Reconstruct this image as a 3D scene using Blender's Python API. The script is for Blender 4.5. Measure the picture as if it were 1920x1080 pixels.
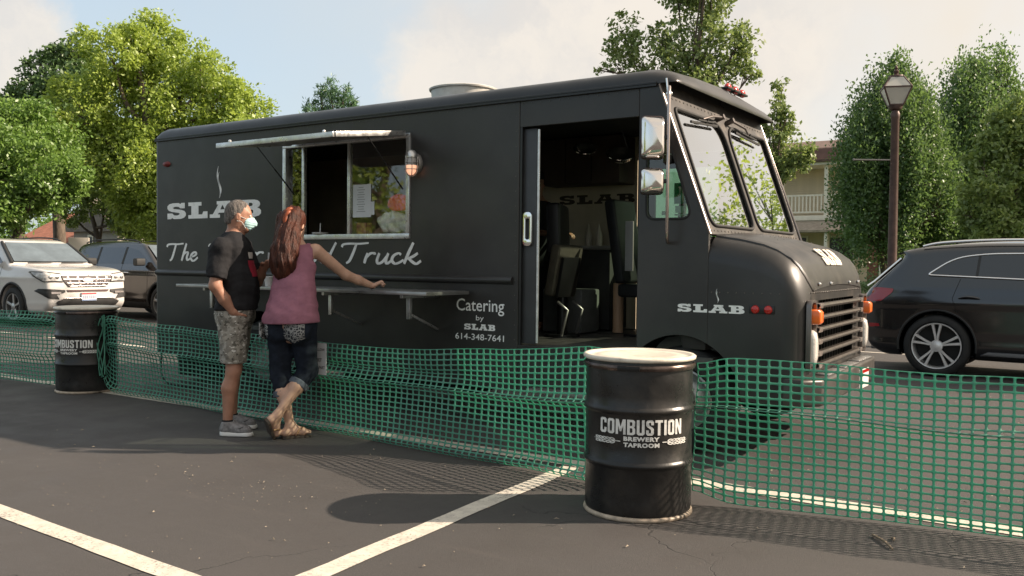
import bpy, bmesh, math, random
import numpy as np
from mathutils import Vector, Matrix
from mathutils.geometry import tessellate_polygon

for _o in list(bpy.data.objects):
    bpy.data.objects.remove(_o)
SC = bpy.context.scene
COL = SC.collection
RND = random.Random(7)
RNG = np.random.default_rng(11)
PI = math.pi

# ------------------------------------------------------------------ camera
cam_d = bpy.data.cameras.new('camera')
cam = bpy.data.objects.new('camera', cam_d)
COL.objects.link(cam)
SC.camera = cam
FW = Vector((-0.5599958, 0.82802938, -0.02778583))
RT = Vector((0.82814651, 0.56041832, 0.01023064))
UP = Vector((-0.02404296, 0.01728162, 0.99956154))
m = Matrix.Identity(4)
for i in range(3):
    m[i][0], m[i][1], m[i][2] = RT[i], UP[i], -FW[i]
m.translation = (0, 0, 1.36)
cam.matrix_world = m
cam_d.sensor_width = 36.0
cam_d.lens = 1676.985 / 1920 * 36.0
cam_d.clip_end = 3000
cam_d.clip_start = 0.05

# ------------------------------------------------------------------ light
SUN_EL = math.radians(31.5)
SUN_AZ = Vector((0.815, 0.58, 0)).normalized()          # horizontal direction towards the sun
SUN_DIR = Vector((SUN_AZ.x * math.cos(SUN_EL), SUN_AZ.y * math.cos(SUN_EL), math.sin(SUN_EL)))
sun_d = bpy.data.lights.new('sun', 'SUN')
sun_d.energy = 3.75
sun_d.angle = math.radians(0.6)
sun_d.color = (1.0, 0.83, 0.66)
sun = bpy.data.objects.new('sun', sun_d)
COL.objects.link(sun)
sun.rotation_euler = SUN_DIR.to_track_quat('Z', 'Y').to_euler()
sun.location = (20, 14, 25)

SC.view_settings.view_transform = 'Standard'
SC.view_settings.look = 'None'
SC.view_settings.exposure = 1.32
SC.view_settings.gamma = 1.0
SC.view_settings.use_curve_mapping = False

world = bpy.data.worlds.new('World')
SC.world = world
world.use_nodes = True


class NT:
    """tiny node-tree helper"""
    def __init__(s, tree):
        s.t = tree
        s.n = tree.nodes
        s.l = tree.links

    def node(s, typ, ins=None, **kw):
        nd = s.n.new(typ)
        for k, v in kw.items():
            setattr(nd, k, v)
        for k, v in (ins or {}).items():
            s.set(nd.inputs[k], v)
        return nd

    def set(s, sock, v):
        if isinstance(v, bpy.types.NodeSocket):
            s.l.new(v, sock)
        elif isinstance(v, bpy.types.Node):
            s.l.new(v.outputs[0], sock)
        else:
            if isinstance(v, (tuple, list)) and len(v) == 3 and sock.type == 'RGBA':
                v = (*v, 1)
            sock.default_value = v

    def math(s, op, a, b=0.0, clamp=False):
        nd = s.node('ShaderNodeMath', operation=op, use_clamp=clamp)
        s.set(nd.inputs[0], a)
        s.set(nd.inputs[1], b)
        return nd.outputs[0]

    def noise(s, vec, scale, detail=4, rough=0.55, out='Fac'):
        nd = s.node('ShaderNodeTexNoise', {'Scale': scale, 'Detail': detail, 'Roughness': rough})
        if vec is not None:
            s.set(nd.inputs['Vector'], vec)
        return nd.outputs[out]

    def mix(s, fac, a, b):
        nd = s.node('ShaderNodeMix', data_type='RGBA')
        s.set(nd.inputs[0], fac)
        s.set(nd.inputs[6], a)
        s.set(nd.inputs[7], b)
        return nd.outputs[2]

    def ramp(s, fac, lo, hi, a=0.0, b=1.0):
        nd = s.node('ShaderNodeMapRange', {'From Min': lo, 'From Max': hi, 'To Min': a, 'To Max': b})
        nd.interpolation_type = 'SMOOTHSTEP'
        s.set(nd.inputs[0], fac)
        return nd.outputs[0]


def build_world():
    t = NT(world.node_tree)
    t.n.clear()
    out = t.node('ShaderNodeOutputWorld')
    sky = t.node('ShaderNodeTexSky', sky_type='NISHITA', sun_disc=False)
    sky.sun_elevation = SUN_EL
    sky.sun_rotation = math.atan2(SUN_AZ.x, SUN_AZ.y)
    sky.altitude = 250
    sky.air_density = 1.0
    sky.dust_density = 3.2
    sky.ozone_density = 1.2
    co = t.node('ShaderNodeTexCoord').outputs['Generated']
    # thin evening veil: brighter and warmer towards the sun's side, as in the hazy air of the picture
    dt = t.node('ShaderNodeVectorMath', operation='DOT_PRODUCT')
    t.set(dt.inputs[0], co)
    dt.inputs[1].default_value = SUN_DIR
    veil_n = t.noise(co, 2.2, 5, 0.6)
    veil = t.ramp(dt.outputs['Value'], -0.45, 0.6, 0.74, 0.96)
    veil = t.math('MULTIPLY', veil, t.ramp(veil_n, 0.2, 0.75, 0.75, 1.12), clamp=True)
    bluev = (2.36, 2.70, 2.84, 1)
    warmv = (3.36, 3.06, 2.66, 1)
    vc = t.mix(t.ramp(dt.outputs['Value'], -0.25, 0.55), bluev, warmv)
    base = t.mix(veil, sky.outputs[0], vc)
    # cumulus heaps
    warp = t.node('ShaderNodeTexNoise', {'Scale': 7.0, 'Detail': 7, 'Roughness': 0.62})
    t.set(warp.inputs['Vector'], co)
    off = t.node('ShaderNodeVectorMath', operation='MULTIPLY_ADD')
    t.set(off.inputs[0], warp.outputs['Color'])
    off.inputs[1].default_value = (0.17, 0.17, 0.17)
    t.set(off.inputs[2], co)
    cov = None
    lumps = [((870, 120), 0.085), ((940, 150), 0.07), ((1010, 90), 0.10), ((1120, 70), 0.12), ((1230, 40), 0.12), ((800, 165), 0.05),
             ((1330, 120), 0.14), ((20, 40), 0.05), ((30, 105), 0.045), ((-60, 90), 0.08), ((1060, 190), 0.10)]
    for (px, py), r in lumps:
        d = (FW * 1676.985 + RT * (px - 960) - UP * (py - 540)).normalized() + Vector((0.085, 0.085, 0.085))
        ds = t.node('ShaderNodeVectorMath', operation='DISTANCE')
        t.set(ds.inputs[0], off.outputs[0])
        ds.inputs[1].default_value = d
        v = t.ramp(ds.outputs['Value'], r * 0.45, r * 1.25, 1.0, 0.0)
        cov = v if cov is None else t.math('MAXIMUM', cov, v)
    shade = t.noise(off.outputs[0], 9.0, 5, 0.6)
    cc = t.mix(t.ramp(shade, 0.35, 0.65), (2.95, 2.80, 2.65, 1), (3.5, 3.2, 2.84, 1))
    col = t.mix(t.math('MULTIPLY', cov, 0.85), base, cc)
    bg = t.node('ShaderNodeBackground', {'Color': col, 'Strength': 0.108})
    t.l.new(bg.outputs[0], out.inputs[0])


build_world()

# ------------------------------------------------------------------ object helpers
WM = {}


def tag(o, label=None, cat=None, group=None, kind=None):
    if label:
        o['label'] = label
    if cat:
        o['category'] = cat
    if group:
        o['group'] = group
    if kind:
        o['kind'] = kind
    return o


def empty(name, loc, label=None, cat=None, group=None, rz=0.0):
    o = bpy.data.objects.new(name, None)
    COL.objects.link(o)
    o.location = loc
    o.rotation_euler = (0, 0, rz)
    o.empty_display_size = 0.2
    WM[o.name] = Matrix.Translation(loc) @ Matrix.Rotation(rz, 4, 'Z')
    return tag(o, label, cat, group)


def link_mesh(name, me, mat, parent=None, origin=None, smooth=None):
    n = len(me.vertices)
    co = np.empty(n * 3, np.float32)
    me.vertices.foreach_get('co', co)
    co = co.reshape(-1, 3)
    if n:
        if origin is None:
            lo, hi = co.min(0), co.max(0)
            c = (lo + hi) / 2
            if parent is None:
                c[2] = lo[2]
        else:
            c = np.array(origin, np.float32)
        co -= c
        me.vertices.foreach_set('co', co.ravel())
    else:
        c = np.zeros(3)
    me.update()
    o = bpy.data.objects.new(name, me)
    COL.objects.link(o)
    o.location = [float(x) for x in c]
    if mat is not None and not me.materials:
        for mm in (mat if isinstance(mat, (list, tuple)) else [mat]):
            me.materials.append(mm)
    WM[o.name] = Matrix.Translation(o.location)
    if parent is not None:
        o.parent = parent
        o.matrix_parent_inverse = WM[parent.name].inverted()
    if smooth is not None:
        shade(o, smooth)
    return o


def shade(o, ang=40):
    me = o.data
    n = len(me.polygons)
    me.polygons.foreach_set('use_smooth', np.ones(n, bool))
    if ang < 180:
        bm = bmesh.new()
        bm.from_mesh(me)
        lim = math.radians(ang)
        for e in bm.edges:
            if len(e.link_faces) == 2:
                if e.calc_face_angle(0) > lim:
                    e.smooth = False
        bm.to_mesh(me)
        bm.free()


def np_mesh(name, V, F):
    """V (n,3), F (m,k) constant k"""
    me = bpy.data.meshes.new(name)
    V = np.asarray(V, np.float32)
    F = np.asarray(F, np.int32)
    me.vertices.add(len(V))
    me.vertices.foreach_set('co', V.ravel())
    k = F.shape[1]
    me.loops.add(F.size)
    me.loops.foreach_set('vertex_index', F.ravel())
    me.polygons.add(len(F))
    me.polygons.foreach_set('loop_start', np.arange(0, F.size, k, dtype=np.int32))
    me.update(calc_edges=True)
    return me


class MB:
    """collects shapes, then builds one mesh object"""
    def __init__(s):
        s.v = []
        s.f = []

    def add(s, vs, fs):
        b = len(s.v)
        s.v += [tuple(v) for v in vs]
        s.f += [tuple(i + b for i in f) for f in fs]
        return s

    def box(s, x0, x1, y0, y1, z0, z1):
        vs = [(x, y, z) for x in (x0, x1) for y in (y0, y1) for z in (z0, z1)]
        return s.add(vs, [(0, 1, 3, 2), (4, 6, 7, 5), (0, 4, 5, 1), (2, 3, 7, 6), (0, 2, 6, 4), (1, 5, 7, 3)])

    def obox(s, M, sx, sy, sz):
        vs = [M @ Vector((x * sx / 2, y * sy / 2, z * sz / 2)) for x in (-1, 1) for y in (-1, 1) for z in (-1, 1)]
        return s.add(vs, [(0, 1, 3, 2), (4, 6, 7, 5), (0, 4, 5, 1), (2, 3, 7, 6), (0, 2, 6, 4), (1, 5, 7, 3)])

    def bar(s, p, q, w, h, up=(0, 0, 1)):
        p, q = Vector(p), Vector(q)
        d = (q - p)
        L = d.length
        x = d / L
        y = Vector(up).cross(x)
        if y.length < 1e-4:
            y = Vector((0, 1, 0)).cross(x)
        y.normalize()
        z = x.cross(y)
        M = Matrix(((x.x, y.x, z.x, 0), (x.y, y.y, z.y, 0), (x.z, y.z, z.z, 0), (0, 0, 0, 1)))
        M.translation = (p + q) / 2
        return s.obox(M, L, w, h)

    def ring(s, c, ax, r, n, ph=0):
        ax = Vector(ax).normalized()
        a = ax.orthogonal().normalized()
        b = ax.cross(a)
        return [Vector(c) + a * (math.cos(ph + 2 * PI * i / n) * r) + b * (math.sin(ph + 2 * PI * i / n) * r) for i in range(n)]

    def cyl(s, p, q, r, r2=None, n=16, caps=True):
        p, q = Vector(p), Vector(q)
        r2 = r if r2 is None else r2
        d = q - p
        A = s.ring(p, d, r, n)
        B = s.ring(q, d, r2, n)
        fs = [(i, (i + 1) % n, n + (i + 1) % n, n + i) for i in range(n)]
        if caps:
            fs += [tuple(range(n - 1, -1, -1)), tuple(range(n, 2 * n))]
        return s.add(A + B, fs)

    def tube(s, pts, r, n=8, caps=True):
        pts = [Vector(p) for p in pts]
        rs = r if isinstance(r, (list, tuple)) else [r] * len(pts)
        rings = []
        a = None
        for i, p in enumerate(pts):
            t = (pts[min(i + 1, len(pts) - 1)] - pts[max(i - 1, 0)])
            if t.length < 1e-9:
                t = Vector((0, 0, 1))
            t.normalize()
            a = t.orthogonal().normalized() if a is None else (a - t * a.dot(t)).normalized()
            b = t.cross(a)
            rings.append([p + a * (math.cos(2 * PI * k / n) * rs[i]) + b * (math.sin(2 * PI * k / n) * rs[i]) for k in range(n)])
        vs = [v for R in rings for v in R]
        fs = []
        for i in range(len(pts) - 1):
            for k in range(n):
                fs.append((i * n + k, i * n + (k + 1) % n, (i + 1) * n + (k + 1) % n, (i + 1) * n + k))
        if caps:
            fs += [tuple(range(n - 1, -1, -1)), tuple(range((len(pts) - 1) * n, len(pts) * n))]
        return s.add(vs, fs)

    def lathe(s, prof, n=32, M=None, closed=False, caps=True):
        """prof [(r,z)] round local z"""
        M = M or Matrix.Identity(4)
        vs = []
        fs = []
        k = len(prof)
        for i in range(n):
            c, q = math.cos(2 * PI * i / n), math.sin(2 * PI * i / n)
            vs += [M @ Vector((r * c, r * q, z)) for r, z in prof]
        for i in range(n):
            j = (i + 1) % n
            for a in range(k - 1 if not closed else k):
                b = (a + 1) % k
                fs.append((i * k + a, j * k + a, j * k + b, i * k + b))
        if not closed and caps:
            if prof[0][0] > 1e-6:
                fs.append(tuple(i * k for i in range(n - 1, -1, -1)))
            if prof[-1][0] > 1e-6:
                fs.append(tuple(i * k + k - 1 for i in range(n)))
        return s.add(vs, fs)

    def loft(s, secs, closed=False, cap0=False, cap1=False):
        k = len(secs[0])
        vs = [v for S_ in secs for v in S_]
        fs = []
        for i in range(len(secs) - 1):
            for a in range(k if closed else k - 1):
                b = (a + 1) % k
                fs.append((i * k + a, i * k + b, (i + 1) * k + b, (i + 1) * k + a))
        if cap0:
            fs.append(tuple(range(k - 1, -1, -1)))
        if cap1:
            o = (len(secs) - 1) * k
            fs.append(tuple(range(o, o + k)))
        return s.add(vs, fs)

    def plate(s, loops, fn, t):
        """2D loops (outer + holes) -> solid plate; fn(a,b,d) maps plane coords and depth d to 3D"""
        polys = [[Vector((a, b, 0)) for a, b in L] for L in loops]
        tri = tessellate_polygon(polys)
        flat = [p for L in loops for p in L]
        n = len(flat)
        vs = [fn(a, b, 0) for a, b in flat] + [fn(a, b, t) for a, b in flat]
        fs = [tuple(x) for x in tri] + [tuple(x + n for x in reversed(x3)) for x3 in tri]
        o = 0
        for L in loops:
            k = len(L)
            for i in range(k):
                j = (i + 1) % k
                fs.append((o + i, o + j, n + o + j, n + o + i))
            o += k
        return s.add(vs, fs)

    def sphere(s, c, r, n=12, mrings=8, sx=1, sy=1, sz=1):
        prof = [(math.sin(PI * i / mrings) * r, -math.cos(PI * i / mrings) * r) for i in range(mrings + 1)]
        prof[0] = (0, -r)
        prof[-1] = (0, r)
        M = Matrix.Translation(c) @ Matrix.Diagonal((sx, sy, sz, 1))
        return s.lathe(prof, n, M)

    def build(s, name, mat, parent=None, smooth=None, bevel=0, seg=2, origin=None, fix=True, merge=False):
        me = bpy.data.meshes.new(name)
        me.from_pydata(s.v, [], s.f)
        if fix or bevel or merge:
            bm = bmesh.new()
            bm.from_mesh(me)
            if merge:
                bmesh.ops.remove_doubles(bm, verts=bm.verts, dist=1e-5)
            dg = [f for f in bm.faces if f.calc_area() < 1e-12]
            if dg:
                bmesh.ops.delete(bm, geom=dg, context='FACES_ONLY')
            bmesh.ops.recalc_face_normals(bm, faces=bm.faces)
            if bevel:
                es = [e for e in bm.edges if len(e.link_faces) == 2 and e.calc_face_angle(0) > 0.6]
                bmesh.ops.bevel(bm, geom=es, offset=bevel, segments=seg, profile=0.6, affect='EDGES', clamp_overlap=True)
            bm.to_mesh(me)
            bm.free()
        o = link_mesh(name, me, mat, parent, origin)
        if smooth is None and bevel:
            smooth = 35
        if smooth:
            shade(o, smooth)
        return o


def copy_tree(o, parent=None):
    c = o.copy()
    COL.objects.link(c)
    if parent is not None:
        c.parent = parent
    for ch in list(o.children):
        copy_tree(ch, c)
    return c


def rrect(x0, x1, y0, y1, r, n=5):
    if not isinstance(r, (list, tuple)):
        r = [r] * 4
    pts = []
    for (cx, cy, a0), rr in zip(((x1 - r[0], y1 - r[0], 0), (x0 + r[1], y1 - r[1], 90), (x0 + r[2], y0 + r[2], 180), (x1 - r[3], y0 + r[3], 270)), r):
        for i in range(n + 1):
            a = math.radians(a0 + 90 * i / n)
            pts.append((cx + rr * math.cos(a), cy + rr * math.sin(a)))
    return pts


def round_poly(P, r, n=5):
    """round the corners of a polygon"""
    out = []
    N = len(P)
    for i in range(N):
        p = Vector(P[i]).to_2d()
        a = (Vector(P[i - 1]).to_2d() - p)
        b = (Vector(P[(i + 1) % N]).to_2d() - p)
        rr = r[i] if isinstance(r, (list, tuple)) else r
        la = min(rr, a.length * 0.49)
        lb = min(rr, b.length * 0.49)
        A = p + a.normalized() * la
        B = p + b.normalized() * lb
        for k in range(n + 1):
            t = k / n
            q = A * (1 - t) ** 2 + p * 2 * t * (1 - t) + B * t * t
            out.append((q.x, q.y))
    return out


def catmull(P, n=6):
    P = [np.array(p, float) for p in P]
    out = []
    for i in range(len(P) - 1):
        p0, p1, p2, p3 = P[max(i - 1, 0)], P[i], P[i + 1], P[min(i + 2, len(P) - 1)]
        for k in range(n):
            t = k / n
            out.append(0.5 * ((2 * p1) + (-p0 + p2) * t + (2 * p0 - 5 * p1 + 4 * p2 - p3) * t * t + (-p0 + 3 * p1 - 3 * p2 + p3) * t ** 3))
    out.append(P[-1])
    return out


# ------------------------------------------------------------------ materials
MATS = {}


def M(name, col=(0.5, 0.5, 0.5), rough=0.5, metal=0.0, var=0.0, vscale=6.0, bump=0.0, bscale=60.0, coat=0.0, spec=0.5,
      dirt=None, dirt_amt=0.0, dscale=3.0, rvar=0.0, stretch=None, emit=None, estr=0.0, alpha=1.0, trans=0.0, ior=1.45):
    if name in MATS:
        return MATS[name]
    mt = bpy.data.materials.new(name)
    mt.use_nodes = True
    t = NT(mt.node_tree)
    p = t.n['Principled BSDF']
    co = t.node('ShaderNodeTexCoord').outputs['Object']
    if stretch:
        mp = t.node('ShaderNodeMapping', {'Scale': stretch})
        t.set(mp.inputs[0], co)
        co = mp.outputs[0]
    c = (*col, 1)
    if var:
        nz = t.noise(co, vscale, 5, 0.6)
        lo = tuple(max(0, x * (1 - var)) for x in col) + (1,)
        hi = tuple(min(1, x * (1 + var)) for x in col) + (1,)
        c = t.mix(t.ramp(nz, 0.28, 0.72), lo, hi)
    if dirt is not None:
        nd = t.noise(co, dscale, 8, 0.68)
        c = t.mix(t.math('MULTIPLY', t.ramp(nd, 0.45, 0.75), dirt_amt), c, (*dirt, 1))
    t.set(p.inputs['Base Color'], c)
    if rvar:
        nr = t.noise(co, vscale * 1.7, 5, 0.6)
        t.set(p.inputs['Roughness'], t.ramp(nr, 0.25, 0.75, max(0.02, rough - rvar), min(1, rough + rvar)))
    else:
        p.inputs['Roughness'].default_value = rough
    p.inputs['Metallic'].default_value = metal
    p.inputs['Coat Weight'].default_value = coat
    p.inputs['Coat Roughness'].default_value = 0.08
    p.inputs['Specular IOR Level'].default_value = spec
    p.inputs['Transmission Weight'].default_value = trans
    p.inputs['IOR'].default_value = ior
    p.inputs['Alpha'].default_value = alpha
    if emit:
        p.inputs['Emission Color'].default_value = (*emit, 1)
        p.inputs['Emission Strength'].default_value = estr
    if bump:
        nb = t.noise(co, bscale, 4, 0.6)
        bp = t.node('ShaderNodeBump', {'Strength': bump, 'Distance': 0.02})
        t.set(bp.inputs['Height'], nb)
        t.set(p.inputs['Normal'], bp.outputs[0])
    MATS[name] = mt
    return mt


def glass_mat(name, tint=(0.8, 0.9, 0.88), rough=0.02, refl=1.0, f0=0.06):
    """thin glazing: a mirror-like film over a see-through sheet"""
    if name in MATS:
        return MATS[name]
    mt = bpy.data.materials.new(name)
    mt.use_nodes = True
    t = NT(mt.node_tree)
    t.n.remove(t.n['Principled BSDF'])
    out = t.n['Material Output']
    g = t.node('ShaderNodeBsdfGlossy', {'Color': (1, 1, 1, 1), 'Roughness': rough})
    tr = t.node('ShaderNodeBsdfTransparent', {'Color': (*tint, 1)})
    lw = t.node('ShaderNodeFresnel', {'IOR': 1.5})
    g_ = t.node('ShaderNodeNewGeometry')
    f = t.math('ADD', t.math('MULTIPLY', lw.outputs[0], refl), f0, clamp=True)
    f = t.math('MULTIPLY', f, t.math('SUBTRACT', 1.0, g_.outputs['Backfacing']))
    mx = t.node('ShaderNodeMixShader')
    t.set(mx.inputs[0], f)
    t.l.new(tr.outputs[0], mx.inputs[1])
    t.l.new(g.outputs[0], mx.inputs[2])
    t.l.new(mx.outputs[0], out.inputs[0])
    MATS[name] = mt
    return mt


LEAFK = 1.42


def leaf_mat(name, c1, c2, trans=0.35, c3=None, nscale=0.9):
    if name in MATS:
        return MATS[name]
    mt = bpy.data.materials.new(name)
    mt.use_nodes = True
    t = NT(mt.node_tree)
    t.n.remove(t.n['Principled BSDF'])
    out = t.n['Material Output']
    g = t.node('ShaderNodeNewGeometry')
    nz = t.noise(g.outputs['Position'], nscale, 3, 0.6)
    f = t.math('ADD', t.math('MULTIPLY', g.outputs['Random Per Island'], 0.6), t.math('MULTIPLY', t.ramp(nz, 0.3, 0.7), 0.4))
    c = t.mix(f, (*[min(0.6, x * LEAFK) for x in c1], 1), (*[min(0.6, x * LEAFK) for x in c2], 1))
    d = t.node('ShaderNodeBsdfDiffuse', {'Color': c})
    tl = t.node('ShaderNodeBsdfTranslucent', {'Color': t.mix(0.45, c, (*(c3 or c2), 1))})
    gl = t.node('ShaderNodeBsdfGlossy', {'Color': (1, 1, 1, 1), 'Roughness': 0.45})
    a = t.node('ShaderNodeMixShader')
    a.inputs[0].default_value = min(0.5, trans + 0.08)
    t.l.new(d.outputs[0], a.inputs[1])
    t.l.new(tl.outputs[0], a.inputs[2])
    b = t.node('ShaderNodeMixShader')
    b.inputs[0].default_value = 0.04
    t.l.new(a.outputs[0], b.inputs[1])
    t.l.new(gl.outputs[0], b.inputs[2])
    t.l.new(b.outputs[0], out.inputs[0])
    MATS[name] = mt
    return mt


# ------------------------------------------------------------------ lettering
def text_geo(txt, size, offset=0.0, spacing=1.0, align='LEFT'):
    cu = bpy.data.curves.new('t', 'FONT')
    cu.body = txt
    cu.size = size
    cu.offset = offset
    cu.space_character = spacing
    cu.align_x = align
    cu.resolution_u = 3
    ob = bpy.data.objects.new('t', cu)
    COL.objects.link(ob)
    bpy.context.view_layer.update()
    dg = bpy.context.evaluated_depsgraph_get()
    me = bpy.data.meshes.new_from_object(ob.evaluated_get(dg))
    V = [tuple(v.co)[:2] for v in me.vertices]
    F = [tuple(p.vertices) for p in me.polygons]
    bpy.data.objects.remove(ob)
    bpy.data.curves.remove(cu)
    bpy.data.meshes.remove(me)
    return V, F


def add_flat(mb, V, F, fn):
    mb.add([fn(x, y) for x, y in V], F)


def fit(V, w=None, h=None):
    a = np.array(V)
    lo, hi = a.min(0), a.max(0)
    sx = w / (hi[0] - lo[0]) if w else None
    sy = h / (hi[1] - lo[1]) if h else None
    sx = sx or sy
    sy = sy or sx
    return [((x - lo[0]) * sx, (y - lo[1]) * sy) for x, y in V]


# slab-serif capitals, unit height, as loops (outer, holes)
SLABL = {
    'S': (1.12, [[(0.06, 0.0), (0.26, 0.0), (0.32, 0.08), (0.42, 0.0), (0.78, 0.0), (0.98, 0.07), (1.08, 0.2), (1.08, 0.36), (1.0, 0.49), (0.82, 0.57),
                  (0.42, 0.64), (0.38, 0.68), (0.40, 0.74), (0.52, 0.78), (0.68, 0.76), (0.78, 0.66), (1.02, 0.66), (1.02, 1.0), (0.84, 1.0), (0.78, 0.93),
                  (0.68, 1.0), (0.36, 1.0), (0.16, 0.94), (0.06, 0.82), (0.06, 0.66), (0.13, 0.54), (0.30, 0.46), (0.70, 0.38), (0.74, 0.34), (0.72, 0.27),
                  (0.60, 0.22), (0.44, 0.23), (0.32, 0.36), (0.06, 0.36)]]),
    'L': (1.12, [[(0.04, 0), (1.06, 0), (1.06, 0.42), (0.84, 0.42), (0.78, 0.24), (0.58, 0.24), (0.58, 0.78), (0.74, 0.78), (0.74, 1), (0.04, 1), (0.04, 0.78), (0.2, 0.78), (0.2, 0.22), (0.04, 0.22)]]),
    'A': (1.34, [[(0, 0), (0.52, 0), (0.52, 0.2), (0.42, 0.2), (0.46, 0.30), (0.84, 0.30), (0.88, 0.2), (0.76, 0.2), (0.76, 0), (1.34, 0), (1.34, 0.22), (1.22, 0.22),
                  (0.98, 0.8), (1.04, 0.8), (1.04, 1), (0.36, 1), (0.36, 0.8), (0.44, 0.8), (0.16, 0.22), (0, 0.22)],
                 [(0.54, 0.5), (0.65, 0.78), (0.77, 0.5)]]),
    'B': (1.2, [[(0.04, 0), (0.84, 0), (1.04, 0.06), (1.14, 0.18), (1.14, 0.36), (1.06, 0.48), (0.96, 0.53), (1.06, 0.6), (1.1, 0.7), (1.08, 0.84), (0.98, 0.95), (0.82, 1.0), (0.04, 1), (0.04, 0.8), (0.2, 0.8), (0.2, 0.2), (0.04, 0.2)],
                [(0.56, 0.62), (0.56, 0.82), (0.68, 0.82), (0.74, 0.77), (0.74, 0.67), (0.68, 0.62)], [(0.56, 0.18), (0.56, 0.42), (0.7, 0.42), (0.77, 0.37), (0.77, 0.24), (0.7, 0.18)]]),
}


def slab_word(mb, x0, x1, z0, z1, fn, t=0.002):
    """SLAB in slab capitals filling the box; fn(a,b,d)"""
    tot = sum(SLABL[c][0] for c in 'SLAB') + 0.06 * 3
    sx = (x1 - x0) / tot
    x = x0
    for c in 'SLAB':
        w, loops = SLABL[c]
        mb.plate([[(x + a * sx, z0 + b * (z1 - z0)) for a, b in L] for L in loops], fn, t)
        x += (w + 0.06) * sx


# condensed block capitals: unit height, width ~0.5
def _oct(x0, x1, y0, y1, c):
    return [(x0 + c, y0), (x1 - c, y0), (x1, y0 + c), (x1, y1 - c), (x1 - c, y1), (x0 + c, y1), (x0, y1 - c), (x0, y0 + c)]


BLK = {
    'C': (0.46, [[(0.46, 0.36), (0.3, 0.36), (0.3, 0.2), (0.26, 0.16), (0.2, 0.16), (0.16, 0.2), (0.16, 0.8), (0.2, 0.84), (0.26, 0.84), (0.3, 0.8), (0.3, 0.66), (0.46, 0.66), (0.46, 0.9), (0.36, 1), (0.1, 1), (0, 0.9), (0, 0.1), (0.1, 0), (0.36, 0), (0.46, 0.1)]]),
    'O': (0.46, [_oct(0, 0.46, 0, 1, 0.1), _oct(0.16, 0.30, 0.16, 0.84, 0.04)]),
    'M': (0.62, [[(0, 0), (0.15, 0), (0.15, 0.6), (0.26, 0.2), (0.36, 0.2), (0.47, 0.6), (0.47, 0), (0.62, 0), (0.62, 1), (0.44, 1), (0.31, 0.5), (0.18, 1), (0, 1)]]),
    'B': (0.48, [[(0, 0), (0.36, 0), (0.48, 0.1), (0.48, 0.42), (0.41, 0.51), (0.47, 0.6), (0.47, 0.9), (0.36, 1), (0, 1)], [(0.16, 0.6), (0.16, 0.85), (0.27, 0.85), (0.31, 0.81), (0.31, 0.64), (0.27, 0.6)], [(0.16, 0.15), (0.16, 0.45), (0.28, 0.45), (0.32, 0.41), (0.32, 0.19), (0.28, 0.15)]]),
    'U': (0.46, [[(0, 1), (0, 0.1), (0.1, 0), (0.36, 0), (0.46, 0.1), (0.46, 1), (0.3, 1), (0.3, 0.2), (0.26, 0.16), (0.2, 0.16), (0.16, 0.2), (0.16, 1)]]),
    'S': (0.46, [[(0.0, 0.34), (0, 0.1), (0.1, 0), (0.36, 0), (0.46, 0.1), (0.46, 0.42), (0.4, 0.5), (0.18, 0.68), (0.16, 0.8), (0.2, 0.85), (0.26, 0.85), (0.3, 0.8), (0.3, 0.68), (0.46, 0.68), (0.46, 0.9), (0.36, 1), (0.1, 1), (0, 0.9), (0, 0.66), (0.06, 0.56), (0.29, 0.38), (0.3, 0.2), (0.26, 0.15), (0.2, 0.15), (0.16, 0.2), (0.16, 0.34)]]),
    'T': (0.48, [[(0.16, 0), (0.32, 0), (0.32, 0.84), (0.48, 0.84), (0.48, 1), (0, 1), (0, 0.84), (0.16, 0.84)]]),
    'I': (0.16, [[(0, 0), (0.16, 0), (0.16, 1), (0, 1)]]),
    'N': (0.5, [[(0, 0), (0.15, 0), (0.15, 0.58), (0.34, 0), (0.5, 0), (0.5, 1), (0.35, 1), (0.35, 0.44), (0.16, 1), (0, 1)]]),
}


def block_word(mb, txt, x0, x1, z0, z1, fn, t=0.0015, gap=0.09):
    tot = sum(BLK[c][0] for c in txt) + gap * (len(txt) - 1)
    sx = (x1 - x0) / tot
    x = x0
    for c in txt:
        w, loops = BLK[c]
        mb.plate([[(x + a * sx, z0 + b * (z1 - z0)) for a, b in L] for L in loops], fn, t)
        x += (w + gap) * sx


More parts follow.
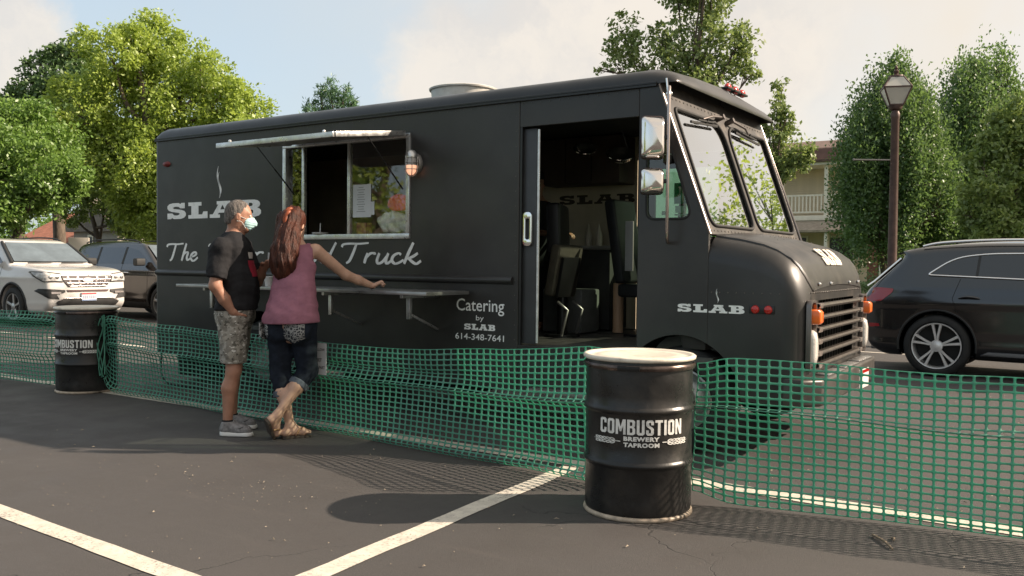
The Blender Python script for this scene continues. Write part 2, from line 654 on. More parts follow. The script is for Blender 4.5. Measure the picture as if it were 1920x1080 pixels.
# brush script: letters as brush strokes (x height 0.5, cap height 1)
SCRIPT = {
    'T': (0.78, [[(0.0, 0.80), (0.06, 0.93), (0.3, 0.97), (0.62, 0.96), (0.95, 1.0)], [(0.52, 0.95), (0.42, 0.55), (0.28, 0.12), (0.16, 0.0)]]),
    'F': (0.66, [[(0.05, 0.80), (0.1, 0.93), (0.35, 0.97), (0.62, 0.96), (0.92, 1.0)], [(0.5, 0.95), (0.4, 0.55), (0.26, 0.1), (0.08, -0.02)], [(0.2, 0.5), (0.45, 0.52), (0.66, 0.54)]]),
    'h': (0.5, [[(0.34, 1.0), (0.2, 0.5), (0.06, 0.0)], [(0.14, 0.3), (0.3, 0.48), (0.42, 0.46), (0.36, 0.22), (0.38, 0.04), (0.52, 0.12)]]),
    'e': (0.42, [[(0.08, 0.22), (0.26, 0.28), (0.38, 0.4), (0.3, 0.5), (0.14, 0.38), (0.08, 0.16), (0.18, 0.0), (0.32, 0.05), (0.46, 0.2)]]),
    'i': (0.26, [[(0.18, 0.5), (0.1, 0.16), (0.14, 0.0), (0.3, 0.14)], [(0.24, 0.66), (0.26, 0.70)]]),
    'n': (0.5, [[(0.14, 0.5), (0.06, 0.2), (0.02, 0.0)], [(0.08, 0.24), (0.24, 0.48), (0.38, 0.46), (0.34, 0.2), (0.36, 0.02), (0.52, 0.14)]]),
    'r': (0.4, [[(0.14, 0.5), (0.06, 0.2), (0.02, 0.0)], [(0.08, 0.26), (0.22, 0.47), (0.36, 0.5), (0.38, 0.42)]]),
    'o': (0.44, [[(0.3, 0.5), (0.14, 0.42), (0.06, 0.18), (0.14, 0.0), (0.3, 0.08), (0.38, 0.32), (0.3, 0.5), (0.5, 0.44)]]),
    'd': (0.5, [[(0.36, 0.44), (0.2, 0.48), (0.06, 0.2), (0.12, 0.0), (0.26, 0.1), (0.4, 0.44)], [(0.6, 1.0), (0.42, 0.46), (0.34, 0.1), (0.38, 0.0), (0.52, 0.12)]]),
    'u': (0.5, [[(0.14, 0.5), (0.06, 0.16), (0.1, 0.0), (0.24, 0.08), (0.38, 0.34)], [(0.44, 0.5), (0.36, 0.16), (0.4, 0.0), (0.54, 0.14)]]),
    'c': (0.4, [[(0.36, 0.42), (0.28, 0.5), (0.12, 0.38), (0.06, 0.16), (0.16, 0.0), (0.3, 0.05), (0.44, 0.18)]]),
    'k': (0.5, [[(0.36, 1.0), (0.2, 0.5), (0.06, 0.0)], [(0.5, 0.5), (0.34, 0.34), (0.16, 0.24)], [(0.2, 0.26), (0.34, 0.08), (0.46, 0.0), (0.6, 0.14)]]),
}


def script_word(mb, txt, x0, x1, z0, h, fn, t=0.002, wid=0.095):
    tot = sum(SCRIPT[c][0] for c in txt)
    sx = (x1 - x0) / tot
    x = x0
    dd = 0
    for c in txt:
        w, strokes = SCRIPT[c]
        for st in strokes:
            P = catmull([(x + a * sx, z0 + b * h) for a, b in st], 5)
            L, R_ = [], []
            n = len(P)
            for i, p in enumerate(P):
                tg = P[min(i + 1, n - 1)] - P[max(i - 1, 0)]
                tg = tg / (np.linalg.norm(tg) + 1e-9)
                # flat brush held at an angle
                ww = wid * h * (0.62 + 0.5 * abs(tg[1])) * (0.75 + 0.25 * math.sin(PI * min(1, (i + 0.5) / n)))
                nn = np.array([-tg[1], tg[0]])
                L.append(tuple(p + nn * ww / 2))
                R_.append(tuple(p - nn * ww / 2))
            k = len(L)
            vs = [fn(a, b, t + dd) for a, b in L + R_] + [fn(a, b, 0) for a, b in L + R_]
            fs = []
            for i in range(k - 1):
                fs.append((i, i + 1, k + i + 1, k + i))
                fs.append((2 * k + i, 2 * k + i + 1, i + 1, i))
                fs.append((k + i, k + i + 1, 3 * k + i + 1, 3 * k + i))
            fs.append((0, k, 3 * k, 2 * k))
            fs.append((k - 1, 2 * k - 1, 4 * k - 1, 3 * k - 1))
            mb.add(vs, fs)
            dd += 0.0004
        x += w * sx


# ------------------------------------------------------------------ implicit surfaces (bodies, car shells)
def surface_nets(F, lo, h):
    ins = F < 0
    a = ins[:-1, :-1, :-1]
    anyc = a.copy()
    allc = a.copy()
    corners = [(i, j, k) for i in (0, 1) for j in (0, 1) for k in (0, 1)]
    n0, n1, n2 = ins.shape
    for (i, j, k) in corners[1:]:
        b = ins[i:n0 - 1 + i, j:n1 - 1 + j, k:n2 - 1 + k]
        anyc |= b
        allc &= b
    act = anyc & ~allc
    I = np.argwhere(act)
    idx = -np.ones(act.shape, np.int32)
    idx[tuple(I.T)] = np.arange(len(I))
    acc = np.zeros((len(I), 3), np.float64)
    cnt = np.zeros(len(I))
    vals = {c: F[I[:, 0] + c[0], I[:, 1] + c[1], I[:, 2] + c[2]] for c in corners}
    for c in corners:
        for ax in range(3):
            if c[ax] == 0:
                d = list(c)
                d[ax] = 1
                d = tuple(d)
                va, vb = vals[c], vals[d]
                cr = (va < 0) != (vb < 0)
                tt = np.where(cr, va / np.where(cr, va - vb, 1), 0)
                p = np.tile(np.array(c, float), (len(I), 1))
                p[:, ax] += tt
                acc[cr] += p[cr]
                cnt += cr
    V = (I + acc / np.maximum(cnt, 1)[:, None]) * h + np.array(lo)
    quads = []
    for ax in range(3):
        o1, o2 = (ax + 1) % 3, (ax + 2) % 3
        sl0 = [slice(None)] * 3
        sl1 = [slice(None)] * 3
        sl0[ax] = slice(0, -1)
        sl1[ax] = slice(1, None)
        A, B = ins[tuple(sl0)], ins[tuple(sl1)]
        E = np.argwhere(A != B)
        ok = (E[:, o1] > 0) & (E[:, o2] > 0) & (E[:, o1] < act.shape[o1]) & (E[:, o2] < act.shape[o2])
        E = E[ok]
        fl = A[tuple(E.T)]
        q = []
        for (d1, d2) in ((-1, -1), (0, -1), (0, 0), (-1, 0)):
            e = E.copy()
            e[:, o1] += d1
            e[:, o2] += d2
            q.append(idx[tuple(e.T)])
        q = np.stack(q, 1)
        q[~fl] = q[~fl][:, ::-1]
        quads.append(q)
    Q = np.concatenate(quads)
    Q = Q[(Q >= 0).all(1)]
    return V, Q


def laplace(V, Q, it=2, lam=0.5):
    e = np.concatenate([Q[:, [0, 1]], Q[:, [1, 2]], Q[:, [2, 3]], Q[:, [3, 0]]])
    n = len(V)
    for _ in range(it):
        acc = np.zeros_like(V)
        c = np.bincount(e[:, 0], minlength=n) + np.bincount(e[:, 1], minlength=n)
        for a in range(3):
            acc[:, a] = np.bincount(e[:, 0], V[e[:, 1], a], n) + np.bincount(e[:, 1], V[e[:, 0], a], n)
        V = V + lam * (acc / np.maximum(c, 1)[:, None] - V)
    return V


def eval_sparse(fn, lo, hi, h, B=8):
    lo = np.array(lo, float)
    nb = np.ceil((np.array(hi) - lo) / (h * B)).astype(int) + 1
    g = np.stack(np.meshgrid(*[np.arange(n) for n in nb], indexing='ij'), -1).reshape(-1, 3)
    cen = lo + (g * B + (B - 1) / 2) * h
    d = fn(cen.astype(np.float32))
    F = np.repeat(np.repeat(np.repeat(np.where(d < 0, -1.0, 1.0).astype(np.float32).reshape(nb), B, 0), B, 1), B, 2)
    act = g[np.abs(d) < h * B * 1.55]
    loc = np.stack(np.meshgrid(*[np.arange(B)] * 3, indexing='ij'), -1).reshape(-1, 3)
    for s in range(0, len(act), 24):
        gi = (act[s:s + 24, None, :] * B + loc[None]).reshape(-1, 3)
        F[gi[:, 0], gi[:, 1], gi[:, 2]] = fn((lo + gi * h).astype(np.float32))
    return F


def smin(a, b, k):
    if k <= 0:
        return np.minimum(a, b)
    hh = np.clip(0.5 + 0.5 * (b - a) / k, 0, 1)
    return b + (a - b) * hh - k * hh * (1 - hh)


def smax(a, b, k):
    return -smin(-a, -b, k)


def cone(P, a, b, r1, r2, sq=None):
    a = np.array(a, np.float32)
    b = np.array(b, np.float32)
    pa = P - a
    ba = b - a
    t = np.clip(pa @ ba / max(1e-9, float(ba @ ba)), 0, 1)
    q = pa - t[:, None] * ba
    if sq is not None:
        ax = np.array(sq[0], np.float32)
        ax = ax / np.linalg.norm(ax)
        q = q + ((sq[1] - 1) * (q @ ax))[:, None] * ax
    return np.sqrt((q * q).sum(1)) - (r1 + (r2 - r1) * t)


def ell(P, c, r, R=None):
    q = P - np.array(c, np.float32)
    if R is not None:
        q = q @ np.array(R, np.float32)
    r = np.array(r, np.float32)
    k0 = np.sqrt(((q / r) ** 2).sum(1))
    k1 = np.sqrt(((q / (r * r)) ** 2).sum(1)) + 1e-6
    return k0 * (k0 - 1) / k1


def body_fn(prims, infl=0.0):
    """prims: list of (k, kind, args); joined in order with smooth union of width k"""
    def fn(P):
        d = None
        use = prims
        if 64 < len(P) < 40000:
            c = P.mean(0)
            R_ = float(np.sqrt(((P - c) ** 2).sum(1).max()))
            vc = [float((cone(c[None], *a) if kd == 'c' else ell(c[None], *a))[0]) for _, kd, a in prims]
            lim = min(vc) + 3.2 * R_ + 0.12
            use = [p for p, v in zip(prims, vc) if v < lim]
        for k, kind, args in use:
            v = cone(P, *args) if kind == 'c' else ell(P, *args)
            d = v if d is None else smin(d, v, k)
        return d - infl
    return fn

# ================================================================== ground
def asphalt_mat():
    mt = bpy.data.materials.new('asphalt')
    mt.use_nodes = True
    t = NT(mt.node_tree)
    p = t.n['Principled BSDF']
    co = t.node('ShaderNodeTexCoord').outputs['Object']
    big = t.noise(co, 0.35, 5, 0.6)
    mid = t.noise(co, 2.3, 6, 0.62)
    fine = t.noise(co, 150.0, 3, 0.7)
    spk = t.noise(co, 70.0, 2, 0.5)
    c = t.mix(t.ramp(big, 0.3, 0.7), (0.046, 0.042, 0.040, 1), (0.061, 0.055, 0.052, 1))
    c = t.mix(t.math('MULTIPLY', t.ramp(mid, 0.35, 0.75), 0.55), c, (0.040, 0.039, 0.039, 1))
    c = t.mix(t.math('MULTIPLY', t.ramp(fine, 0.42, 0.70), 0.6), c, (0.105, 0.096, 0.090, 1))
    c = t.mix(t.math('MULTIPLY', t.ramp(spk, 0.70, 0.76), 0.45), c, (0.17, 0.15, 0.125, 1))
    # old scuffs
    mp = t.node('ShaderNodeMapping', {'Scale': (0.5, 3.2, 1), 'Rotation': (0, 0, 0.22)})
    t.set(mp.inputs[0], co)
    sc = t.noise(mp.outputs[0], 1.5, 6, 0.7)
    c = t.mix(t.math('MULTIPLY', t.ramp(sc, 0.56, 0.8), 0.4), c, (0.098, 0.086, 0.078, 1))
    # hairline cracks
    wv = t.node('ShaderNodeTexNoise', {'Scale': 1.6, 'Detail': 5})
    t.set(wv.inputs['Vector'], co)
    ad = t.node('ShaderNodeVectorMath', operation='MULTIPLY_ADD')
    t.set(ad.inputs[0], wv.outputs['Color'])
    ad.inputs[1].default_value = (0.9, 0.9, 0)
    t.set(ad.inputs[2], co)
    vo = t.node('ShaderNodeTexVoronoi', feature='DISTANCE_TO_EDGE')
    vo.inputs['Scale'].default_value = 0.33
    t.set(vo.inputs['Vector'], ad.outputs[0])
    crk = t.ramp(vo.outputs['Distance'], 0.0, 0.0026, 1.0, 0.0)
    msk = t.ramp(t.noise(co, 0.8, 2, 0.5), 0.48, 0.60)
    crk = t.math('MULTIPLY', crk, msk)
    c = t.mix(t.math('MULTIPLY', crk, 0.85), c, (0.014, 0.013, 0.013, 1))
    t.set(p.inputs['Base Color'], c)
    t.set(p.inputs['Roughness'], t.ramp(mid, 0.3, 0.7, 0.62, 0.84))
    h = t.math('SUBTRACT', t.math('ADD', fine, t.math('MULTIPLY', t.noise(co, 420.0, 2, 0.6), 0.5)), t.math('MULTIPLY', crk, 1.5))
    bp = t.node('ShaderNodeBump', {'Strength': 0.45, 'Distance': 0.006})
    t.set(bp.inputs['Height'], h)
    t.set(p.inputs['Normal'], bp.outputs[0])
    return mt


def paint_mat():
    mt = bpy.data.materials.new('line_paint')
    mt.use_nodes = True
    t = NT(mt.node_tree)
    p = t.n['Principled BSDF']
    co = t.node('ShaderNodeTexCoord').outputs['Object']
    wear = t.noise(co, 55.0, 6, 0.75)
    wl = t.noise(co, 3.0, 4, 0.6)
    f = t.ramp(t.math('ADD', wear, t.math('MULTIPLY', wl, 0.35)), 0.70, 0.84)
    c = t.mix(t.ramp(t.noise(co, 14.0, 4, 0.6), 0.3, 0.7), (0.50, 0.455, 0.39, 1), (0.64, 0.59, 0.50, 1))
    c = t.mix(t.math('MULTIPLY', f, 0.8), c, (0.10, 0.09, 0.085, 1))
    t.set(p.inputs['Base Color'], c)
    p.inputs['Roughness'].default_value = 0.7
    bp = t.node('ShaderNodeBump', {'Strength': 0.4, 'Distance': 0.004})
    t.set(bp.inputs['Height'], wear)
    t.set(p.inputs['Normal'], bp.outputs[0])
    return mt


def lawn_mat():
    return M('lawn', (0.055, 0.085, 0.028), 0.9, var=0.45, vscale=1.5, bump=0.8, bscale=30)


gm = MB()
gm.add([(-900, -900, -0.06), (900, -900, -0.06), (900, 900, -0.06), (-900, 900, -0.06)], [(0, 1, 2, 3)])
tag(gm.build('ground', lawn_mat(), origin=(0, 0, -0.06)), 'grassy ground beyond the parking lot', kind='structure')
ASPH = asphalt_mat()
lot = MB()
lot.add([(-46, -40, 0), (40, -40, 0), (40, 20.0, 0), (-46, 20.0, 0)], [(0, 1, 2, 3)])
tag(lot.build('parking_lot', ASPH, origin=(0, 0, 0)), 'dark grey asphalt parking lot', kind='structure')
PAINT = paint_mat()


def line(x0, y0, x1, y1, w):
    d = Vector((x1 - x0, y1 - y0)).normalized()
    n = Vector((-d.y, d.x)) * w / 2
    seg = 40
    A, B = [], []
    for i in range(seg + 1):
        q = Vector((x0, y0)).lerp(Vector((x1, y1)), i / seg)
        j1, j2 = RND.uniform(-0.004, 0.004), RND.uniform(-0.004, 0.004)
        A.append((q.x + n.x + j1, q.y + n.y + j1, 0.004))
        B.append((q.x - n.x + j2, q.y - n.y + j2, 0.004))
    b = MB()
    b.loft([A, B])
    return b


tag(line(-13.5, 5.24, 6, 5.27, 0.165).build('parking_line', PAINT), 'long white painted line under the green mesh fence', kind='structure')
tag(line(-9.5, 2.605, -1.2, 2.27, 0.115).build('parking_line', PAINT), 'white painted line crossing the near left corner', kind='structure')
tag(line(-2.99, 5.15, -2.62, -1.0, 0.125).build('parking_line', PAINT), 'white painted line running from the camera to the drum', kind='structure')
tag(line(-7.5, 14.95, 4, 14.95, 0.10).build('parking_line', PAINT), 'faint white line on the asphalt beyond the truck', kind='structure')
tag(line(-24, 8.3, -9.3, 8.3, 0.10).build('parking_line', PAINT), 'faint white line beside the white suv', kind='structure')
# concrete kerb at the back of the lot
kb = MB()
kb.box(-46, 40, 20.0, 20.16, -0.06, 0.13)
tag(kb.build('kerb', M('concrete', (0.33, 0.31, 0.28), 0.85, var=0.25, vscale=3, bump=0.3), bevel=0.02), 'pale concrete kerb at the far edge of the lot', kind='structure')
sw = MB()
sw.box(-46, 40, 20.16, 21.8, -0.06, 0.125)
tag(sw.build('pavement', M('concrete_slab', (0.36, 0.34, 0.31), 0.85, var=0.2, vscale=2, bump=0.3)), 'pale concrete pavement behind the lot', kind='structure')


# ---- litter: dry leaf bits, grit, pale chips
def litter():
    V, F = [], []
    r = np.random.default_rng(3)

    def chip(x, y, L, W, a, lift=0.006):
        b = len(V)
        c, s = math.cos(a), math.sin(a)
        for (u, v, z) in ((-L, 0, 0.006), (0, -W, 0.006 + lift), (L, 0, 0.007), (0, W, 0.006 + lift * 0.4), (0, 0, 0.006 + lift * 1.5)):
            V.append((x + u * c - v * s, y + u * s + v * c, z))
        F.extend([(b, b + 1, b + 4), (b + 1, b + 2, b + 4), (b + 2, b + 3, b + 4), (b + 3, b, b + 4)])
    for i in range(420):
        x, y = r.uniform(-9, 0.5), r.uniform(1.6, 6.2)
        chip(x, y, r.uniform(0.002, 0.006), r.uniform(0.001, 0.004), r.uniform(0, 6.28), 0.003)
    for i in range(70):
        x, y = r.uniform(-7, 0.5), r.uniform(2.4, 6.2)
        chip(x, y, r.uniform(0.007, 0.017), r.uniform(0.003, 0.006), r.uniform(0, 6.28), 0.006)
    for i in range(70):     # scatter of straw near the middle
        x, y = r.normal(-4.3, 0.55), r.normal(3.5, 0.16)
        chip(x, y, r.uniform(0.003, 0.009), r.uniform(0.001, 0.003), r.uniform(0, 6.28), 0.003)
    for i in range(300):
        x, y = r.uniform(-1.9, 1.5), r.uniform(5.3, 11)
        chip(x, y, r.uniform(0.004, 0.013), r.uniform(0.003, 0.007), r.uniform(0, 6.28), 0.006)
    me = bpy.data.meshes.new('litter')
    me.from_pydata(V, [], F)
    o = link_mesh('leaf_litter', me, M('dry_leaf', (0.30, 0.25, 0.19), 0.8, var=0.5, vscale=4))
    tag(o, 'pale leaf crumbs and grit scattered over the asphalt', 'litter', kind='stuff')


litter()


def twig(p, q, r, label):
    b = MB()
    p, q = Vector(p), Vector(q)
    mid = (p + q) / 2 + Vector((0.006, 0.004, 0.006))
    b.tube([p, p.lerp(mid, 0.5), mid, mid.lerp(q, 0.5) + Vector((0, 0, 0.002)), q], [r, r * 0.95, r * 0.9, r * 0.85, r * 0.7], 7)
    o = b.build('twig', M('twig_bark', (0.22, 0.17, 0.12), 0.85, var=0.3, vscale=40), smooth=60)
    tag(o, label, 'twig')


twig((-0.99, 4.73, 0.009), (-0.86, 4.55, 0.008), 0.007, 'short straight twig lying on asphalt right of the near drum')
twig((-0.90, 4.74, 0.007), (-0.885, 4.70, 0.007), 0.006, 'tiny broken twig beside the longer twig')


# ================================================================== mesh fence
def fence_mat():
    mt = bpy.data.materials.new('green_plastic')
    mt.use_nodes = True
    t = NT(mt.node_tree)
    t.n.remove(t.n['Principled BSDF'])
    out = t.n['Material Output']
    co = t.node('ShaderNodeTexCoord').outputs['Object']
    c = t.mix(t.ramp(t.noise(co, 3.0, 4, 0.6), 0.3, 0.7), (0.13, 0.36, 0.265, 1), (0.18, 0.46, 0.35, 1))
    p = t.node('ShaderNodeBsdfPrincipled', {'Base Color': c, 'Roughness': 0.5})
    tl = t.node('ShaderNodeBsdfTranslucent', {'Color': (0.10, 0.50, 0.34, 1)})
    mx = t.node('ShaderNodeMixShader')
    mx.inputs[0].default_value = 0.45
    t.l.new(p.outputs[0], mx.inputs[1])
    t.l.new(tl.outputs[0], mx.inputs[2])
    t.l.new(mx.outputs[0], out.inputs[0])
    return mt


FENCE = fence_mat()


def interp(tab, x):
    xs = [a for a, _ in tab]
    ys = [b for _, b in tab]
    return np.interp(x, xs, ys)


def fence(name, label, path, tops, folds, seed, cw=0.059, ch=0.0415, height=1.0, pinch=()):
    """plastic barrier mesh: rounded-rectangle holes punched from a sheet that hangs in soft horizontal folds.
    path: ground points; tops: [(s, top z)]; folds: [(row fraction, depth, squeeze, s0, s1)]; pinch: [(s, amount)]"""
    r = np.random.default_rng(seed)
    P = np.array(path, float)
    seg = np.linalg.norm(np.diff(P, axis=0), axis=1)
    S = np.concatenate([[0], np.cumsum(seg)])
    L = S[-1]
    nc = int(L / cw)
    nr = int(round(height / ch))
    ph = r.uniform(0, 6.28, 12)

    def surf(s, v):
        """s along, v in 0..1 up; -> xyz"""
        x = np.interp(s, S, P[:, 0])
        y = np.interp(s, S, P[:, 1])
        # squeeze rows where the sheet folds
        dens = np.ones(64)
        vv = (np.arange(64) + 0.5) / 64
        top = interp(tops, s)
        yo = 0.0
        rows = np.ones((len(s), 64))
        for (vf, depth, sqz, s0, s1) in folds:
            w = np.exp(-((vv - vf) / 0.055) ** 2)
            act = 1 / (1 + np.exp(-(s - s0) / 0.15)) * 1 / (1 + np.exp((s - s1) / 0.15))
            rows -= sqz * act[:, None] * w[None]
        rows = np.maximum(rows, 0.04)
        cum = np.concatenate([np.zeros((len(s), 1)), np.cumsum(rows, 1)], 1)
        cum /= cum[:, -1:]
        fi = np.clip(v * 64, 0, 63.999)
        i0 = fi.astype(int)
        fr = fi - i0
        ar = np.arange(len(s))
        z = (cum[ar, i0] * (1 - fr) + cum[ar, i0 + 1] * fr)
        for (vf, depth, sqz, s0, s1) in folds:
            act = 1 / (1 + np.exp(-(s - s0) / 0.15)) * 1 / (1 + np.exp((s - s1) / 0.15))
            yo = yo - depth * act * np.exp(-((v - vf) / 0.06) ** 2) * (0.8 + 0.3 * np.sin(s * 2.1 + ph[0]))
        z = z * top
        yo = yo + 0.022 * np.sin(s * 2.6 + ph[1]) * np.sin(v * 4.0 + ph[2]) + 0.012 * np.sin(s * 7.3 + ph[3] + v * 2.5) * (0.3 + v)
        yo = yo + 0.006 * np.sin(s * 17 + ph[4] + v * 5) * v + 0.05 * (v - 0.5) * np.sin(s * 0.9 + ph[5])
        z = z + 0.004 * np.sin(s * 5.1 + ph[6]) * v + 0.006 * np.sin(s * 1.9 + ph[7] + v * 3) * v
        for (ps, am) in pinch:
            g = np.exp(-((s - ps) / 0.14) ** 2) * am
            z = z + g * (0.52 - v) * top * 0.75
            yo = yo + g * 0.05 * np.sin(v * 23)
        return np.stack([x, y + yo, np.maximum(z, 0) + 0.014], -1)
    hx, hz, rr = 0.395, 0.365, 0.15      # hole half sizes and corner radius in cell units
    # per cell: shared corner grid + hole ring of 12 points
    gs, gv = np.meshgrid(np.arange(nc + 1), np.arange(nr + 1), indexing='ij')
    # outer ring per cell uses corner + edge thirds, shared through a finer lattice
    base_pts = {}
    cc = 0.15
    hole = []
    for sx, sz in ((1, 1), (-1, 1), (-1, -1), (1, -1)):
        pts = [(sx * hx, sz * (hz - rr)), (sx * (hx - rr * 0.3), sz * (hz - rr * 0.3)), (sx * (hx - rr), sz * hz)]
        if sx * sz < 0:
            pts = pts[::-1]
        hole += pts
    hole = np.array(hole)
    outer = []
    for a, b in hole:
        mx = max(abs(a) / 0.5, abs(b) / 0.5)
        outer.append((a, b))
    # outer square ring matched to the 12 hole points
    outer = np.array([(0.5, 0.22), (0.5, 0.5), (0.22, 0.5), (-0.22, 0.5), (-0.5, 0.5), (-0.5, 0.22), (-0.5, -0.22), (-0.5, -0.5), (-0.22, -0.5), (0.22, -0.5), (0.5, -0.5), (0.5, -0.22)])
    V, F = [], []
    ci, ri = np.meshgrid(np.arange(nc), np.arange(nr), indexing='ij')
    ci, ri = ci.ravel(), ri.ravel()
    n = len(ci)
    allp = np.concatenate([outer, hole])            # 24 points per cell
    s = ((ci[:, None] + 0.5 + allp[None, :, 0]) / nc * L).ravel()
    v = ((ri[:, None] + 0.5 + allp[None, :, 1]) / nr).ravel()
    X = surf(s, v)
    k = np.arange(12)
    q = np.stack([k, (k + 1) % 12, 12 + (k + 1) % 12, 12 + k], 1)
    Q = (np.arange(n)[:, None, None] * 24 + q[None]).reshape(-1, 4)
    me = np_mesh(name, X, Q)
    bm = bmesh.new()
    bm.from_mesh(me)
    bmesh.ops.remove_doubles(bm, verts=bm.verts, dist=2e-4)
    bm.to_mesh(me)
    bm.free()
    o = link_mesh(name, me, FENCE)
    so = o.modifiers.new('thickness', 'SOLIDIFY')
    so.thickness = 0.003
    so.offset = 0
    me.polygons.foreach_set('use_smooth', np.ones(len(me.polygons), bool))
    return tag(o, label, 'mesh fence', 'green plastic mesh fencing tied between the drums')


fence('mesh_fence', 'green plastic mesh fence stretched from the near drum out of frame to the right',
      [(-1.98, 4.80), (-1.3, 4.93), (-0.6, 5.05), (0.6, 5.22), (1.7, 5.34)],
      [(0, 0.85), (0.3, 0.83), (1.3, 0.80), (2.2, 0.79), (3.8, 0.80)],
      [(0.63, 0.05, 0.93, -1.0, 5.0), (0.70, -0.02, 0.45, -1.0, 0.9), (0.10, 0.03, 0.3, -1, 5)], 1, height=0.96, pinch=[(0.0, 0.18)])
fence('mesh_fence', 'green plastic mesh fence running in the truck shade between the two drums',
      [(-8.62, 5.22), (-7.6, 5.16), (-5.8, 5.10), (-4.2, 4.98), (-3.2, 4.92), (-2.42, 4.78)],
      [(0, 0.80), (1.2, 0.735), (2.6, 0.70), (4.0, 0.70), (5.2, 0.76), (5.95, 0.835)],
      [(0.60, 0.05, 0.92, -1, 7), (0.92, 0.03, 0.5, -1, 2.6), (0.78, -0.03, 0.55, 2.9, 4.8), (0.05, 0.05, 0.5, -1, 7)], 2, height=0.96, pinch=[(0.0, 0.7), (6.3, 0.15)])
fence('mesh_fence', 'green plastic mesh fence leaving the frame left of the far drum',
      [(-13.2, 4.95), (-11.6, 5.02), (-10.2, 5.04), (-9.5, 5.08), (-9.12, 5.18)],
      [(0, 0.76), (2.0, 0.75), (3.4, 0.78), (4.6, 0.80)],
      [(0.86, 0.05, 0.9, -1, 6), (0.70, -0.04, 0.8, -1, 6), (0.35, 0.03, 0.4, -1, 6)], 3, height=0.96, pinch=[(4.1, 0.5)])


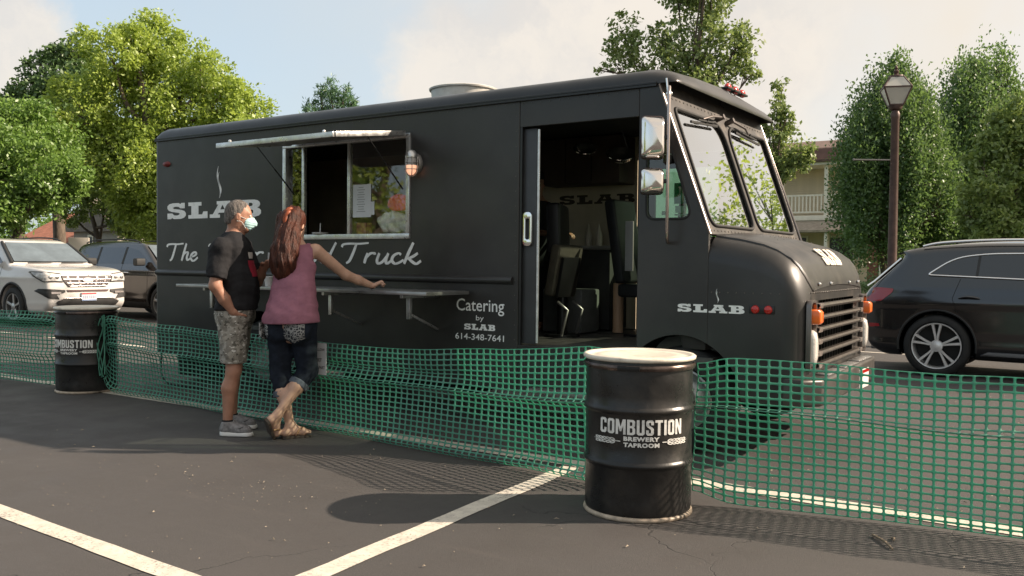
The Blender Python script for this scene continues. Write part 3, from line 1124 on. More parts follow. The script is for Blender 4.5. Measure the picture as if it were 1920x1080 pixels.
# ================================================================== drums
def drum(loc, rot, label, seed):
    R, Hh = 0.292, 0.86
    root = empty('steel_drum', loc, label, 'drum', 'black steel drums holding up the mesh fence')
    Mx = Matrix.Translation(loc)
    black = M('drum_black', (0.014, 0.0135, 0.013), 0.34, var=0.35, vscale=5, bump=0.14, bscale=6, rvar=0.12, dirt=(0.06, 0.05, 0.04), dirt_amt=0.5, dscale=4)
    prof = [(R - 0.006, 0.012), (R - 0.002, 0.03), (R, 0.04)]

    def hoop(z0):
        return [(R + 0.011 * math.sin(PI * i / 8) ** 1.2, z0 - 0.022 + 0.044 * i / 8) for i in range(9)]
    prof += [(R, 0.10)] + hoop(0.295) + [(R, 0.40), (R, 0.50)] + hoop(0.585) + [(R, 0.66), (R, 0.80), (R - 0.003, 0.83), (R - 0.004, 0.845)]
    b = MB()
    b.lathe(prof, 64, Mx)
    sh = b.build('shell', black, root, smooth=50)
    # bottom chime, worn, sunlit edge also put into its colour
    b = MB()
    b.lathe([(R - 0.012, 0.0), (R + 0.004, 0.0), (R + 0.009, 0.008), (R + 0.007, 0.020), (R - 0.004, 0.026), (R - 0.012, 0.02)], 64, Mx, closed=True)
    b.build('bottom_rim', M('drum_rim', (0.42, 0.34, 0.26), 0.5, metal=0.2, var=0.3, vscale=20, dirt=(0.03, 0.025, 0.02), dirt_amt=1.0, dscale=5), root, smooth=60)
    # lid: pressed pan with a rolled edge
    b = MB()
    b.lathe([(0.0, Hh + 0.000), (R * 0.62, Hh + 0.001), (R * 0.64, Hh + 0.003), (R * 0.80, Hh + 0.003), (R * 0.83, Hh - 0.001), (R * 0.93, Hh - 0.001), (R * 0.965, Hh + 0.007), (R + 0.008, Hh + 0.010),
             (R + 0.018, Hh + 0.002), (R + 0.016, Hh - 0.012), (R + 0.004, Hh - 0.018)], 64, Mx)
    lid = b.build('lid', M('drum_lid', (0.70, 0.64, 0.54), 0.42, var=0.12, vscale=4, dirt=(0.25, 0.2, 0.15), dirt_amt=0.6, dscale=6, bump=0.05, bscale=14), root, smooth=60)
    # clamp ring under the lid and its latch
    b = MB()
    b.lathe([(R + 0.001, Hh - 0.058), (R + 0.012, Hh - 0.060), (R + 0.016, Hh - 0.050), (R + 0.016, Hh - 0.040), (R + 0.010, Hh - 0.032), (R + 0.001, Hh - 0.034)], 64, Mx, closed=True)
    ring = b.build('clamp_ring', M('clamp', (0.10, 0.075, 0.065), 0.25, metal=0.75, var=0.4, vscale=18), root, smooth=60)
    b = MB()
    for da in (-0.10, 0.0, 0.12):
        a = rot + da - 0.25
        c, s = math.cos(a), math.sin(a)
        MM = Matrix.Translation((loc[0] + c * (R + 0.016), loc[1] + s * (R + 0.016), loc[2] + Hh - 0.046)) @ Matrix.Rotation(a, 4, 'Z')
        b.obox(MM, 0.022, 0.05, 0.024)
    b.build('latch', M('latch_black', (0.02, 0.02, 0.02), 0.35, metal=0.5), ring, bevel=0.003)
    # printed mark
    white = M('print_white', (0.74, 0.73, 0.69), 0.55, dirt=(0.03, 0.03, 0.03), dirt_amt=0.5, dscale=22)
    rr = R + 0.0022

    def wrap(x, z, d=0.0):
        a = rot + x / R
        q = rr + d
        return (loc[0] + math.cos(a) * q, loc[1] + math.sin(a) * q, loc[2] + z)
    b = MB()
    block_word(b, 'COMBUSTION', -0.235, 0.235, 0.465, 0.545, lambda x, z, d: wrap(x, z, d), t=0.0012)
    b.build('lettering', white, sh, fix=True)
    b = MB()
    for txt, zz, w in (('BREWERY', 0.432, 0.19), ('TAPROOM', 0.400, 0.19)):
        V, F = text_geo(txt, 0.03, offset=0.0016, spacing=1.12)
        V = fit(V, w=w, h=0.0235)
        add_flat(b, [(x - w / 2, y + zz) for x, y in V], F, lambda x, z: wrap(x, z, 0.001))
    b.build('lettering', white, sh, fix=False)
    for sd in (-1, 1):     # barley ears
        b = MB()
        def gl(u, v, d=0.0):
            return wrap(sd * (0.112 + u), 0.428 + v, d)
        b.plate([[(0.0, -0.0022), (0.045, -0.0022), (0.045, 0.0022), (0.0, 0.0022)]], gl, 0.001)
        b.plate([[(0.150, -0.002), (0.178, 0.0), (0.150, 0.002)]], gl, 0.001)
        for i in range(5):
            for q in (-1, 1):
                u0 = 0.03 + i * 0.024
                el = [(u0 + 0.016 + 0.017 * math.cos(a) - q * 0.0045 * math.sin(a), q * 0.0085 + 0.0065 * math.sin(a) + q * 0.004 * math.cos(a)) for a in [2 * PI * k / 10 for k in range(10)]]
                inn = [(u0 + 0.016 + 0.010 * math.cos(a), q * 0.0085 + 0.0026 * math.sin(a) + q * 0.0025 * math.cos(a)) for a in [2 * PI * k / 8 for k in range(8)]]
                b.plate([el, inn], lambda x, z, d, i=i, q=q: gl(x, z, d + 0.0005 + 0.0002 * (2 * i + q)), 0.0008)
        b.build('barley_mark', white, sh, fix=True)
    return root


drum((-2.185, 4.50, 0.0), math.atan2(-4.50, 2.185) + 0.06, 'black steel drum with white lid, nearest the camera', 1)
drum((-8.80, 5.18, 0.0), math.atan2(-5.18, 8.80) - 0.62, 'black steel drum standing far left in front of the white suv', 2)
# cloth-like knot of gathered mesh and cord that ties the fence to the far drum
b = MB()
for i in range(5):
    pts = [(-8.50 + 0.02 * i + 0.03 * math.sin(i * 2 + k * 1.3), 5.14 + 0.02 * math.cos(i + k), 0.16 + 0.12 * k + 0.01 * i) for k in range(6)]
    b.tube([Vector(p) for p in catmull(pts, 3)], 0.006, 6)
tag(b.build('tie_cord', FENCE, smooth=60), 'gathered green strands tied up beside the far drum', 'cord')

# ================================================================== food truck
YN, YF, XR = 6.0, 8.2, -8.85
BLACK = M('truck_black', (0.030, 0.0288, 0.0275), 0.34, var=0.22, vscale=1.6, bump=0.09, bscale=1.7, rvar=0.07, dirt=(0.06, 0.055, 0.05), dirt_amt=0.35, dscale=1.3)
BLACK2 = M('truck_trim_black', (0.012, 0.012, 0.012), 0.32, var=0.2, vscale=5)
RUBBER = M('rubber', (0.012, 0.012, 0.012), 0.7, var=0.3, vscale=12)
ALU = M('aluminium', (0.62, 0.62, 0.61), 0.33, metal=0.85, var=0.15, vscale=9, rvar=0.1, dirt=(0.25, 0.23, 0.2), dirt_amt=0.4, dscale=8)
CHROME = M('chrome', (0.82, 0.80, 0.78), 0.08, metal=1.0)
DARKIN = M('interior_dark', (0.03, 0.028, 0.026), 0.7, var=0.3, vscale=4)
LETTER = M('vinyl_white', (0.84, 0.84, 0.82), 0.45, dirt=(0.05, 0.05, 0.05), dirt_amt=0.25, dscale=18)
RED = M('red_lens', (0.45, 0.015, 0.012), 0.15, coat=0.5)
AMBER = M('amber_lens', (0.85, 0.16, 0.02), 0.2, coat=0.5)
CLEAR = M('lamp_lens', (0.62, 0.59, 0.55), 0.12, coat=0.6, bump=0.25, bscale=70)

truck = empty('food_truck', (-5.3, 7.1, 0), 'matte black step van food truck parked across the lot behind the fence', 'food truck')


def arc(cx, cz, r, a0, a1, n=14):
    return [(cx + r * math.cos(math.radians(a0 + (a1 - a0) * i / n)), cz + r * math.sin(math.radians(a0 + (a1 - a0) * i / n))) for i in range(n + 1)]


def side(y0, s=1):
    return lambda a, b, d: (a, y0 + s * d, b)


ZS = 0.33
RW, FWH = -7.1, -2.6      # wheel centres
zc = 0.40
aa = math.degrees(math.asin((ZS - zc) / 0.455))
win = (-6.73, -5.17, 1.60, 2.46)
rear_arch = arc(RW, zc, 0.455, 180 - aa, aa)
for yy, s, nm in ((YN, 1, 'near'), (YF, -1, 'far')):
    b = MB()
    outer = [(XR + 0.06, ZS)] + rear_arch + [(-4.0, ZS), (-4.0, 2.68), (XR + 0.06, 2.68)]
    loops = [outer]
    if s == 1:
        loops.append([(win[0], win[2]), (win[0], win[3]), (win[1], win[3]), (win[1], win[2])])
    b.plate(loops, side(yy, s), 0.03)
    b.build('side_panel', BLACK, truck, bevel=0.003, seg=1)
    # sill below the cab door, header above it
    b = MB()
    b.plate([[(-3.997, ZS), (-3.06, ZS), (-3.045, 0.48), (-3.0, 0.62), (-2.945, 0.70), (-3.997, 0.70)]], side(yy + s * 0.003, s), 0.03)
    b.build('door_sill', BLACK, truck, bevel=0.003, seg=1)
    b = MB()
    b.plate([[(-3.997, 2.45), (-2.943, 2.45), (-2.943, 2.68), (-3.997, 2.68)]], side(yy + s * 0.002, s), 0.03)
    b.build('door_header', BLACK, truck, bevel=0.003, seg=1)
    # cab side with quarter window
    b = MB()
    front_arch = arc(FWH, zc, 0.455, 180 - 41.7, 62.5, 12)
    outer = [(-2.94, 0.72)] + front_arch[1:-1] + [(-2.39, 0.802), (-2.39, 1.575), (-2.745, 2.58), (-2.78, 2.68), (-2.94, 2.68)]
    qw = round_poly([(-2.875, 1.69), (-2.515, 1.69), (-2.715, 2.30), (-2.875, 2.40)], [0.07, 0.09, 0.05, 0.08])
    b.plate([outer, qw[::-1]], side(yy, s), 0.03)
    b.build('cab_side', BLACK, truck, bevel=0.002, seg=1)
    b = MB()
    b.tube([(x, yy + s * 0.004, z) for x, z in qw + [qw[0], qw[1]]], 0.011, 6, caps=False)
    qf = b.build('window_gasket', RUBBER, truck, smooth=80)
    b = MB()
    b.plate([qw], side(yy + s * 0.012, s), 0.005)
    b.build('quarter_window', glass_mat('cab_glass', (0.62, 0.74, 0.66), refl=1.2, f0=0.03), truck)

# belt rail and gutter
b = MB()
secs = []
for x in (XR + 0.05, -4.05):
    secs.append([(x, YN - 0.001, 1.185), (x, YN - 0.026, 1.20), (x, YN - 0.034, 1.218), (x, YN - 0.026, 1.236), (x, YN - 0.001, 1.252)])
b.loft(secs, cap0=True, cap1=True)
b.build('belt_rail', BLACK, truck, smooth=60)
b = MB()
b.box(XR + 0.03, -2.80, YN - 0.022, YN + 0.02, 2.655, 2.674)
b.box(XR + 0.03, -2.80, YN - 0.022, YN - 0.014, 2.674, 2.690)
b.build('rain_gutter', BLACK2, truck, bevel=0.002, seg=1)

# rear end: rounded corners and doors
for ysgn, y in ((1, YN), (-1, YF)):
    b = MB()
    A, B_ = [], []
    for i in range(7):
        a = math.radians(90 * i / 6)
        px = XR + 0.06 - 0.06 * math.sin(a)
        py = y + ysgn * (0.06 - 0.06 * math.cos(a))
        A.append((px, py, ZS))
        B_.append((px, py, 2.68))
    b.loft([A, B_])
    b.build('rear_corner', BLACK, truck, smooth=60)
for y0, y1 in ((YN + 0.06, 7.098), (7.102, YF - 0.06)):
    b = MB()
    b.box(XR - 0.002, XR + 0.03, y0, y1, ZS, 2.68)
    d = b.build('rear_door', BLACK, truck, bevel=0.004, seg=1)
    b = MB()
    yh = 7.0 if y0 < 7 else 7.2
    b.box(XR - 0.04, XR - 0.004, yh - 0.02, yh + 0.02, 1.2, 1.45)
    b.build('handle', CHROME, d, bevel=0.006)

# roof
def roof_sec(x, drop, ins):
    pts = []
    for i in range(9):
        a = math.radians(90 * i / 8)
        pts.append((x, YN - 0.006 + ins + 0.15 * (1 - math.cos(a)), 2.672 + (0.135 - drop) * math.sin(a)))
    for i in range(1, 8):
        u = i / 8
        y = YN + 0.144 + ins + (YF - YN - 0.288 - 2 * ins) * u
        pts.append((x, y, 2.807 - drop + 0.055 * math.sin(PI * u)))
    left = [(p[0], YN + YF - p[1], p[2]) for p in pts[:9]][::-1]
    return pts + left


b = MB()
st = [(XR - 0.0, 0.125, 0.03), (XR + 0.008, 0.085, 0.016), (XR + 0.03, 0.045, 0.006), (XR + 0.07, 0.014, 0.001), (XR + 0.13, 0.0, 0)]
st += [(x, 0, 0) for x in np.linspace(-8.6, -2.95, 16)] + [(-2.86, 0.008, 0), (-2.78, 0.03, 0.004)]
b.loft([roof_sec(*q) for q in st], cap0=True, cap1=True)
b.build('roof', M('truck_roof', (0.024, 0.024, 0.024), 0.34, var=0.25, vscale=2.5, rvar=0.08, bump=0.03, bscale=3), truck, smooth=50)

# sun visor over the windscreen
b = MB()
prof = [(-2.93, 2.866), (-2.84, 2.855), (-2.76, 2.828), (-2.70, 2.785), (-2.665, 2.735), (-2.650, 2.690), (-2.652, 2.676), (-2.664, 2.680), (-2.682, 2.728), (-2.715, 2.770), (-2.77, 2.806), (-2.85, 2.83), (-2.93, 2.84)]
secs = []
for y, dz, dx, sc in [(5.992, -0.075, -0.03, 0.35), (6.004, -0.05, -0.012, 0.7), (6.03, -0.022, 0, 1), (6.12, -0.006, 0, 1), (6.6, 0.02, 0, 1), (7.1, 0.03, 0, 1), (7.6, 0.02, 0, 1), (8.08, -0.006, 0, 1), (8.17, -0.022, 0, 1), (8.196, -0.05, -0.012, 0.7), (8.208, -0.075, -0.03, 0.35)]:
    rz = [q for q in zip(*[(p[1], p[2]) for p in roof_sec(-3, 0, 0)])]
    top = float(np.interp(y, rz[0], rz[1])) + 0.006
    kz = (top - 2.676) / (2.866 - 2.676)
    secs.append([(x + dx, y, 2.676 + (z - 2.676) * kz) for x, z in prof])
b.loft(secs, closed=True, cap0=True, cap1=True)
b.build('sun_visor', BLACK, truck, smooth=50)

# windscreen: header, frame, panes
NX, NZ = 0.9428, 0.3325
BX, BZ = -2.39, 1.58


def ws(a, v, d):
    return (BX - NZ * v - NX * d, a, BZ + NX * v - NZ * d)


ho = [round_poly([(6.10, 0.07), (7.03, 0.07), (7.03, 0.985), (6.10, 0.985)], [0.10, 0.10, 0.20, 0.06], 6),
      round_poly([(7.13, 0.07), (8.10, 0.07), (8.10, 0.985), (7.13, 0.985)], [0.10, 0.10, 0.06, 0.20], 6)]
b = MB()
b.plate([[(6.003, 0), (8.197, 0), (8.197, 1.19), (6.003, 1.19)], ho[0][::-1], ho[1][::-1]], ws, 0.03)
FRAMEM = M('windscreen_frame', (0.035, 0.031, 0.029), 0.45, var=0.3, vscale=8, dirt=(0.2, 0.17, 0.14), dirt_amt=0.5, dscale=6)
fr = b.build('windscreen_frame', FRAMEM, truck, bevel=0.003, seg=1)
for h in ho:
    b = MB()
    b.tube([ws(a, v, -0.004) for a, v in h + h[:2]], 0.014, 6, caps=False)
    b.build('window_gasket', RUBBER, truck, smooth=80)
    b = MB()
    b.plate([h], lambda a, v, d: ws(a, v, d + 0.010), 0.006)
    b.build('windscreen_pane', glass_mat('screen_glass', (0.72, 0.80, 0.75), refl=1.6, f0=0.40, rough=0.012), truck)
# bright A-pillar trim
for y in (6.0, 8.2):
    b = MB()
    b.tube([(BX + 0.012, y, BZ), (-2.758, y, 2.60), (-2.785, y, 2.67)], 0.010, 6)
    b.build('pillar_trim', M('pillar_metal', (0.30, 0.26, 0.24), 0.3, metal=0.7), truck, smooth=60)
# wipers hang from the header
for py, dirn in ((6.98, -1), (7.20, 1)):
    b = MB()
    p0 = Vector(ws(py, 1.02, -0.05))
    p1 = Vector(ws(py + dirn * 0.26, 0.985, -0.06))
    p2 = Vector(ws(py + dirn * 0.40, 0.955, -0.03))
    b.tube([p0, p1, p2], [0.012, 0.010, 0.007], 6)
    b.cyl(ws(py, 1.02, 0.0), ws(py, 1.02, -0.07), 0.022, n=12)
    w = b.build('wiper', M('wiper_metal', (0.14, 0.12, 0.11), 0.35, metal=0.6), truck, smooth=50)
    b = MB()
    q0, q1 = Vector(ws(py + dirn * 0.10, 0.94, -0.018)), Vector(ws(py + dirn * 0.66, 0.90, -0.018))
    b.bar(q0, q1, 0.016, 0.02)
    b.bar(q0.lerp(q1, 0.2) + Vector((0.015, 0, 0.02)), q0.lerp(q1, 0.8) + Vector((0.015, 0, 0.02)), 0.012, 0.012)
    b.bar(q0.lerp(q1, 0.48), q0.lerp(q1, 0.48) + Vector((0.03, 0, 0.04)), 0.012, 0.012)
    b.build('wiper_blade', RUBBER, w, bevel=0.003)


# nose: lofted cowl with rounded shoulders
def zt(x):
    return float(np.interp(x, [-2.39, -2.2, -2.05, -1.95, -1.87, -1.82, -1.785, -1.762, -1.752, -1.75], [1.575, 1.545, 1.51, 1.47, 1.415, 1.36, 1.30, 1.245, 1.215, 1.20]))


def shear(p):
    x, y, z = p
    w = min(1.0, max(0.0, (x + 2.39) / 0.64))
    return (x + 0.02 * w - 0.043 * (y - 6.1) * w, y, z)


def zb(x):
    dx = abs(x - FWH)
    return zc + math.sqrt(0.455 ** 2 - dx * dx) if dx < 0.449 else 0.42


def nose_sec(x):
    rc = 0.15
    u = max(0.0, x - (-1.75 - rc))
    ins = rc - math.sqrt(max(0, rc * rc - u * u))
    t_, rs = zt(x), 0.20
    zb_ = zb(x)
    pts = [(x, YN + ins, zb_ + (t_ - rs - zb_) * k / 4) for k in range(4)]
    for i in range(11):
        a = math.radians(90 * i / 10)
        pts.append((x, YN + ins + rs * (1 - math.cos(a)), t_ - rs + rs * math.sin(a)))
    ya = YN + ins + rs
    for i in range(1, 6):
        y = ya + (7.1 - ya) * i / 6
        pts.append((x, y, t_ + 0.03 * math.sin(PI / 2 * i / 6)))
    pts.append((x, 7.1, t_ + 0.03))
    mir = [(p[0], YN + YF - p[1], p[2]) for p in pts[:-1]][::-1]
    return [shear(p) for p in pts + mir]


xs = list(np.linspace(-2.388, -2.16, 10)) + list(np.linspace(-2.14, -1.90, 9)) + [-1.87, -1.845, -1.82, -1.80, -1.785, -1.772, -1.762, -1.755, -1.751, -1.75]
b = MB()
b.loft([nose_sec(x) for x in xs])
b.build('cowl', BLACK, truck, smooth=70)
# front face with the radiator opening
fs = nose_sec(-1.75)
floop = [(p[1], p[2]) for p in fs]
gro = [(6.45, 0.64), (6.45, 1.12), (7.68, 1.12), (7.68, 0.64)]


def fface(a, z, d):
    p = shear((-1.75, a, z))
    return (p[0] - d, a, z)


FACE = M('truck_face', (0.024, 0.023, 0.022), 0.40, var=0.3, vscale=6, dirt=(0.10, 0.085, 0.07), dirt_amt=0.45, dscale=3, bump=0.03, bscale=4)
b = MB()
b.plate([floop, gro], fface, 0.012)
b.build('nose_face', FACE, truck)
b = MB()
b.plate([[(6.42, 0.62), (7.71, 0.62), (7.71, 1.14), (6.42, 1.14)]], lambda a, z, d: fface(a, z, d + 0.10), 0.02)
rad = b.build('radiator', M('radiator_black', (0.008, 0.008, 0.008), 0.6), truck)
for i in range(13):
    b = MB()
    y = 6.5 + i * 0.095
    b.plate([[(y, 0.63), (y + 0.012, 0.63), (y + 0.012, 1.13), (y, 1.13)]], lambda a, z, d: fface(a, z, d + 0.07), 0.03)
    b.build('radiator_fin', M('fin_grey', (0.05, 0.048, 0.045), 0.4, metal=0.5), rad)
# hood skin
b = MB()
hs = []
for x in xs[:-1]:
    S_ = nose_sec(x)
    k0 = 4 + 8
    k1 = len(S_) - 1 - k0
    hs.append([(p[0] + 0.006 * (1 if x > -1.9 else 0), p[1], p[2] + 0.010) for p in S_[k0:k1 + 1]])
b.loft(hs)
# turned-down edges
e0 = [r_[0] for r_ in hs]
e1 = [r_[-1] for r_ in hs]
b.loft([e0, [(x, y - 0.004, z - 0.016) for x, y, z in e0]])
b.loft([e1, [(x, y + 0.004, z - 0.016) for x, y, z in e1]])
fr_e = hs[-1]
b.loft([fr_e, [(x + 0.004, y, z - 0.022) for x, y, z in fr_e], [(x - 0.012, y, z - 0.030) for x, y, z in fr_e]])
hood = b.build('hood', FACE, truck, smooth=50, merge=True)
# hood lettering, reading from the front
b = MB()


def hoodpt(a, v, d):
    # a along Y, v 0..1 up the slope
    x = -1.80 - 0.115 * v
    z = zt(x) + 0.03 * math.sin(PI / 2 * min(1, max(0, (1.1 - abs(a - 7.1)) / 0.75))) + 0.0135
    p = shear((x, a, z))
    return (p[0] + 0.010 + d, p[1], p[2] + d)


def slab_sub(mb, x0, x1, z0, z1, fn, t):
    slab_word(mb, x0, x1, z0, z1, fn, t)


slab_sub(b, 6.86, 7.42, 0.0, 1.0, hoodpt, 0.004)
b.build('lettering', M('vinyl_cream', (0.75, 0.66, 0.55), 0.5), hood)
# hood latches
for y in (6.42, 6.78, 7.45, 7.80):
    b = MB()
    p = Vector(shear((-1.738, y, 1.235)))
    b.sphere(p, 0.014, 8, 6)
    b.build('hood_latch', CHROME, hood, smooth=80)
# grille bars
for i in range(6):
    b = MB()
    z = 1.085 - i * 0.083
    b.loft([[fface(a, z + dz, dx) for dz, dx in ((-0.015, -0.035), (0.0, -0.048), (0.015, -0.04), (0.017, -0.012), (-0.012, -0.012))] for a in np.linspace(6.30, 7.84, 9)], closed=True, cap0=True, cap1=True)
    bar_ = b.build('grille_bar', M('bar_metal', (0.09, 0.08, 0.072), 0.38, metal=0.6, var=0.2, vscale=10), truck, smooth=40)
    for ye in (6.30, 7.76):  # bright end pieces stand in for highlights on the bars
        b = MB()
        b.loft([[fface(a, z + dz, dx) for dz, dx in ((-0.017, -0.050), (0.017, -0.052), (0.019, 0.0), (-0.014, 0.0))] for a in (ye, ye + 0.085)], closed=True, cap0=True, cap1=True)
        b.build('bar_glint', M('bar_glint_metal', (0.40, 0.35, 0.32), 0.3, metal=0.7), bar_, bevel=0.003)
# headlamp groups
for yc in (6.185, 8.01):
    root = truck
    b = MB()
    b.plate([rrect(yc - 0.085, yc + 0.085, 0.64, 1.13, 0.05), rrect(yc - 0.068, yc + 0.068, 0.66, 1.11, 0.04)[::-1]], lambda a, z, d: fface(a, z, -0.035 + d), 0.035)
    bz = b.build('lamp_bezel', M('bezel_metal', (0.17, 0.15, 0.14), 0.3, metal=0.7), truck, bevel=0.004)
    b = MB()
    b.plate([rrect(yc - 0.07, yc + 0.07, 0.655, 1.115, 0.04)], lambda a, z, d: fface(a, z, -0.004 + d), 0.004)
    b.build('lamp_plate', BLACK2, truck)
    b = MB()
    o0 = rrect(yc - 0.058, yc + 0.058, 0.675, 0.925, 0.055, 6)
    o1 = [(yc + (a - yc) * 0.78, 0.80 + (z - 0.80) * 0.86) for a, z in o0]
    o2 = [(yc + (a - yc) * 0.4, 0.80 + (z - 0.80) * 0.5) for a, z in o0]
    b.loft([[fface(a, z, 0.0) for a, z in o0], [fface(a, z, -0.03) for a, z in o0], [fface(a, z, -0.052) for a, z in o1], [fface(a, z, -0.062) for a, z in o2]], closed=True, cap1=True)
    b.build('headlight', CLEAR, truck, smooth=60)
    b = MB()
    o0 = rrect(yc - 0.05, yc + 0.05, 0.965, 1.065, 0.02, 4)
    b.loft([[fface(a, z, 0.0) for a, z in o0], [fface(a, z, -0.075) for a, z in o0], [fface(yc + (a - yc) * 0.7, 1.015 + (z - 1.015) * 0.7, -0.09) for a, z in o0]], closed=True, cap1=True)
    b.build('turn_signal', AMBER, truck, smooth=50)
# front bumper: bent channel with step-plates
b = MB()
secs = []
for y, dx in ((6.0, -0.12), (6.12, -0.02), (6.3, 0.0), (7.9, 0.0), (8.08, -0.02), (8.2, -0.12)):
    x0 = shear((-1.75, y, 0))[0]
    secs.append([(x0 + 0.0 + dx, y, 0.60), (x0 + 0.115 + dx, y, 0.60), (x0 + 0.13 + dx, y, 0.585), (x0 + 0.13 + dx, y, 0.43), (x0 + 0.115 + dx, y, 0.415), (x0 + dx, y, 0.415)])
b.loft(secs, closed=True, cap0=True, cap1=True)
bump = b.build('front_bumper', M('bumper_grey', (0.075, 0.07, 0.065), 0.42, metal=0.5, var=0.3, vscale=5), truck, bevel=0.008)
for i, dz in enumerate((0.0,)):
    for yy in (6.35, 6.9, 7.45):
        b = MB()
        x0 = shear((-1.75, yy + 0.2, 0))[0]
        b.box(x0 + 0.02, x0 + 0.11, yy, yy + 0.45, 0.602, 0.612)
        b.build('step_plate', ALU, bump, bevel=0.003)
b = MB()
xp = shear((-1.75, 7.45, 0))[0] + 0.134
b.box(xp, xp + 0.008, 7.30, 7.60, 0.40, 0.55)
lp = b.build('licence_plate', M('plate_white', (0.7, 0.69, 0.66), 0.4), truck, bevel=0.004)
b = MB()
b.box(xp + 0.010, xp + 0.012, 7.31, 7.59, 0.52, 0.545)
b.build('plate_band', RED, lp)
# clearance lamps on the visor
for k in range(3):
    b = MB()
    y = 7.32 + k * 0.17
    b.box(-2.80, -2.735, y - 0.07, y + 0.07, 2.845, 2.862)
    base = b.build('clearance_lamp', BLACK2, truck, bevel=0.004)
    b = MB()
    b.sphere((-2.765, y, 2.865), 0.055, 12, 8, sx=0.5, sz=0.65)
    b.build('lens', RED, base, smooth=80)
# side markers
for x in (-2.045, -1.955):
    b = MB()
    b.lathe([(0.0, 0.022), (0.020, 0.020), (0.028, 0.010), (0.030, 0.0)], 16, Matrix.Translation((x, YN - 0.002, 1.06)) @ Matrix.Rotation(PI / 2, 4, 'X'))
    b.build('side_marker', RED, truck, smooth=60)
b = MB()
b.box(-2.09, -1.91, YN - 0.006, YN + 0.01, 1.03, 1.09)
b.build('marker_base', BLACK2, truck, bevel=0.01)
b = MB()
b.lathe([(0.0, 0.03), (0.03, 0.025), (0.04, 0.0)], 16, Matrix.Translation((-8.62, YN, 2.40)) @ Matrix.Rotation(PI / 2, 4, 'X') @ Matrix.Diagonal((1.5, 0.8, 1, 1)))
b.build('rear_marker', M('red_lens_dull', (0.16, 0.02, 0.018), 0.4), truck, smooth=60)

# rivets: far too many and too small to pick apart
b = MB()


def rivet(p, n, r=0.007):
    n = Vector(n)
    p = Vector(p)
    R1 = b.ring(p, n, r, 6)
    R2 = b.ring(p + n * r * 0.5, n, r * 0.6, 6)
    b.add(R1 + R2, [(i, (i + 1) % 6, 6 + (i + 1) % 6, 6 + i) for i in range(6)] + [tuple(range(6, 12))])


for k in range(30):
    rivet(ws(6.06 + k * 0.07, 0.03, -0.001), (NX, 0, NZ), 0.008)
    rivet(ws(6.06 + k * 0.07, 1.06, -0.001), (NX, 0, NZ), 0.008)
for k in range(26):
    rivet(fface(6.22 + k * 0.068, 1.175, -0.001), (1, 0, 0), 0.0075)
for k in range(14):
    rivet(fface(6.33, 0.64 + k * 0.036, -0.001), (1, 0, 0), 0.005)
for k in range(70):
    rivet((XR + 0.12 + k * 0.085, YN - 0.001, 2.635), (0, -1, 0), 0.005)
for k in range(26):
    rivet((-3.93 + 0.0, YN - 0.0, 0.36 + k * 0.012), (0, -1, 0), 0.003)
for zz in np.arange(0.5, 2.6, 0.12):
    rivet((-4.03, YN - 0.001, zz), (0, -1, 0), 0.005)
    rivet((XR + 0.10, YN - 0.001, zz), (0, -1, 0), 0.005)
r3 = random.Random(5)
for k in range(60):
    x = -2.36 + r3.random() * 0.5
    y = 6.28 + r3.random() * 1.5
    p = shear((x, y, zt(x) + 0.012 + 0.03 * math.sin(PI / 2 * min(1, (1.1 - abs(y - 7.1)) / 0.75))))
    if k % 3 == 0:
        rivet(p, (0.2, 0, 1), 0.006)
for k in range(9):
    rivet((shear((-1.90 + k * 0.0, YN, 0))[0] - k * 0.06, YN - 0.001, 1.17), (0, -1, 0), 0.006)
tag(b.build('rivets', M('rivet_metal', (0.12, 0.11, 0.10), 0.35, metal=0.5), truck, fix=False), kind='stuff')

# ---- roof exhaust
b = MB()
Mx = Matrix.Translation((-5.40, 7.1, 0))
b.lathe([(0.28, 2.84), (0.28, 2.93), (0.315, 2.95), (0.325, 3.045), (0.342, 3.05), (0.346, 3.065), (0.33, 3.073), (0.31, 3.06), (0.30, 2.97)], 40, Mx)
b.build('roof_vent', M('vent_white', (0.66, 0.65, 0.62), 0.45, var=0.1, vscale=6, dirt=(0.3, 0.27, 0.22), dirt_amt=0.5, dscale=5), truck, smooth=40)
b = MB()
b.box(-5.8, -5.0, 6.7, 7.5, 2.82, 2.87)
b.build('vent_curb', BLACK2, truck, bevel=0.008)

# ---- serving window
X0, X1, Z0, Z1 = win
for (x0, x1, z0, z1) in ((X0 - 0.03, X1 + 0.03, Z0 - 0.035, Z0 + 0.012), (X0 - 0.03, X1 + 0.03, Z1 - 0.010, Z1 + 0.028), (X0 - 0.03, X0 + 0.012, Z0 + 0.0125, Z1 - 0.0105), (X1 - 0.012, X1 + 0.03, Z0 + 0.0125, Z1 - 0.0105)):
    b = MB()
    b.box(x0, x1, YN - 0.018, YN + 0.05, z0, z1)
    b.build('window_frame', ALU, truck, bevel=0.004)
for x in (-6.50, -5.895):
    b = MB()
    b.box(x - 0.016, x + 0.016, YN + 0.005, YN + 0.045, Z0 + 0.013, Z1 - 0.011)
    b.build('window_mullion', ALU, truck, bevel=0.003)
for (x0, x1, yy) in ((-5.877, X1 - 0.014, 0.022), (X0 + 0.014, -6.518, 0.030)):
    b = MB()
    b.box(x0, x1, YN + yy, YN + yy + 0.006, Z0 + 0.014, Z1 - 0.012)
    b.build('window_pane', glass_mat('serving_glass', (0.95, 0.96, 0.93), refl=1.3, f0=0.05), truck)
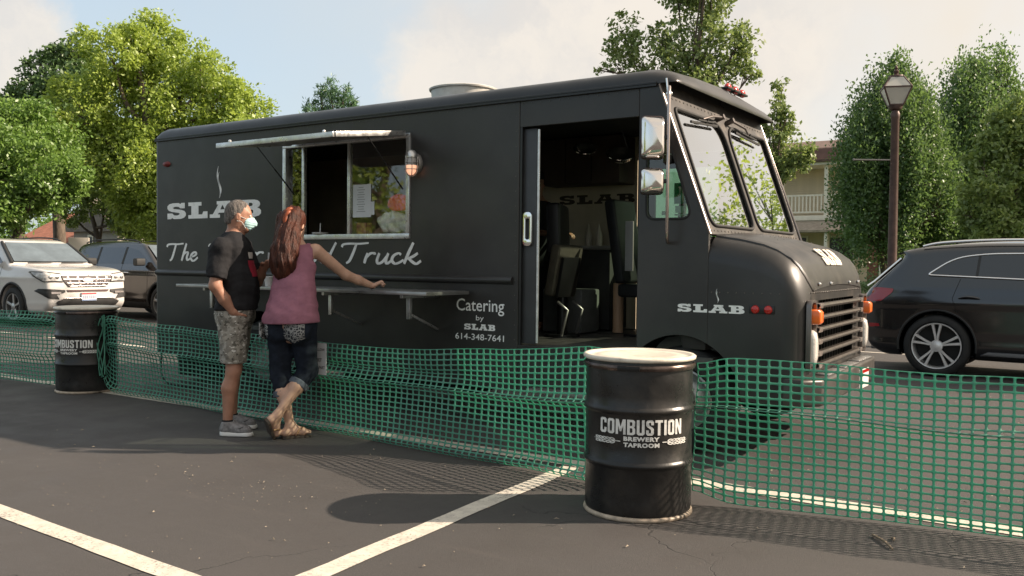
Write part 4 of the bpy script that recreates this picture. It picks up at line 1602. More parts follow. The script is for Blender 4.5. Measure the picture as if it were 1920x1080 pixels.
# menu sheets taped to the pane
PAPER = M('paper', (0.66, 0.68, 0.68), 0.8, var=0.05, vscale=5)
INK = M('print_ink', (0.06, 0.06, 0.06), 0.8)
for (x0, x1, z0, z1, yy) in ((-5.85, -5.625, 1.765, 2.065, 0.017), (-5.70, -5.585, 1.785, 1.905, 0.0195)):
    b = MB()
    b.box(x0, x1, YN + yy, YN + yy + 0.0015, z0, z1)
    sh = b.build('menu_sheet', PAPER, truck)
    b = MB()
    rr = random.Random(int(x0 * -100))
    zz = z1 - 0.03
    while zz > z0 + 0.03:
        w = (x1 - x0) * rr.uniform(0.25, 0.5)
        cx = (x0 + x1) / 2 - 0.01
        b.box(cx - w / 2, cx + w / 2, YN + yy - 0.0006, YN + yy - 0.0002, zz, zz + 0.006)
        zz -= 0.022
    tag(b.build('menu_print', M('ink_grey', (0.30, 0.30, 0.30), 0.8), sh), kind='stuff')
# awning flap, propped open
b = MB()
hz, oz, oy = Z1 + 0.012, 2.352, 5.10


def aw(x, u, d):
    return (x, YN - 0.02 + (oy - YN + 0.02) * u, hz + (oz - hz) * u + d)


b.loft([[aw(X0 + 0.01, u, 0.0) for u in (0.02, 1)], [aw(X1 - 0.01, u, 0.0) for u in (0.02, 1)], [aw(X1 - 0.01, u, 0.028) for u in (0.02, 1)], [aw(X0 + 0.01, u, 0.028) for u in (0.02, 1)]], closed=False)
b.v = []
b.f = []
vs = [aw(x, u, d) for x in (X0 + 0.13, X1 - 0.01) for u in (0.02, 0.99) for d in (0.004, 0.030)]
b.add(vs, [(0, 1, 3, 2), (4, 6, 7, 5), (0, 4, 5, 1), (2, 3, 7, 6), (0, 2, 6, 4), (1, 5, 7, 3)])
awn = b.build('awning', M('awning_skin', (0.30, 0.29, 0.27), 0.45, metal=0.2, var=0.12, vscale=4), truck, bevel=0.003)
b = MB()
b.bar(aw(X0 + 0.12, 1.0, 0.016), aw(X1, 1.0, 0.016), 0.022, 0.042)
b.bar(aw(X0 + 0.12, 0.03, 0.016), aw(X0 + 0.12, 0.985, 0.016), 0.022, 0.042)
b.bar(aw(X1, 0.03, 0.016), aw(X1, 0.985, 0.016), 0.022, 0.042)
b.build('awning_trim', ALU, awn, bevel=0.003)
for x in (X0 + 0.28, X1 - 0.12):
    b = MB()
    b.sphere(aw(x, 0.985, 0.045), 0.016, 8, 6)
    b.build('awning_catch', CHROME, awn, smooth=80)
for x in (X0 + 0.15, X1 - 0.035):
    b = MB()
    p, q = Vector((x, YN - 0.03, 2.0)), Vector(aw(x, 0.52, -0.005))
    b.cyl(p, p.lerp(q, 0.55), 0.007, n=8)
    b.cyl(p.lerp(q, 0.55), q, 0.004, n=8)
    b.build('gas_strut', BLACK2, truck, smooth=60)

# shelf under the window with its brackets
SX0, SX1, SY, SZ = -7.62, -4.46, 5.40, 1.125
b = MB()
b.box(SX0, SX1, SY, YN - 0.038, SZ - 0.028, SZ)
sh = b.build('shelf', M('shelf_steel', (0.36, 0.36, 0.35), 0.36, metal=0.8, var=0.15, vscale=7, rvar=0.1), truck, bevel=0.004)
for x in (-7.35, -5.72, -4.82):
    b = MB()
    b.bar((x, YN - 0.002, SZ - 0.046), (x, SY + 0.12, SZ - 0.046), 0.03, 0.03)
    b.bar((x, SY + 0.22, SZ - 0.062), (x, SY + 0.22, SZ - 0.235), 0.035, 0.035)
    b.bar((x, SY + 0.24, SZ - 0.20), (x, YN - 0.004, SZ - 0.34), 0.02, 0.02)
    b.build('bracket', ALU, sh, bevel=0.003)

# caged bulkhead lamp
b = MB()
lc = Vector((-5.07, YN, 2.215))
b.lathe([(0.0, 0.035), (0.052, 0.035), (0.062, 0.02), (0.066, 0.0)], 20, Matrix.Translation(lc) @ Matrix.Rotation(PI / 2, 4, 'X') @ Matrix.Diagonal((1, 1.35, 1, 1)))
lampb = b.build('wall_lamp', M('lamp_cast', (0.22, 0.21, 0.20), 0.4, metal=0.7), truck, smooth=50)
b = MB()
b.lathe([(0.0, -0.115), (0.022, -0.108), (0.040, -0.085), (0.046, -0.045), (0.046, -0.030)], 20, Matrix.Translation((lc.x, YN - 0.075, 2.225)), caps=False)
b.build('lamp_glow', M('glow_glass', (0.85, 0.55, 0.42), 0.2, coat=0.5, emit=(1.0, 0.48, 0.28), estr=0.42), lampb, smooth=60)
b = MB()
b.lathe([(0.046, -0.030), (0.046, 0.035)], 20, Matrix.Translation((lc.x, YN - 0.075, 2.225)), caps=False)
b.build('lamp_globe', M('globe_grey', (0.42, 0.40, 0.38), 0.15, coat=0.6), lampb, smooth=60)
b = MB()
b.lathe([(0.052, 2.26), (0.054, 2.275), (0.05, 2.30), (0.03, 2.322), (0.0, 2.33)], 20, Matrix.Translation((lc.x, YN - 0.075, 0)))
b.cyl((lc.x, YN - 0.075, 2.29), (lc.x, YN - 0.01, 2.27), 0.03, n=12)
b.build('lamp_cap', ALU, lampb, smooth=50)
b = MB()
for k in range(6):
    a = 2 * PI * k / 6 + 0.3
    pts = []
    for i in range(9):
        th = math.radians(90 * i / 8)
        pts.append((lc.x + math.cos(a) * 0.056 * math.sin(th) if i < 8 else lc.x + math.cos(a) * 0.056, YN - 0.075 + math.sin(a) * 0.056 * (math.sin(th) if i < 8 else 1), 2.155 - 0.055 * math.cos(th)))
    pts.append((lc.x + math.cos(a) * 0.056, YN - 0.075 + math.sin(a) * 0.056, 2.265))
    b.tube(pts, 0.0038, 5)
for z in (2.16, 2.215):
    pts = [(lc.x + 0.057 * math.cos(2 * PI * i / 20), YN - 0.075 + 0.057 * math.sin(2 * PI * i / 20), z) for i in range(21)]
    b.tube(pts, 0.0035, 5)
b.build('lamp_cage', M('cage_metal', (0.35, 0.34, 0.33), 0.35, metal=0.8), lampb, smooth=60)

# ---- lettering on the side
sp = lambda a, z, d: (a, YN - 0.0008 - d, z)
b = MB()
slab_word(b, -8.63, -7.07, 1.80, 1.972, sp, 0.002)
b.build('lettering', LETTER, truck)


def steam(cx, z0, h):
    bb = MB()
    for k, (dx, hh, zo) in enumerate(((0.0, 1.0, 0.0), (0.042, 0.72, 0.10))):
        L, R_ = [], []
        for i in range(19):
            u = i / 18
            x = cx + (dx + 0.10 * math.sin(u * 5.6 + 0.5) * (1 - 0.35 * u)) * h * 0.9
            w = 0.052 * h * math.sin(PI * min(1, u * 0.92 + 0.06)) ** 0.8
            z = z0 + h * (zo + hh * u)
            L.append((x - w / 2, z))
            R_.append((x + w / 2, z))
        bb.plate([L + R_[::-1]], sp, 0.002)
    return bb


for cx, z0, h in ((-7.745, 2.005, 0.33), (-2.32, 1.095, 0.10)):
    steam(cx, z0, h).build('steam_mark', LETTER, truck)
for txt, x0, x1, z0, h in (('The', -8.62, -8.10, 1.35, 0.185), ('Finer', -7.92, -7.05, 1.35, 0.185), ('Food', -6.86, -6.08, 1.35, 0.185), ('Truck', -5.97, -5.05, 1.345, 0.185)):
    b = MB()
    script_word(b, txt, x0, x1, z0, h, sp, 0.0016, wid=0.165)
    b.build('script_lettering', LETTER, truck)
for txt, x0, x1, z0, h in (('Catering', -4.62, -4.13, 0.925, 0.135), ('by', -4.415, -4.335, 0.868, 0.055), ('614-348-7641', -4.63, -4.13, 0.716, 0.052)):
    V, F = text_geo(txt, 0.1, offset=0.0006 if txt[0] != 'b' else 0)
    V = fit(V, w=x1 - x0, h=h)
    b = MB()
    add_flat(b, [(x + x0, y + z0) for x, y in V], F, lambda a, z: sp(a, z, 0.002))
    b.build('lettering', LETTER, truck, fix=False)
b = MB()
slab_word(b, -4.54, -4.215, 0.80, 0.85, sp, 0.002)
b.build('lettering', LETTER, truck)
b = MB()
slab_word(b, -2.62, -2.115, 1.025, 1.082, sp, 0.002)
b.build('lettering', LETTER, truck)

# ---- sliding door, slid back into its pocket
b = MB()
b.plate([[(-4.85, 0.71), (-3.86, 0.71), (-3.86, 2.44), (-4.85, 2.44)]], side(YN + 0.045, 1), 0.03)
dr = b.build('sliding_door', M('door_grey', (0.045, 0.047, 0.05), 0.4, var=0.15, vscale=3), truck, bevel=0.004)
b = MB()
b.tube([(-3.852, YN + 0.06, 0.72), (-3.852, YN + 0.06, 2.43)], 0.012, 6)
b.build('door_edge', ALU, dr, smooth=60)
b = MB()
hx = -3.925
b.plate([rrect(hx - 0.04, hx + 0.04, 1.50, 1.77, 0.03), rrect(hx - 0.018, hx + 0.022, 1.55, 1.72, 0.016)[::-1]], lambda a, z, d: (a, YN + 0.040 - d, z), 0.03)
b.build('handle', CHROME, dr, bevel=0.008)
b = MB()
b.bar((-3.985, YN + 0.015, 0.70), (-3.985, YN + 0.015, 2.45), 0.02, 0.02)
b.build('door_jamb', BLACK2, truck)
# far-side door with a window
b = MB()
b.plate([[(-3.99, 0.71), (-2.95, 0.71), (-2.95, 2.44), (-3.99, 2.44)], [(-3.80, 1.55), (-3.80, 2.30), (-3.15, 2.30), (-3.15, 1.55)]], side(YF - 0.045, -1), 0.03)
fd = b.build('sliding_door', BLACK, truck, bevel=0.004)
b = MB()
b.plate([[(-3.80, 1.55), (-3.15, 1.55), (-3.15, 2.30), (-3.80, 2.30)]], side(YF - 0.055, -1), 0.006)
b.build('pane', glass_mat('cab_glass', (0.62, 0.74, 0.66)), fd)

# ---- mirrors on their outrigger
b = MB()
b.tube([(-2.70, YN - 0.002, 2.60), (-2.66, YN - 0.10, 2.62), (-2.655, YN - 0.12, 2.56), (-2.655, YN - 0.12, 1.60), (-2.66, YN - 0.10, 1.53), (-2.70, YN - 0.002, 1.52)], 0.012, 8)
arm = b.build('mirror_arm', M('arm_metal', (0.42, 0.36, 0.33), 0.25, metal=0.9), truck, smooth=60)
b = MB()
b.tube([(-2.715, YN - 0.03, 2.70), (-2.70, YN - 0.035, 2.60)], 0.008, 6)
b.sphere((-2.69, YN - 0.04, 2.585), 0.024, 8, 6)
b.sphere((-2.66, YN - 0.09, 2.575), 0.02, 8, 6)
b.build('arm_joint', CHROME, arm, smooth=60)
for zc_, hh in ((2.262, 0.30), (1.952, 0.185)):
    b = MB()
    # bulged chromed shell: rounded face lofted to a small back
    nrm = Vector((0.60, -0.80, 0)).normalized()
    tng = Vector((0.80, 0.60, 0))
    c = Vector((-2.748, 5.83, zc_))
    base = rrect(-0.082, 0.082, -hh / 2, hh / 2, 0.03, 4)

    def pp(k, off, kx=None, sh_=0):
        kx = kx or k
        return [tuple(c + tng * (a * kx + sh_) + nrm * off + Vector((0, 0, q * k))) for a, q in base]
    b.loft([pp(0.96, -0.05), pp(1, -0.045), pp(1.0, -0.02), pp(0.97, 0.0), pp(0.80, 0.035, 0.78, 0.01), pp(0.45, 0.055, 0.4, 0.02)], closed=True, cap0=True, cap1=True)
    ms = b.build('mirror', M('mirror_shell', (0.80, 0.76, 0.72), 0.13, metal=1.0, bump=0.04, bscale=12), truck, smooth=50)
    b = MB()
    b.loft([pp(0.985, -0.047), pp(1.03, -0.04), pp(1.03, -0.024), pp(0.995, -0.017)], closed=True)
    b.build('mirror_rim', M('rim_dark', (0.12, 0.09, 0.085), 0.35, metal=0.5), ms, smooth=60)
    b = MB()
    b.bar(c + tng * 0.06 + nrm * 0.0, Vector((-2.655, YN - 0.12, zc_)), 0.02, 0.03)
    b.build('mirror_bracket', BLACK2, ms, bevel=0.003)
# green permit and small stickers inside the quarter window
b = MB()
b.box(-2.665, -2.535, YN + 0.020, YN + 0.022, 1.80, 1.95)
gp = b.build('permit_card', M('permit_green', (0.005, 0.20, 0.085), 0.6, emit=None), truck)
b = MB()
b.box(-2.61, -2.555, YN + 0.0185, YN + 0.0195, 1.835, 1.875)
b.build('permit_print', M('permit_print', (0.12, 0.4, 0.25), 0.6), gp)
for (x0, x1, z0, z1) in ((-2.655, -2.585, 1.735, 1.785), (-2.66, -2.56, 1.715, 1.727), (-2.62, -2.575, 1.695, 1.71), (-2.76, -2.715, 1.72, 1.75)):
    b = MB()
    b.box(x0, x1, YN + 0.019, YN + 0.0205, z0, z1)
    b.build('sticker', M('sticker_white', (0.55, 0.56, 0.54), 0.7), truck)

# ---- inside
b = MB()
b.box(XR + 0.04, -2.36, YN + 0.036, YF - 0.036, 0.66, 0.70)
b.build('cab_floor', M('floor_steel', (0.10, 0.095, 0.09), 0.5, metal=0.3, var=0.3, vscale=6), truck)
b = MB()
b.box(XR + 0.04, -2.86, YN + 0.036, YF - 0.036, 2.64, 2.655)
b.build('ceiling_lining', DARKIN, truck)
b = MB()
b.box(-8.7, -4.002, YF - 0.055, YF - 0.040, 0.71, 2.64)
b.build('wall_lining', M('lining_cream', (0.56, 0.48, 0.35), 0.6, var=0.12, vscale=3), truck)
b = MB()
slab_word(b, -4.92, -4.02, 1.98, 2.075, lambda a, z, d: (a, YF - 0.056 - d, z), 0.002)
b.build('lettering', M('brown_ink', (0.05, 0.035, 0.022), 0.6), truck)
b = MB()
b.box(-4.95, -4.06, 7.72, 8.13, 1.50, 1.54)
ct = b.build('counter', M('counter_steel', (0.45, 0.42, 0.38), 0.3, metal=0.8), truck, bevel=0.004)
b = MB()
b.box(-4.93, -4.10, 7.76, 8.12, 0.72, 1.499)
b.build('cabinet', DARKIN, ct)
# dashboard, wheel
b = MB()
b.loft([[(x, y, z) for x, z in ((-2.42, 0.75), (-2.42, 1.57), (-2.60, 1.55), (-2.72, 1.45), (-2.70, 1.25), (-2.6, 0.75))] for y in (YN + 0.05, YF - 0.05)], closed=True, cap0=True, cap1=True)
b.build('dashboard', DARKIN, truck, bevel=0.02)
b = MB()
Mw = Matrix.Translation((-2.98, 7.65, 1.48)) @ Matrix.Rotation(math.radians(-55), 4, 'Y')
b.lathe([(0.20 + 0.016 * math.cos(2 * PI * k / 8), 0.016 * math.sin(2 * PI * k / 8)) for k in range(8)], 28, Mw, closed=True)
b.tube([Mw @ Vector((-0.2, 0, 0)), Mw @ Vector((0, 0, -0.02)), Mw @ Vector((0.2, 0, 0))], 0.012, 6)
b.tube([Mw @ Vector((0, 0, -0.02)), (-2.7, 7.65, 1.25)], 0.025, 8)
b.build('steering_wheel', BLACK2, truck, smooth=60)


def seat(x, y, zb_, tilt, backh, bm_, cm_, name='driver_seat', rot=0.0):
    Ms = Matrix.Translation((x, y, 0.70)) @ Matrix.Rotation(rot, 4, 'Z')

    def ob(mb, cx, cy, cz, sx, sy, sz, ry=0.0):
        mb.obox(Ms @ Matrix.Translation((cx, cy, cz)) @ Matrix.Rotation(ry, 4, 'Y'), sx, sy, sz)
    b = MB()
    ob(b, 0.0, 0, zb_ + 0.06, 0.46, 0.44, 0.12)
    s_ = b.build('seat_cushion', cm_, truck, bevel=0.035, seg=3)
    b = MB()
    ob(b, -0.27, 0, zb_ + 0.12 + backh / 2, 0.11, 0.44, backh, tilt)
    bk = b.build('seat_back', bm_, truck, bevel=0.04, seg=3)
    b = MB()
    ob(b, 0, 0, zb_ / 2, 0.16, 0.16, zb_)
    ob(b, 0, 0, 0.012, 0.36, 0.36, 0.024)
    b.build('seat_pedestal', BLACK2, truck, bevel=0.01)
    return bk


GAPB = M('gap_black', (0.005, 0.005, 0.005), 0.8)
SEATB = M('seat_black', (0.014, 0.014, 0.015), 0.42, var=0.2, vscale=8)
SEATK = M('seat_khaki', (0.075, 0.066, 0.048), 0.7, var=0.2, vscale=10)
bk = seat(-3.55, 7.52, 0.36, -0.16, 0.78, SEATB, SEATB)
b = MB()
b.box(-3.70, -3.62, 7.29, 7.31, 1.30, 1.75)  # grey strip puts the light on the seat's edge into colour
b.build('lit_seat_edge', M('lit_edge_grey', (0.35, 0.33, 0.32), 0.4), bk, bevel=0.006)
# fold-up jump seat by the door
b = MB()
b.obox(Matrix.Translation((-4.23, 7.0, 1.665)) @ Matrix.Rotation(-0.05, 4, 'Y') @ Matrix.Rotation(0.35, 4, 'Z'), 0.13, 0.48, 0.47)
b.build('seat_back', SEATB, truck, bevel=0.045, seg=3)
b = MB()
b.cyl((-4.16, 6.97, 0.70), (-4.16, 6.97, 1.06), 0.05, n=14)
b.cyl((-4.16, 6.97, 0.70), (-4.16, 6.97, 0.725), 0.16, n=20)
b.build('seat_pedestal', BLACK2, truck, smooth=40)
b = MB()
b.box(-4.95, -4.03, 7.80, 8.14, 2.16, 2.62)
uc = b.build('upper_cabinet', M('cabinet_brown', (0.055, 0.038, 0.028), 0.6, var=0.2, vscale=5), truck, bevel=0.006)
for x in (-4.64, -4.34):
    b = MB()
    b.box(x - 0.004, x + 0.004, 7.794, 7.799, 2.18, 2.60)
    b.build('cabinet_gap', GAPB, uc)
b = MB()
b.obox(Matrix.Translation((-4.12, 6.92, 1.30)) @ Matrix.Rotation(0.18, 4, 'Y'), 0.10, 0.42, 0.46)
b.build('folded_cushion', SEATK, truck, bevel=0.035, seg=3)
b = MB()
b.obox(Matrix.Translation((-4.06, 6.90, 1.24)) @ Matrix.Rotation(0.18, 4, 'Y'), 0.03, 0.30, 0.36)
b.build('cushion_plate', BLACK2, truck, bevel=0.01)
b = MB()
for dy in (-0.13, 0.13):
    b.tube([(-4.10, 6.92 + dy, 1.02), (-4.0, 6.92 + dy, 0.95), (-4.06, 6.92 + dy, 0.72)], 0.014, 6)
b.build('seat_frame', M('frame_metal', (0.30, 0.29, 0.28), 0.35, metal=0.8), truck, smooth=60)
b = MB()
b.box(-4.55, -4.12, 7.25, 7.60, 0.71, 1.12)
b.build('floor_speaker', M('speaker_grey', (0.12, 0.12, 0.115), 0.6, var=0.2, vscale=5), truck, bevel=0.02)
b = MB()
b.cyl((-3.93, 7.62, 0.71), (-3.93, 7.62, 1.18), 0.05, n=14)  # orange post standing in for sunlit bits low in the cab
b.build('sunlit_bit', M('sunlit_orange', (0.55, 0.33, 0.20), 0.5), truck, smooth=50)

# ---- chassis, tanks and running gear
UNDER = M('underbody', (0.012, 0.012, 0.012), 0.8)
for y in (6.62, 7.52):
    b = MB()
    b.box(-8.7, -1.95, y, y + 0.08, 0.46, 0.62)
    b.build('chassis_rail', UNDER, truck)
for x in (RW, FWH):
    b = MB()
    b.cyl((x, 6.3, 0.38), (x, 7.9, 0.38), 0.055, n=12)
    b.sphere((x, 7.1, 0.38), 0.15, 12, 8)
    b.build('axle', UNDER, truck, smooth=50)
b = MB()
b.box(-8.80, -8.12, 6.25, 6.75, 0.06, 0.40)
b.build('tank', UNDER, truck, bevel=0.03)
b = MB()
b.box(-6.2, -4.6, 6.25, 6.6, 0.22, 0.5)
b.build('fuel_tank', UNDER, truck, bevel=0.03)
b = MB()
b.box(-3.85, -3.1, YN - 0.10, YN + 0.25, 0.34, 0.37)
b.build('entry_step', M('step_metal', (0.30, 0.29, 0.27), 0.4, metal=0.7), truck, bevel=0.004)


def wheel(parent, c, out, R, w, rimr, mats, spokes=0, name='wheel', holes=5):
    """c centre; out = +1/-1 the outer side along Y"""
    Mw = Matrix.Translation(c) @ Matrix.Rotation(-out * PI / 2, 4, 'X')     # local +z -> out*Y
    h = w / 2
    b = MB()
    b.lathe([(rimr, -h * 0.8), (rimr + 0.02, -h), (R - 0.04, -h), (R - 0.012, -h * 0.85), (R, -h * 0.62), (R, h * 0.62), (R - 0.012, h * 0.85), (R - 0.04, h), (rimr + 0.02, h), (rimr, h * 0.8)], 48, Mw, closed=True)
    ty = b.build(name, mats[0], parent, smooth=40)
    b = MB()
    if spokes == 0:
        b.lathe([(rimr, h * 0.86), (rimr - 0.012, h * 0.9), (rimr - 0.02, h * 0.6), (rimr * 0.72, h * 0.2), (rimr * 0.5, h * 0.55), (rimr * 0.42, h * 0.62), (rimr * 0.40, h * 0.95), (0, h * 1.0)], 36, Mw, caps=False)
        b.build('rim', mats[1], ty, smooth=35)
        b = MB()
        for k in range(8):
            a = 2 * PI * k / 8
            b.cyl(Mw @ Vector((math.cos(a) * rimr * 0.46, math.sin(a) * rimr * 0.46, h * 0.58)), Mw @ Vector((math.cos(a) * rimr * 0.46, math.sin(a) * rimr * 0.46, h * 0.75)), 0.012, n=6)
        tag(b.build('wheel_nuts', CHROME, ty), kind='stuff')
    else:
        b.lathe([(rimr, h * 0.86), (rimr - 0.004, h * 0.92), (rimr - 0.016, h * 0.9), (rimr - 0.022, h * 0.5), (rimr - 0.025, -h * 0.7)], 48, Mw, caps=False)
        b.build('rim', mats[1], ty, smooth=35)
        b = MB()
        b.lathe([(0, -h * 0.3), (rimr - 0.03, -h * 0.3), (rimr - 0.03, -h * 0.4), (0, -h * 0.4)], 32, Mw)
        b.build('brake_disc', M('brake_dark', (0.025, 0.025, 0.025), 0.5, metal=0.4), ty)
        for k in range(spokes):
            a0 = 2 * PI * k / spokes + PI / 2
            for dd in ((-1, 1) if len(mats) < 3 else (0,)):
                b = MB()
                ai = a0 + dd * 0.10
                ao = a0 + dd * 0.17
                wi, wo = (0.030, 0.040) if dd else (0.055, 0.065)
                sec = []
                for f, a_, ww, zz in ((0.16, ai, wi, 0.78), (0.5, (ai + ao) / 2, wi * 0.95, 0.84), (0.985, ao, wo, 0.88)):
                    rad_ = Vector((math.cos(a_), math.sin(a_), 0))
                    tan = Vector((-math.sin(a_), math.cos(a_), 0))
                    ctr = rad_ * (rimr - 0.006) * f
                    sec.append([Mw @ (ctr + tan * (sx * ww / 2) + Vector((0, 0, h * zz - dz))) for sx, dz in ((-1, 0.012), (-0.6, 0), (0.6, 0), (1, 0.012), (0.8, 0.05), (-0.8, 0.05))])
                b.loft(sec, closed=True, cap0=True, cap1=True)
                b.build('spoke', mats[1], ty, smooth=35)
        b = MB()
        b.lathe([(0.075, h * 0.5), (0.072, h * 0.84), (0.045, h * 0.86), (0.035, h * 0.90), (0, h * 0.90)], 24, Mw)
        b.build('hub', mats[1], ty, smooth=35)
    return ty


TYRE = M('tyre', (0.016, 0.016, 0.0155), 0.75, var=0.3, vscale=12, bump=0.15, bscale=40)
STEELRIM = M('steel_rim', (0.34, 0.34, 0.32), 0.38, metal=0.6, var=0.25, vscale=9, dirt=(0.06, 0.05, 0.04), dirt_amt=0.7, dscale=7)
for x in (RW, FWH):
    for y, o_ in ((YN + 0.16, -1), (YF - 0.16, 1)):
        wheel(truck, (x, y, 0.385), o_, 0.385, 0.23, 0.225, (TYRE, STEELRIM))
for x in (RW, FWH):
    for y, s in ((YN + 0.04, 1), (YF - 0.04, -1)):
        b = MB()
        A = [(p[0], y, p[1]) for p in arc(x, zc, 0.50, 10, 170, 14)]
        b.loft([A, [(p[0], y + s * 0.42, p[2]) for p in A]])
        b.build('wheel_well', UNDER, truck)
# cable hanging below the rear
b = MB()
b.tube(catmull([(-8.80, 6.06, 0.36), (-8.76, 6.02, 0.22), (-8.72, 6.0, 0.09), (-8.60, 5.98, 0.02), (-8.3, 5.9, 0.014), (-7.9, 5.94, 0.014)], 5), 0.010, 7)
tag(b.build('power_cable', RUBBER, None, smooth=60), 'black cable hanging from the truck rear onto the asphalt', 'cable')

# ---- things standing in, on or by the truck
for x, y, z, r, nm in ((-4.30, 7.6, 2.47, 0.11, 'left'), (-3.93, 7.62, 2.40, 0.13, 'right')):
    b = MB()
    Mb = Matrix.Translation((x, y, z)) @ Matrix.Rotation(0.35, 4, 'Y') @ Matrix.Rotation(0.5, 4, 'X')
    b.lathe([(0.0, -r * 0.62), (r * 0.45, -r * 0.56), (r * 0.8, -r * 0.3), (r, 0.05 * r), (r * 1.06, 0.07 * r), (r * 1.05, 0.1 * r), (r * 0.97, 0.06 * r), (r * 0.76, -r * 0.25), (r * 0.42, -r * 0.5), (0.0, -r * 0.55)], 24, Mb)
    b.tube([Mb @ Vector((0, r, 0.05 * r)), (x, y + 0.02, 2.642)], 0.004, 5)
    tag(b.build('steel_bowl', CHROME, None, smooth=50), 'polished steel bowl hanging inside the cab, %s of two' % nm, 'bowl', 'steel bowls hanging in the cab')
for x, nm in ((-4.42, 'left'), (-4.30, 'right')):
    b = MB()
    b.lathe([(0.0, 1.541), (0.035, 1.541), (0.036, 1.65), (0.02, 1.69), (0.012, 1.73), (0.006, 1.76), (0, 1.765)], 16, Matrix.Translation((x, 7.9, 0)))
    tag(b.build('squeeze_bottle', M('bottle_cream', (0.5, 0.45, 0.35), 0.4), None, smooth=50), 'pale squeeze bottle on the cab counter, %s one' % nm, 'bottle', 'squeeze bottles on the cab counter')
b = MB()
b.lathe([(0.0, 1.613), (0.06, 1.613), (0.072, 1.620), (0.078, 1.632), (0.072, 1.632), (0.06, 1.622), (0.0, 1.620)], 24, Matrix.Translation((-6.28, YN + 0.022, 0)))
b.cyl((-6.28, YN + 0.022, 1.62), (-6.275, YN + 0.022, 1.72), 0.004, n=6)
tag(b.build('receipt_spike', M('white_enamel', (0.7, 0.7, 0.68), 0.4), None, smooth=50), 'small white receipt spike on the serving window ledge', 'receipt spike')
b = MB()
b.add([(-5.78, 6.1, 1.64), (-5.2, 6.12, 1.64), (-5.2, 6.5, 1.64), (-5.78, 6.5, 1.64)], [(0, 1, 2, 3)])
b.v = []
b.f = []
b.box(-6.72, -5.18, YN + 0.06, 6.50, 1.585, 1.615)
b.build('serving_counter', M('counter_steel', (0.45, 0.42, 0.38), 0.3, metal=0.8), truck, bevel=0.003)


def lump(name, c, r, mat, label, cat, seed, amp=0.25):
    rr = np.random.default_rng(seed)
    ph = rr.uniform(0, 6.28, 9)

    def fn(P):
        d = ell(P, c, r)
        q = P - np.array(c, np.float32)
        w = np.sin(q[:, 0] * 28 + ph[0]) * np.sin(q[:, 2] * 31 + ph[1]) + np.sin(q[:, 0] * 53 + q[:, 2] * 40 + ph[2]) * 0.5
        d = d + amp * 0.05 * w
        return smax(d, c[2] - r[2] * 0.8 - P[:, 2], 0.01)
    lo = np.array(c) - np.array(r) * 1.3 - 0.02
    hi = np.array(c) + np.array(r) * 1.3 + 0.02
    F_ = eval_sparse(fn, lo, hi, 0.008)
    V, Q = surface_nets(F_, lo, 0.008)
    o = link_mesh(name, np_mesh(name, V, Q), mat, smooth=180)
    return tag(o, label, cat)


lump('grey_wad', (-5.42, 6.095, 1.71), (0.18, 0.05, 0.11), M('wad_grey', (0.62, 0.64, 0.62), 0.35, var=0.3, vscale=20, trans=0.0), 'crumpled grey bag behind the serving window pane', 'wad', 4)  # solid shapes added behind the glass for red and grey showing in it
lump('red_blob', (-5.33, 6.085, 1.885), (0.15, 0.04, 0.085), M('blob_red', (0.85, 0.04, 0.07), 0.45, var=0.2, vscale=9), 'bright red packet above the grey bag', 'blob', 6, 0.08)
b = MB()
b.box(-5.85, -5.73, 6.065, 6.15, 1.616, 1.72)
tag(b.build('snack_box', M('box_brown', (0.32, 0.13, 0.08), 0.6, var=0.3, vscale=20), None, bevel=0.004), 'small brown box on the serving counter under the menu sheet', 'box')
# things on the shelf
b = MB()
cx, cy = -6.42, 5.52
b.lathe([(0.0, SZ + 0.001), (0.028, SZ + 0.001), (0.040, SZ + 0.085), (0.0425, SZ + 0.087), (0.041, SZ + 0.091), (0.037, SZ + 0.085), (0.026, SZ + 0.006), (0, SZ + 0.006)], 24, Matrix.Translation((cx, cy, 0)))
tag(b.build('paper_cup', M('cup_white', (0.72, 0.71, 0.69), 0.5), None, smooth=50), 'white paper cup on the shelf between the two people', 'cup')
b = MB()
b.box(cx - 0.22, cx - 0.10, cy - 0.05, cy + 0.05, SZ + 0.001, SZ + 0.085)
nb = b.build('napkin_holder', M('holder_grey', (0.5, 0.5, 0.49), 0.4), None, bevel=0.006)
tag(nb, 'grey napkin holder on the shelf beside the paper cup', 'napkin holder')

# ================================================================== trees
SC.cycles.max_bounces = 6
SC.cycles.diffuse_bounces = 3
SC.cycles.glossy_bounces = 3
SC.cycles.transmission_bounces = 4
SC.cycles.transparent_max_bounces = 8
SC.cycles.caustics_reflective = False
SC.cycles.caustics_refractive = False

BARK = M('bark', (0.11, 0.085, 0.065), 0.9, var=0.4, vscale=8, bump=0.8, bscale=14, stretch=(1, 1, 0.3))


def at(px, py, d):
    """world point seen at a photo position, d metres in front of the camera"""
    p = Vector((0, 0, 1.36)) + FW * d + RT * ((px - 960) / 1676.985 * d) - UP * ((py - 540) / 1676.985 * d)
    return p


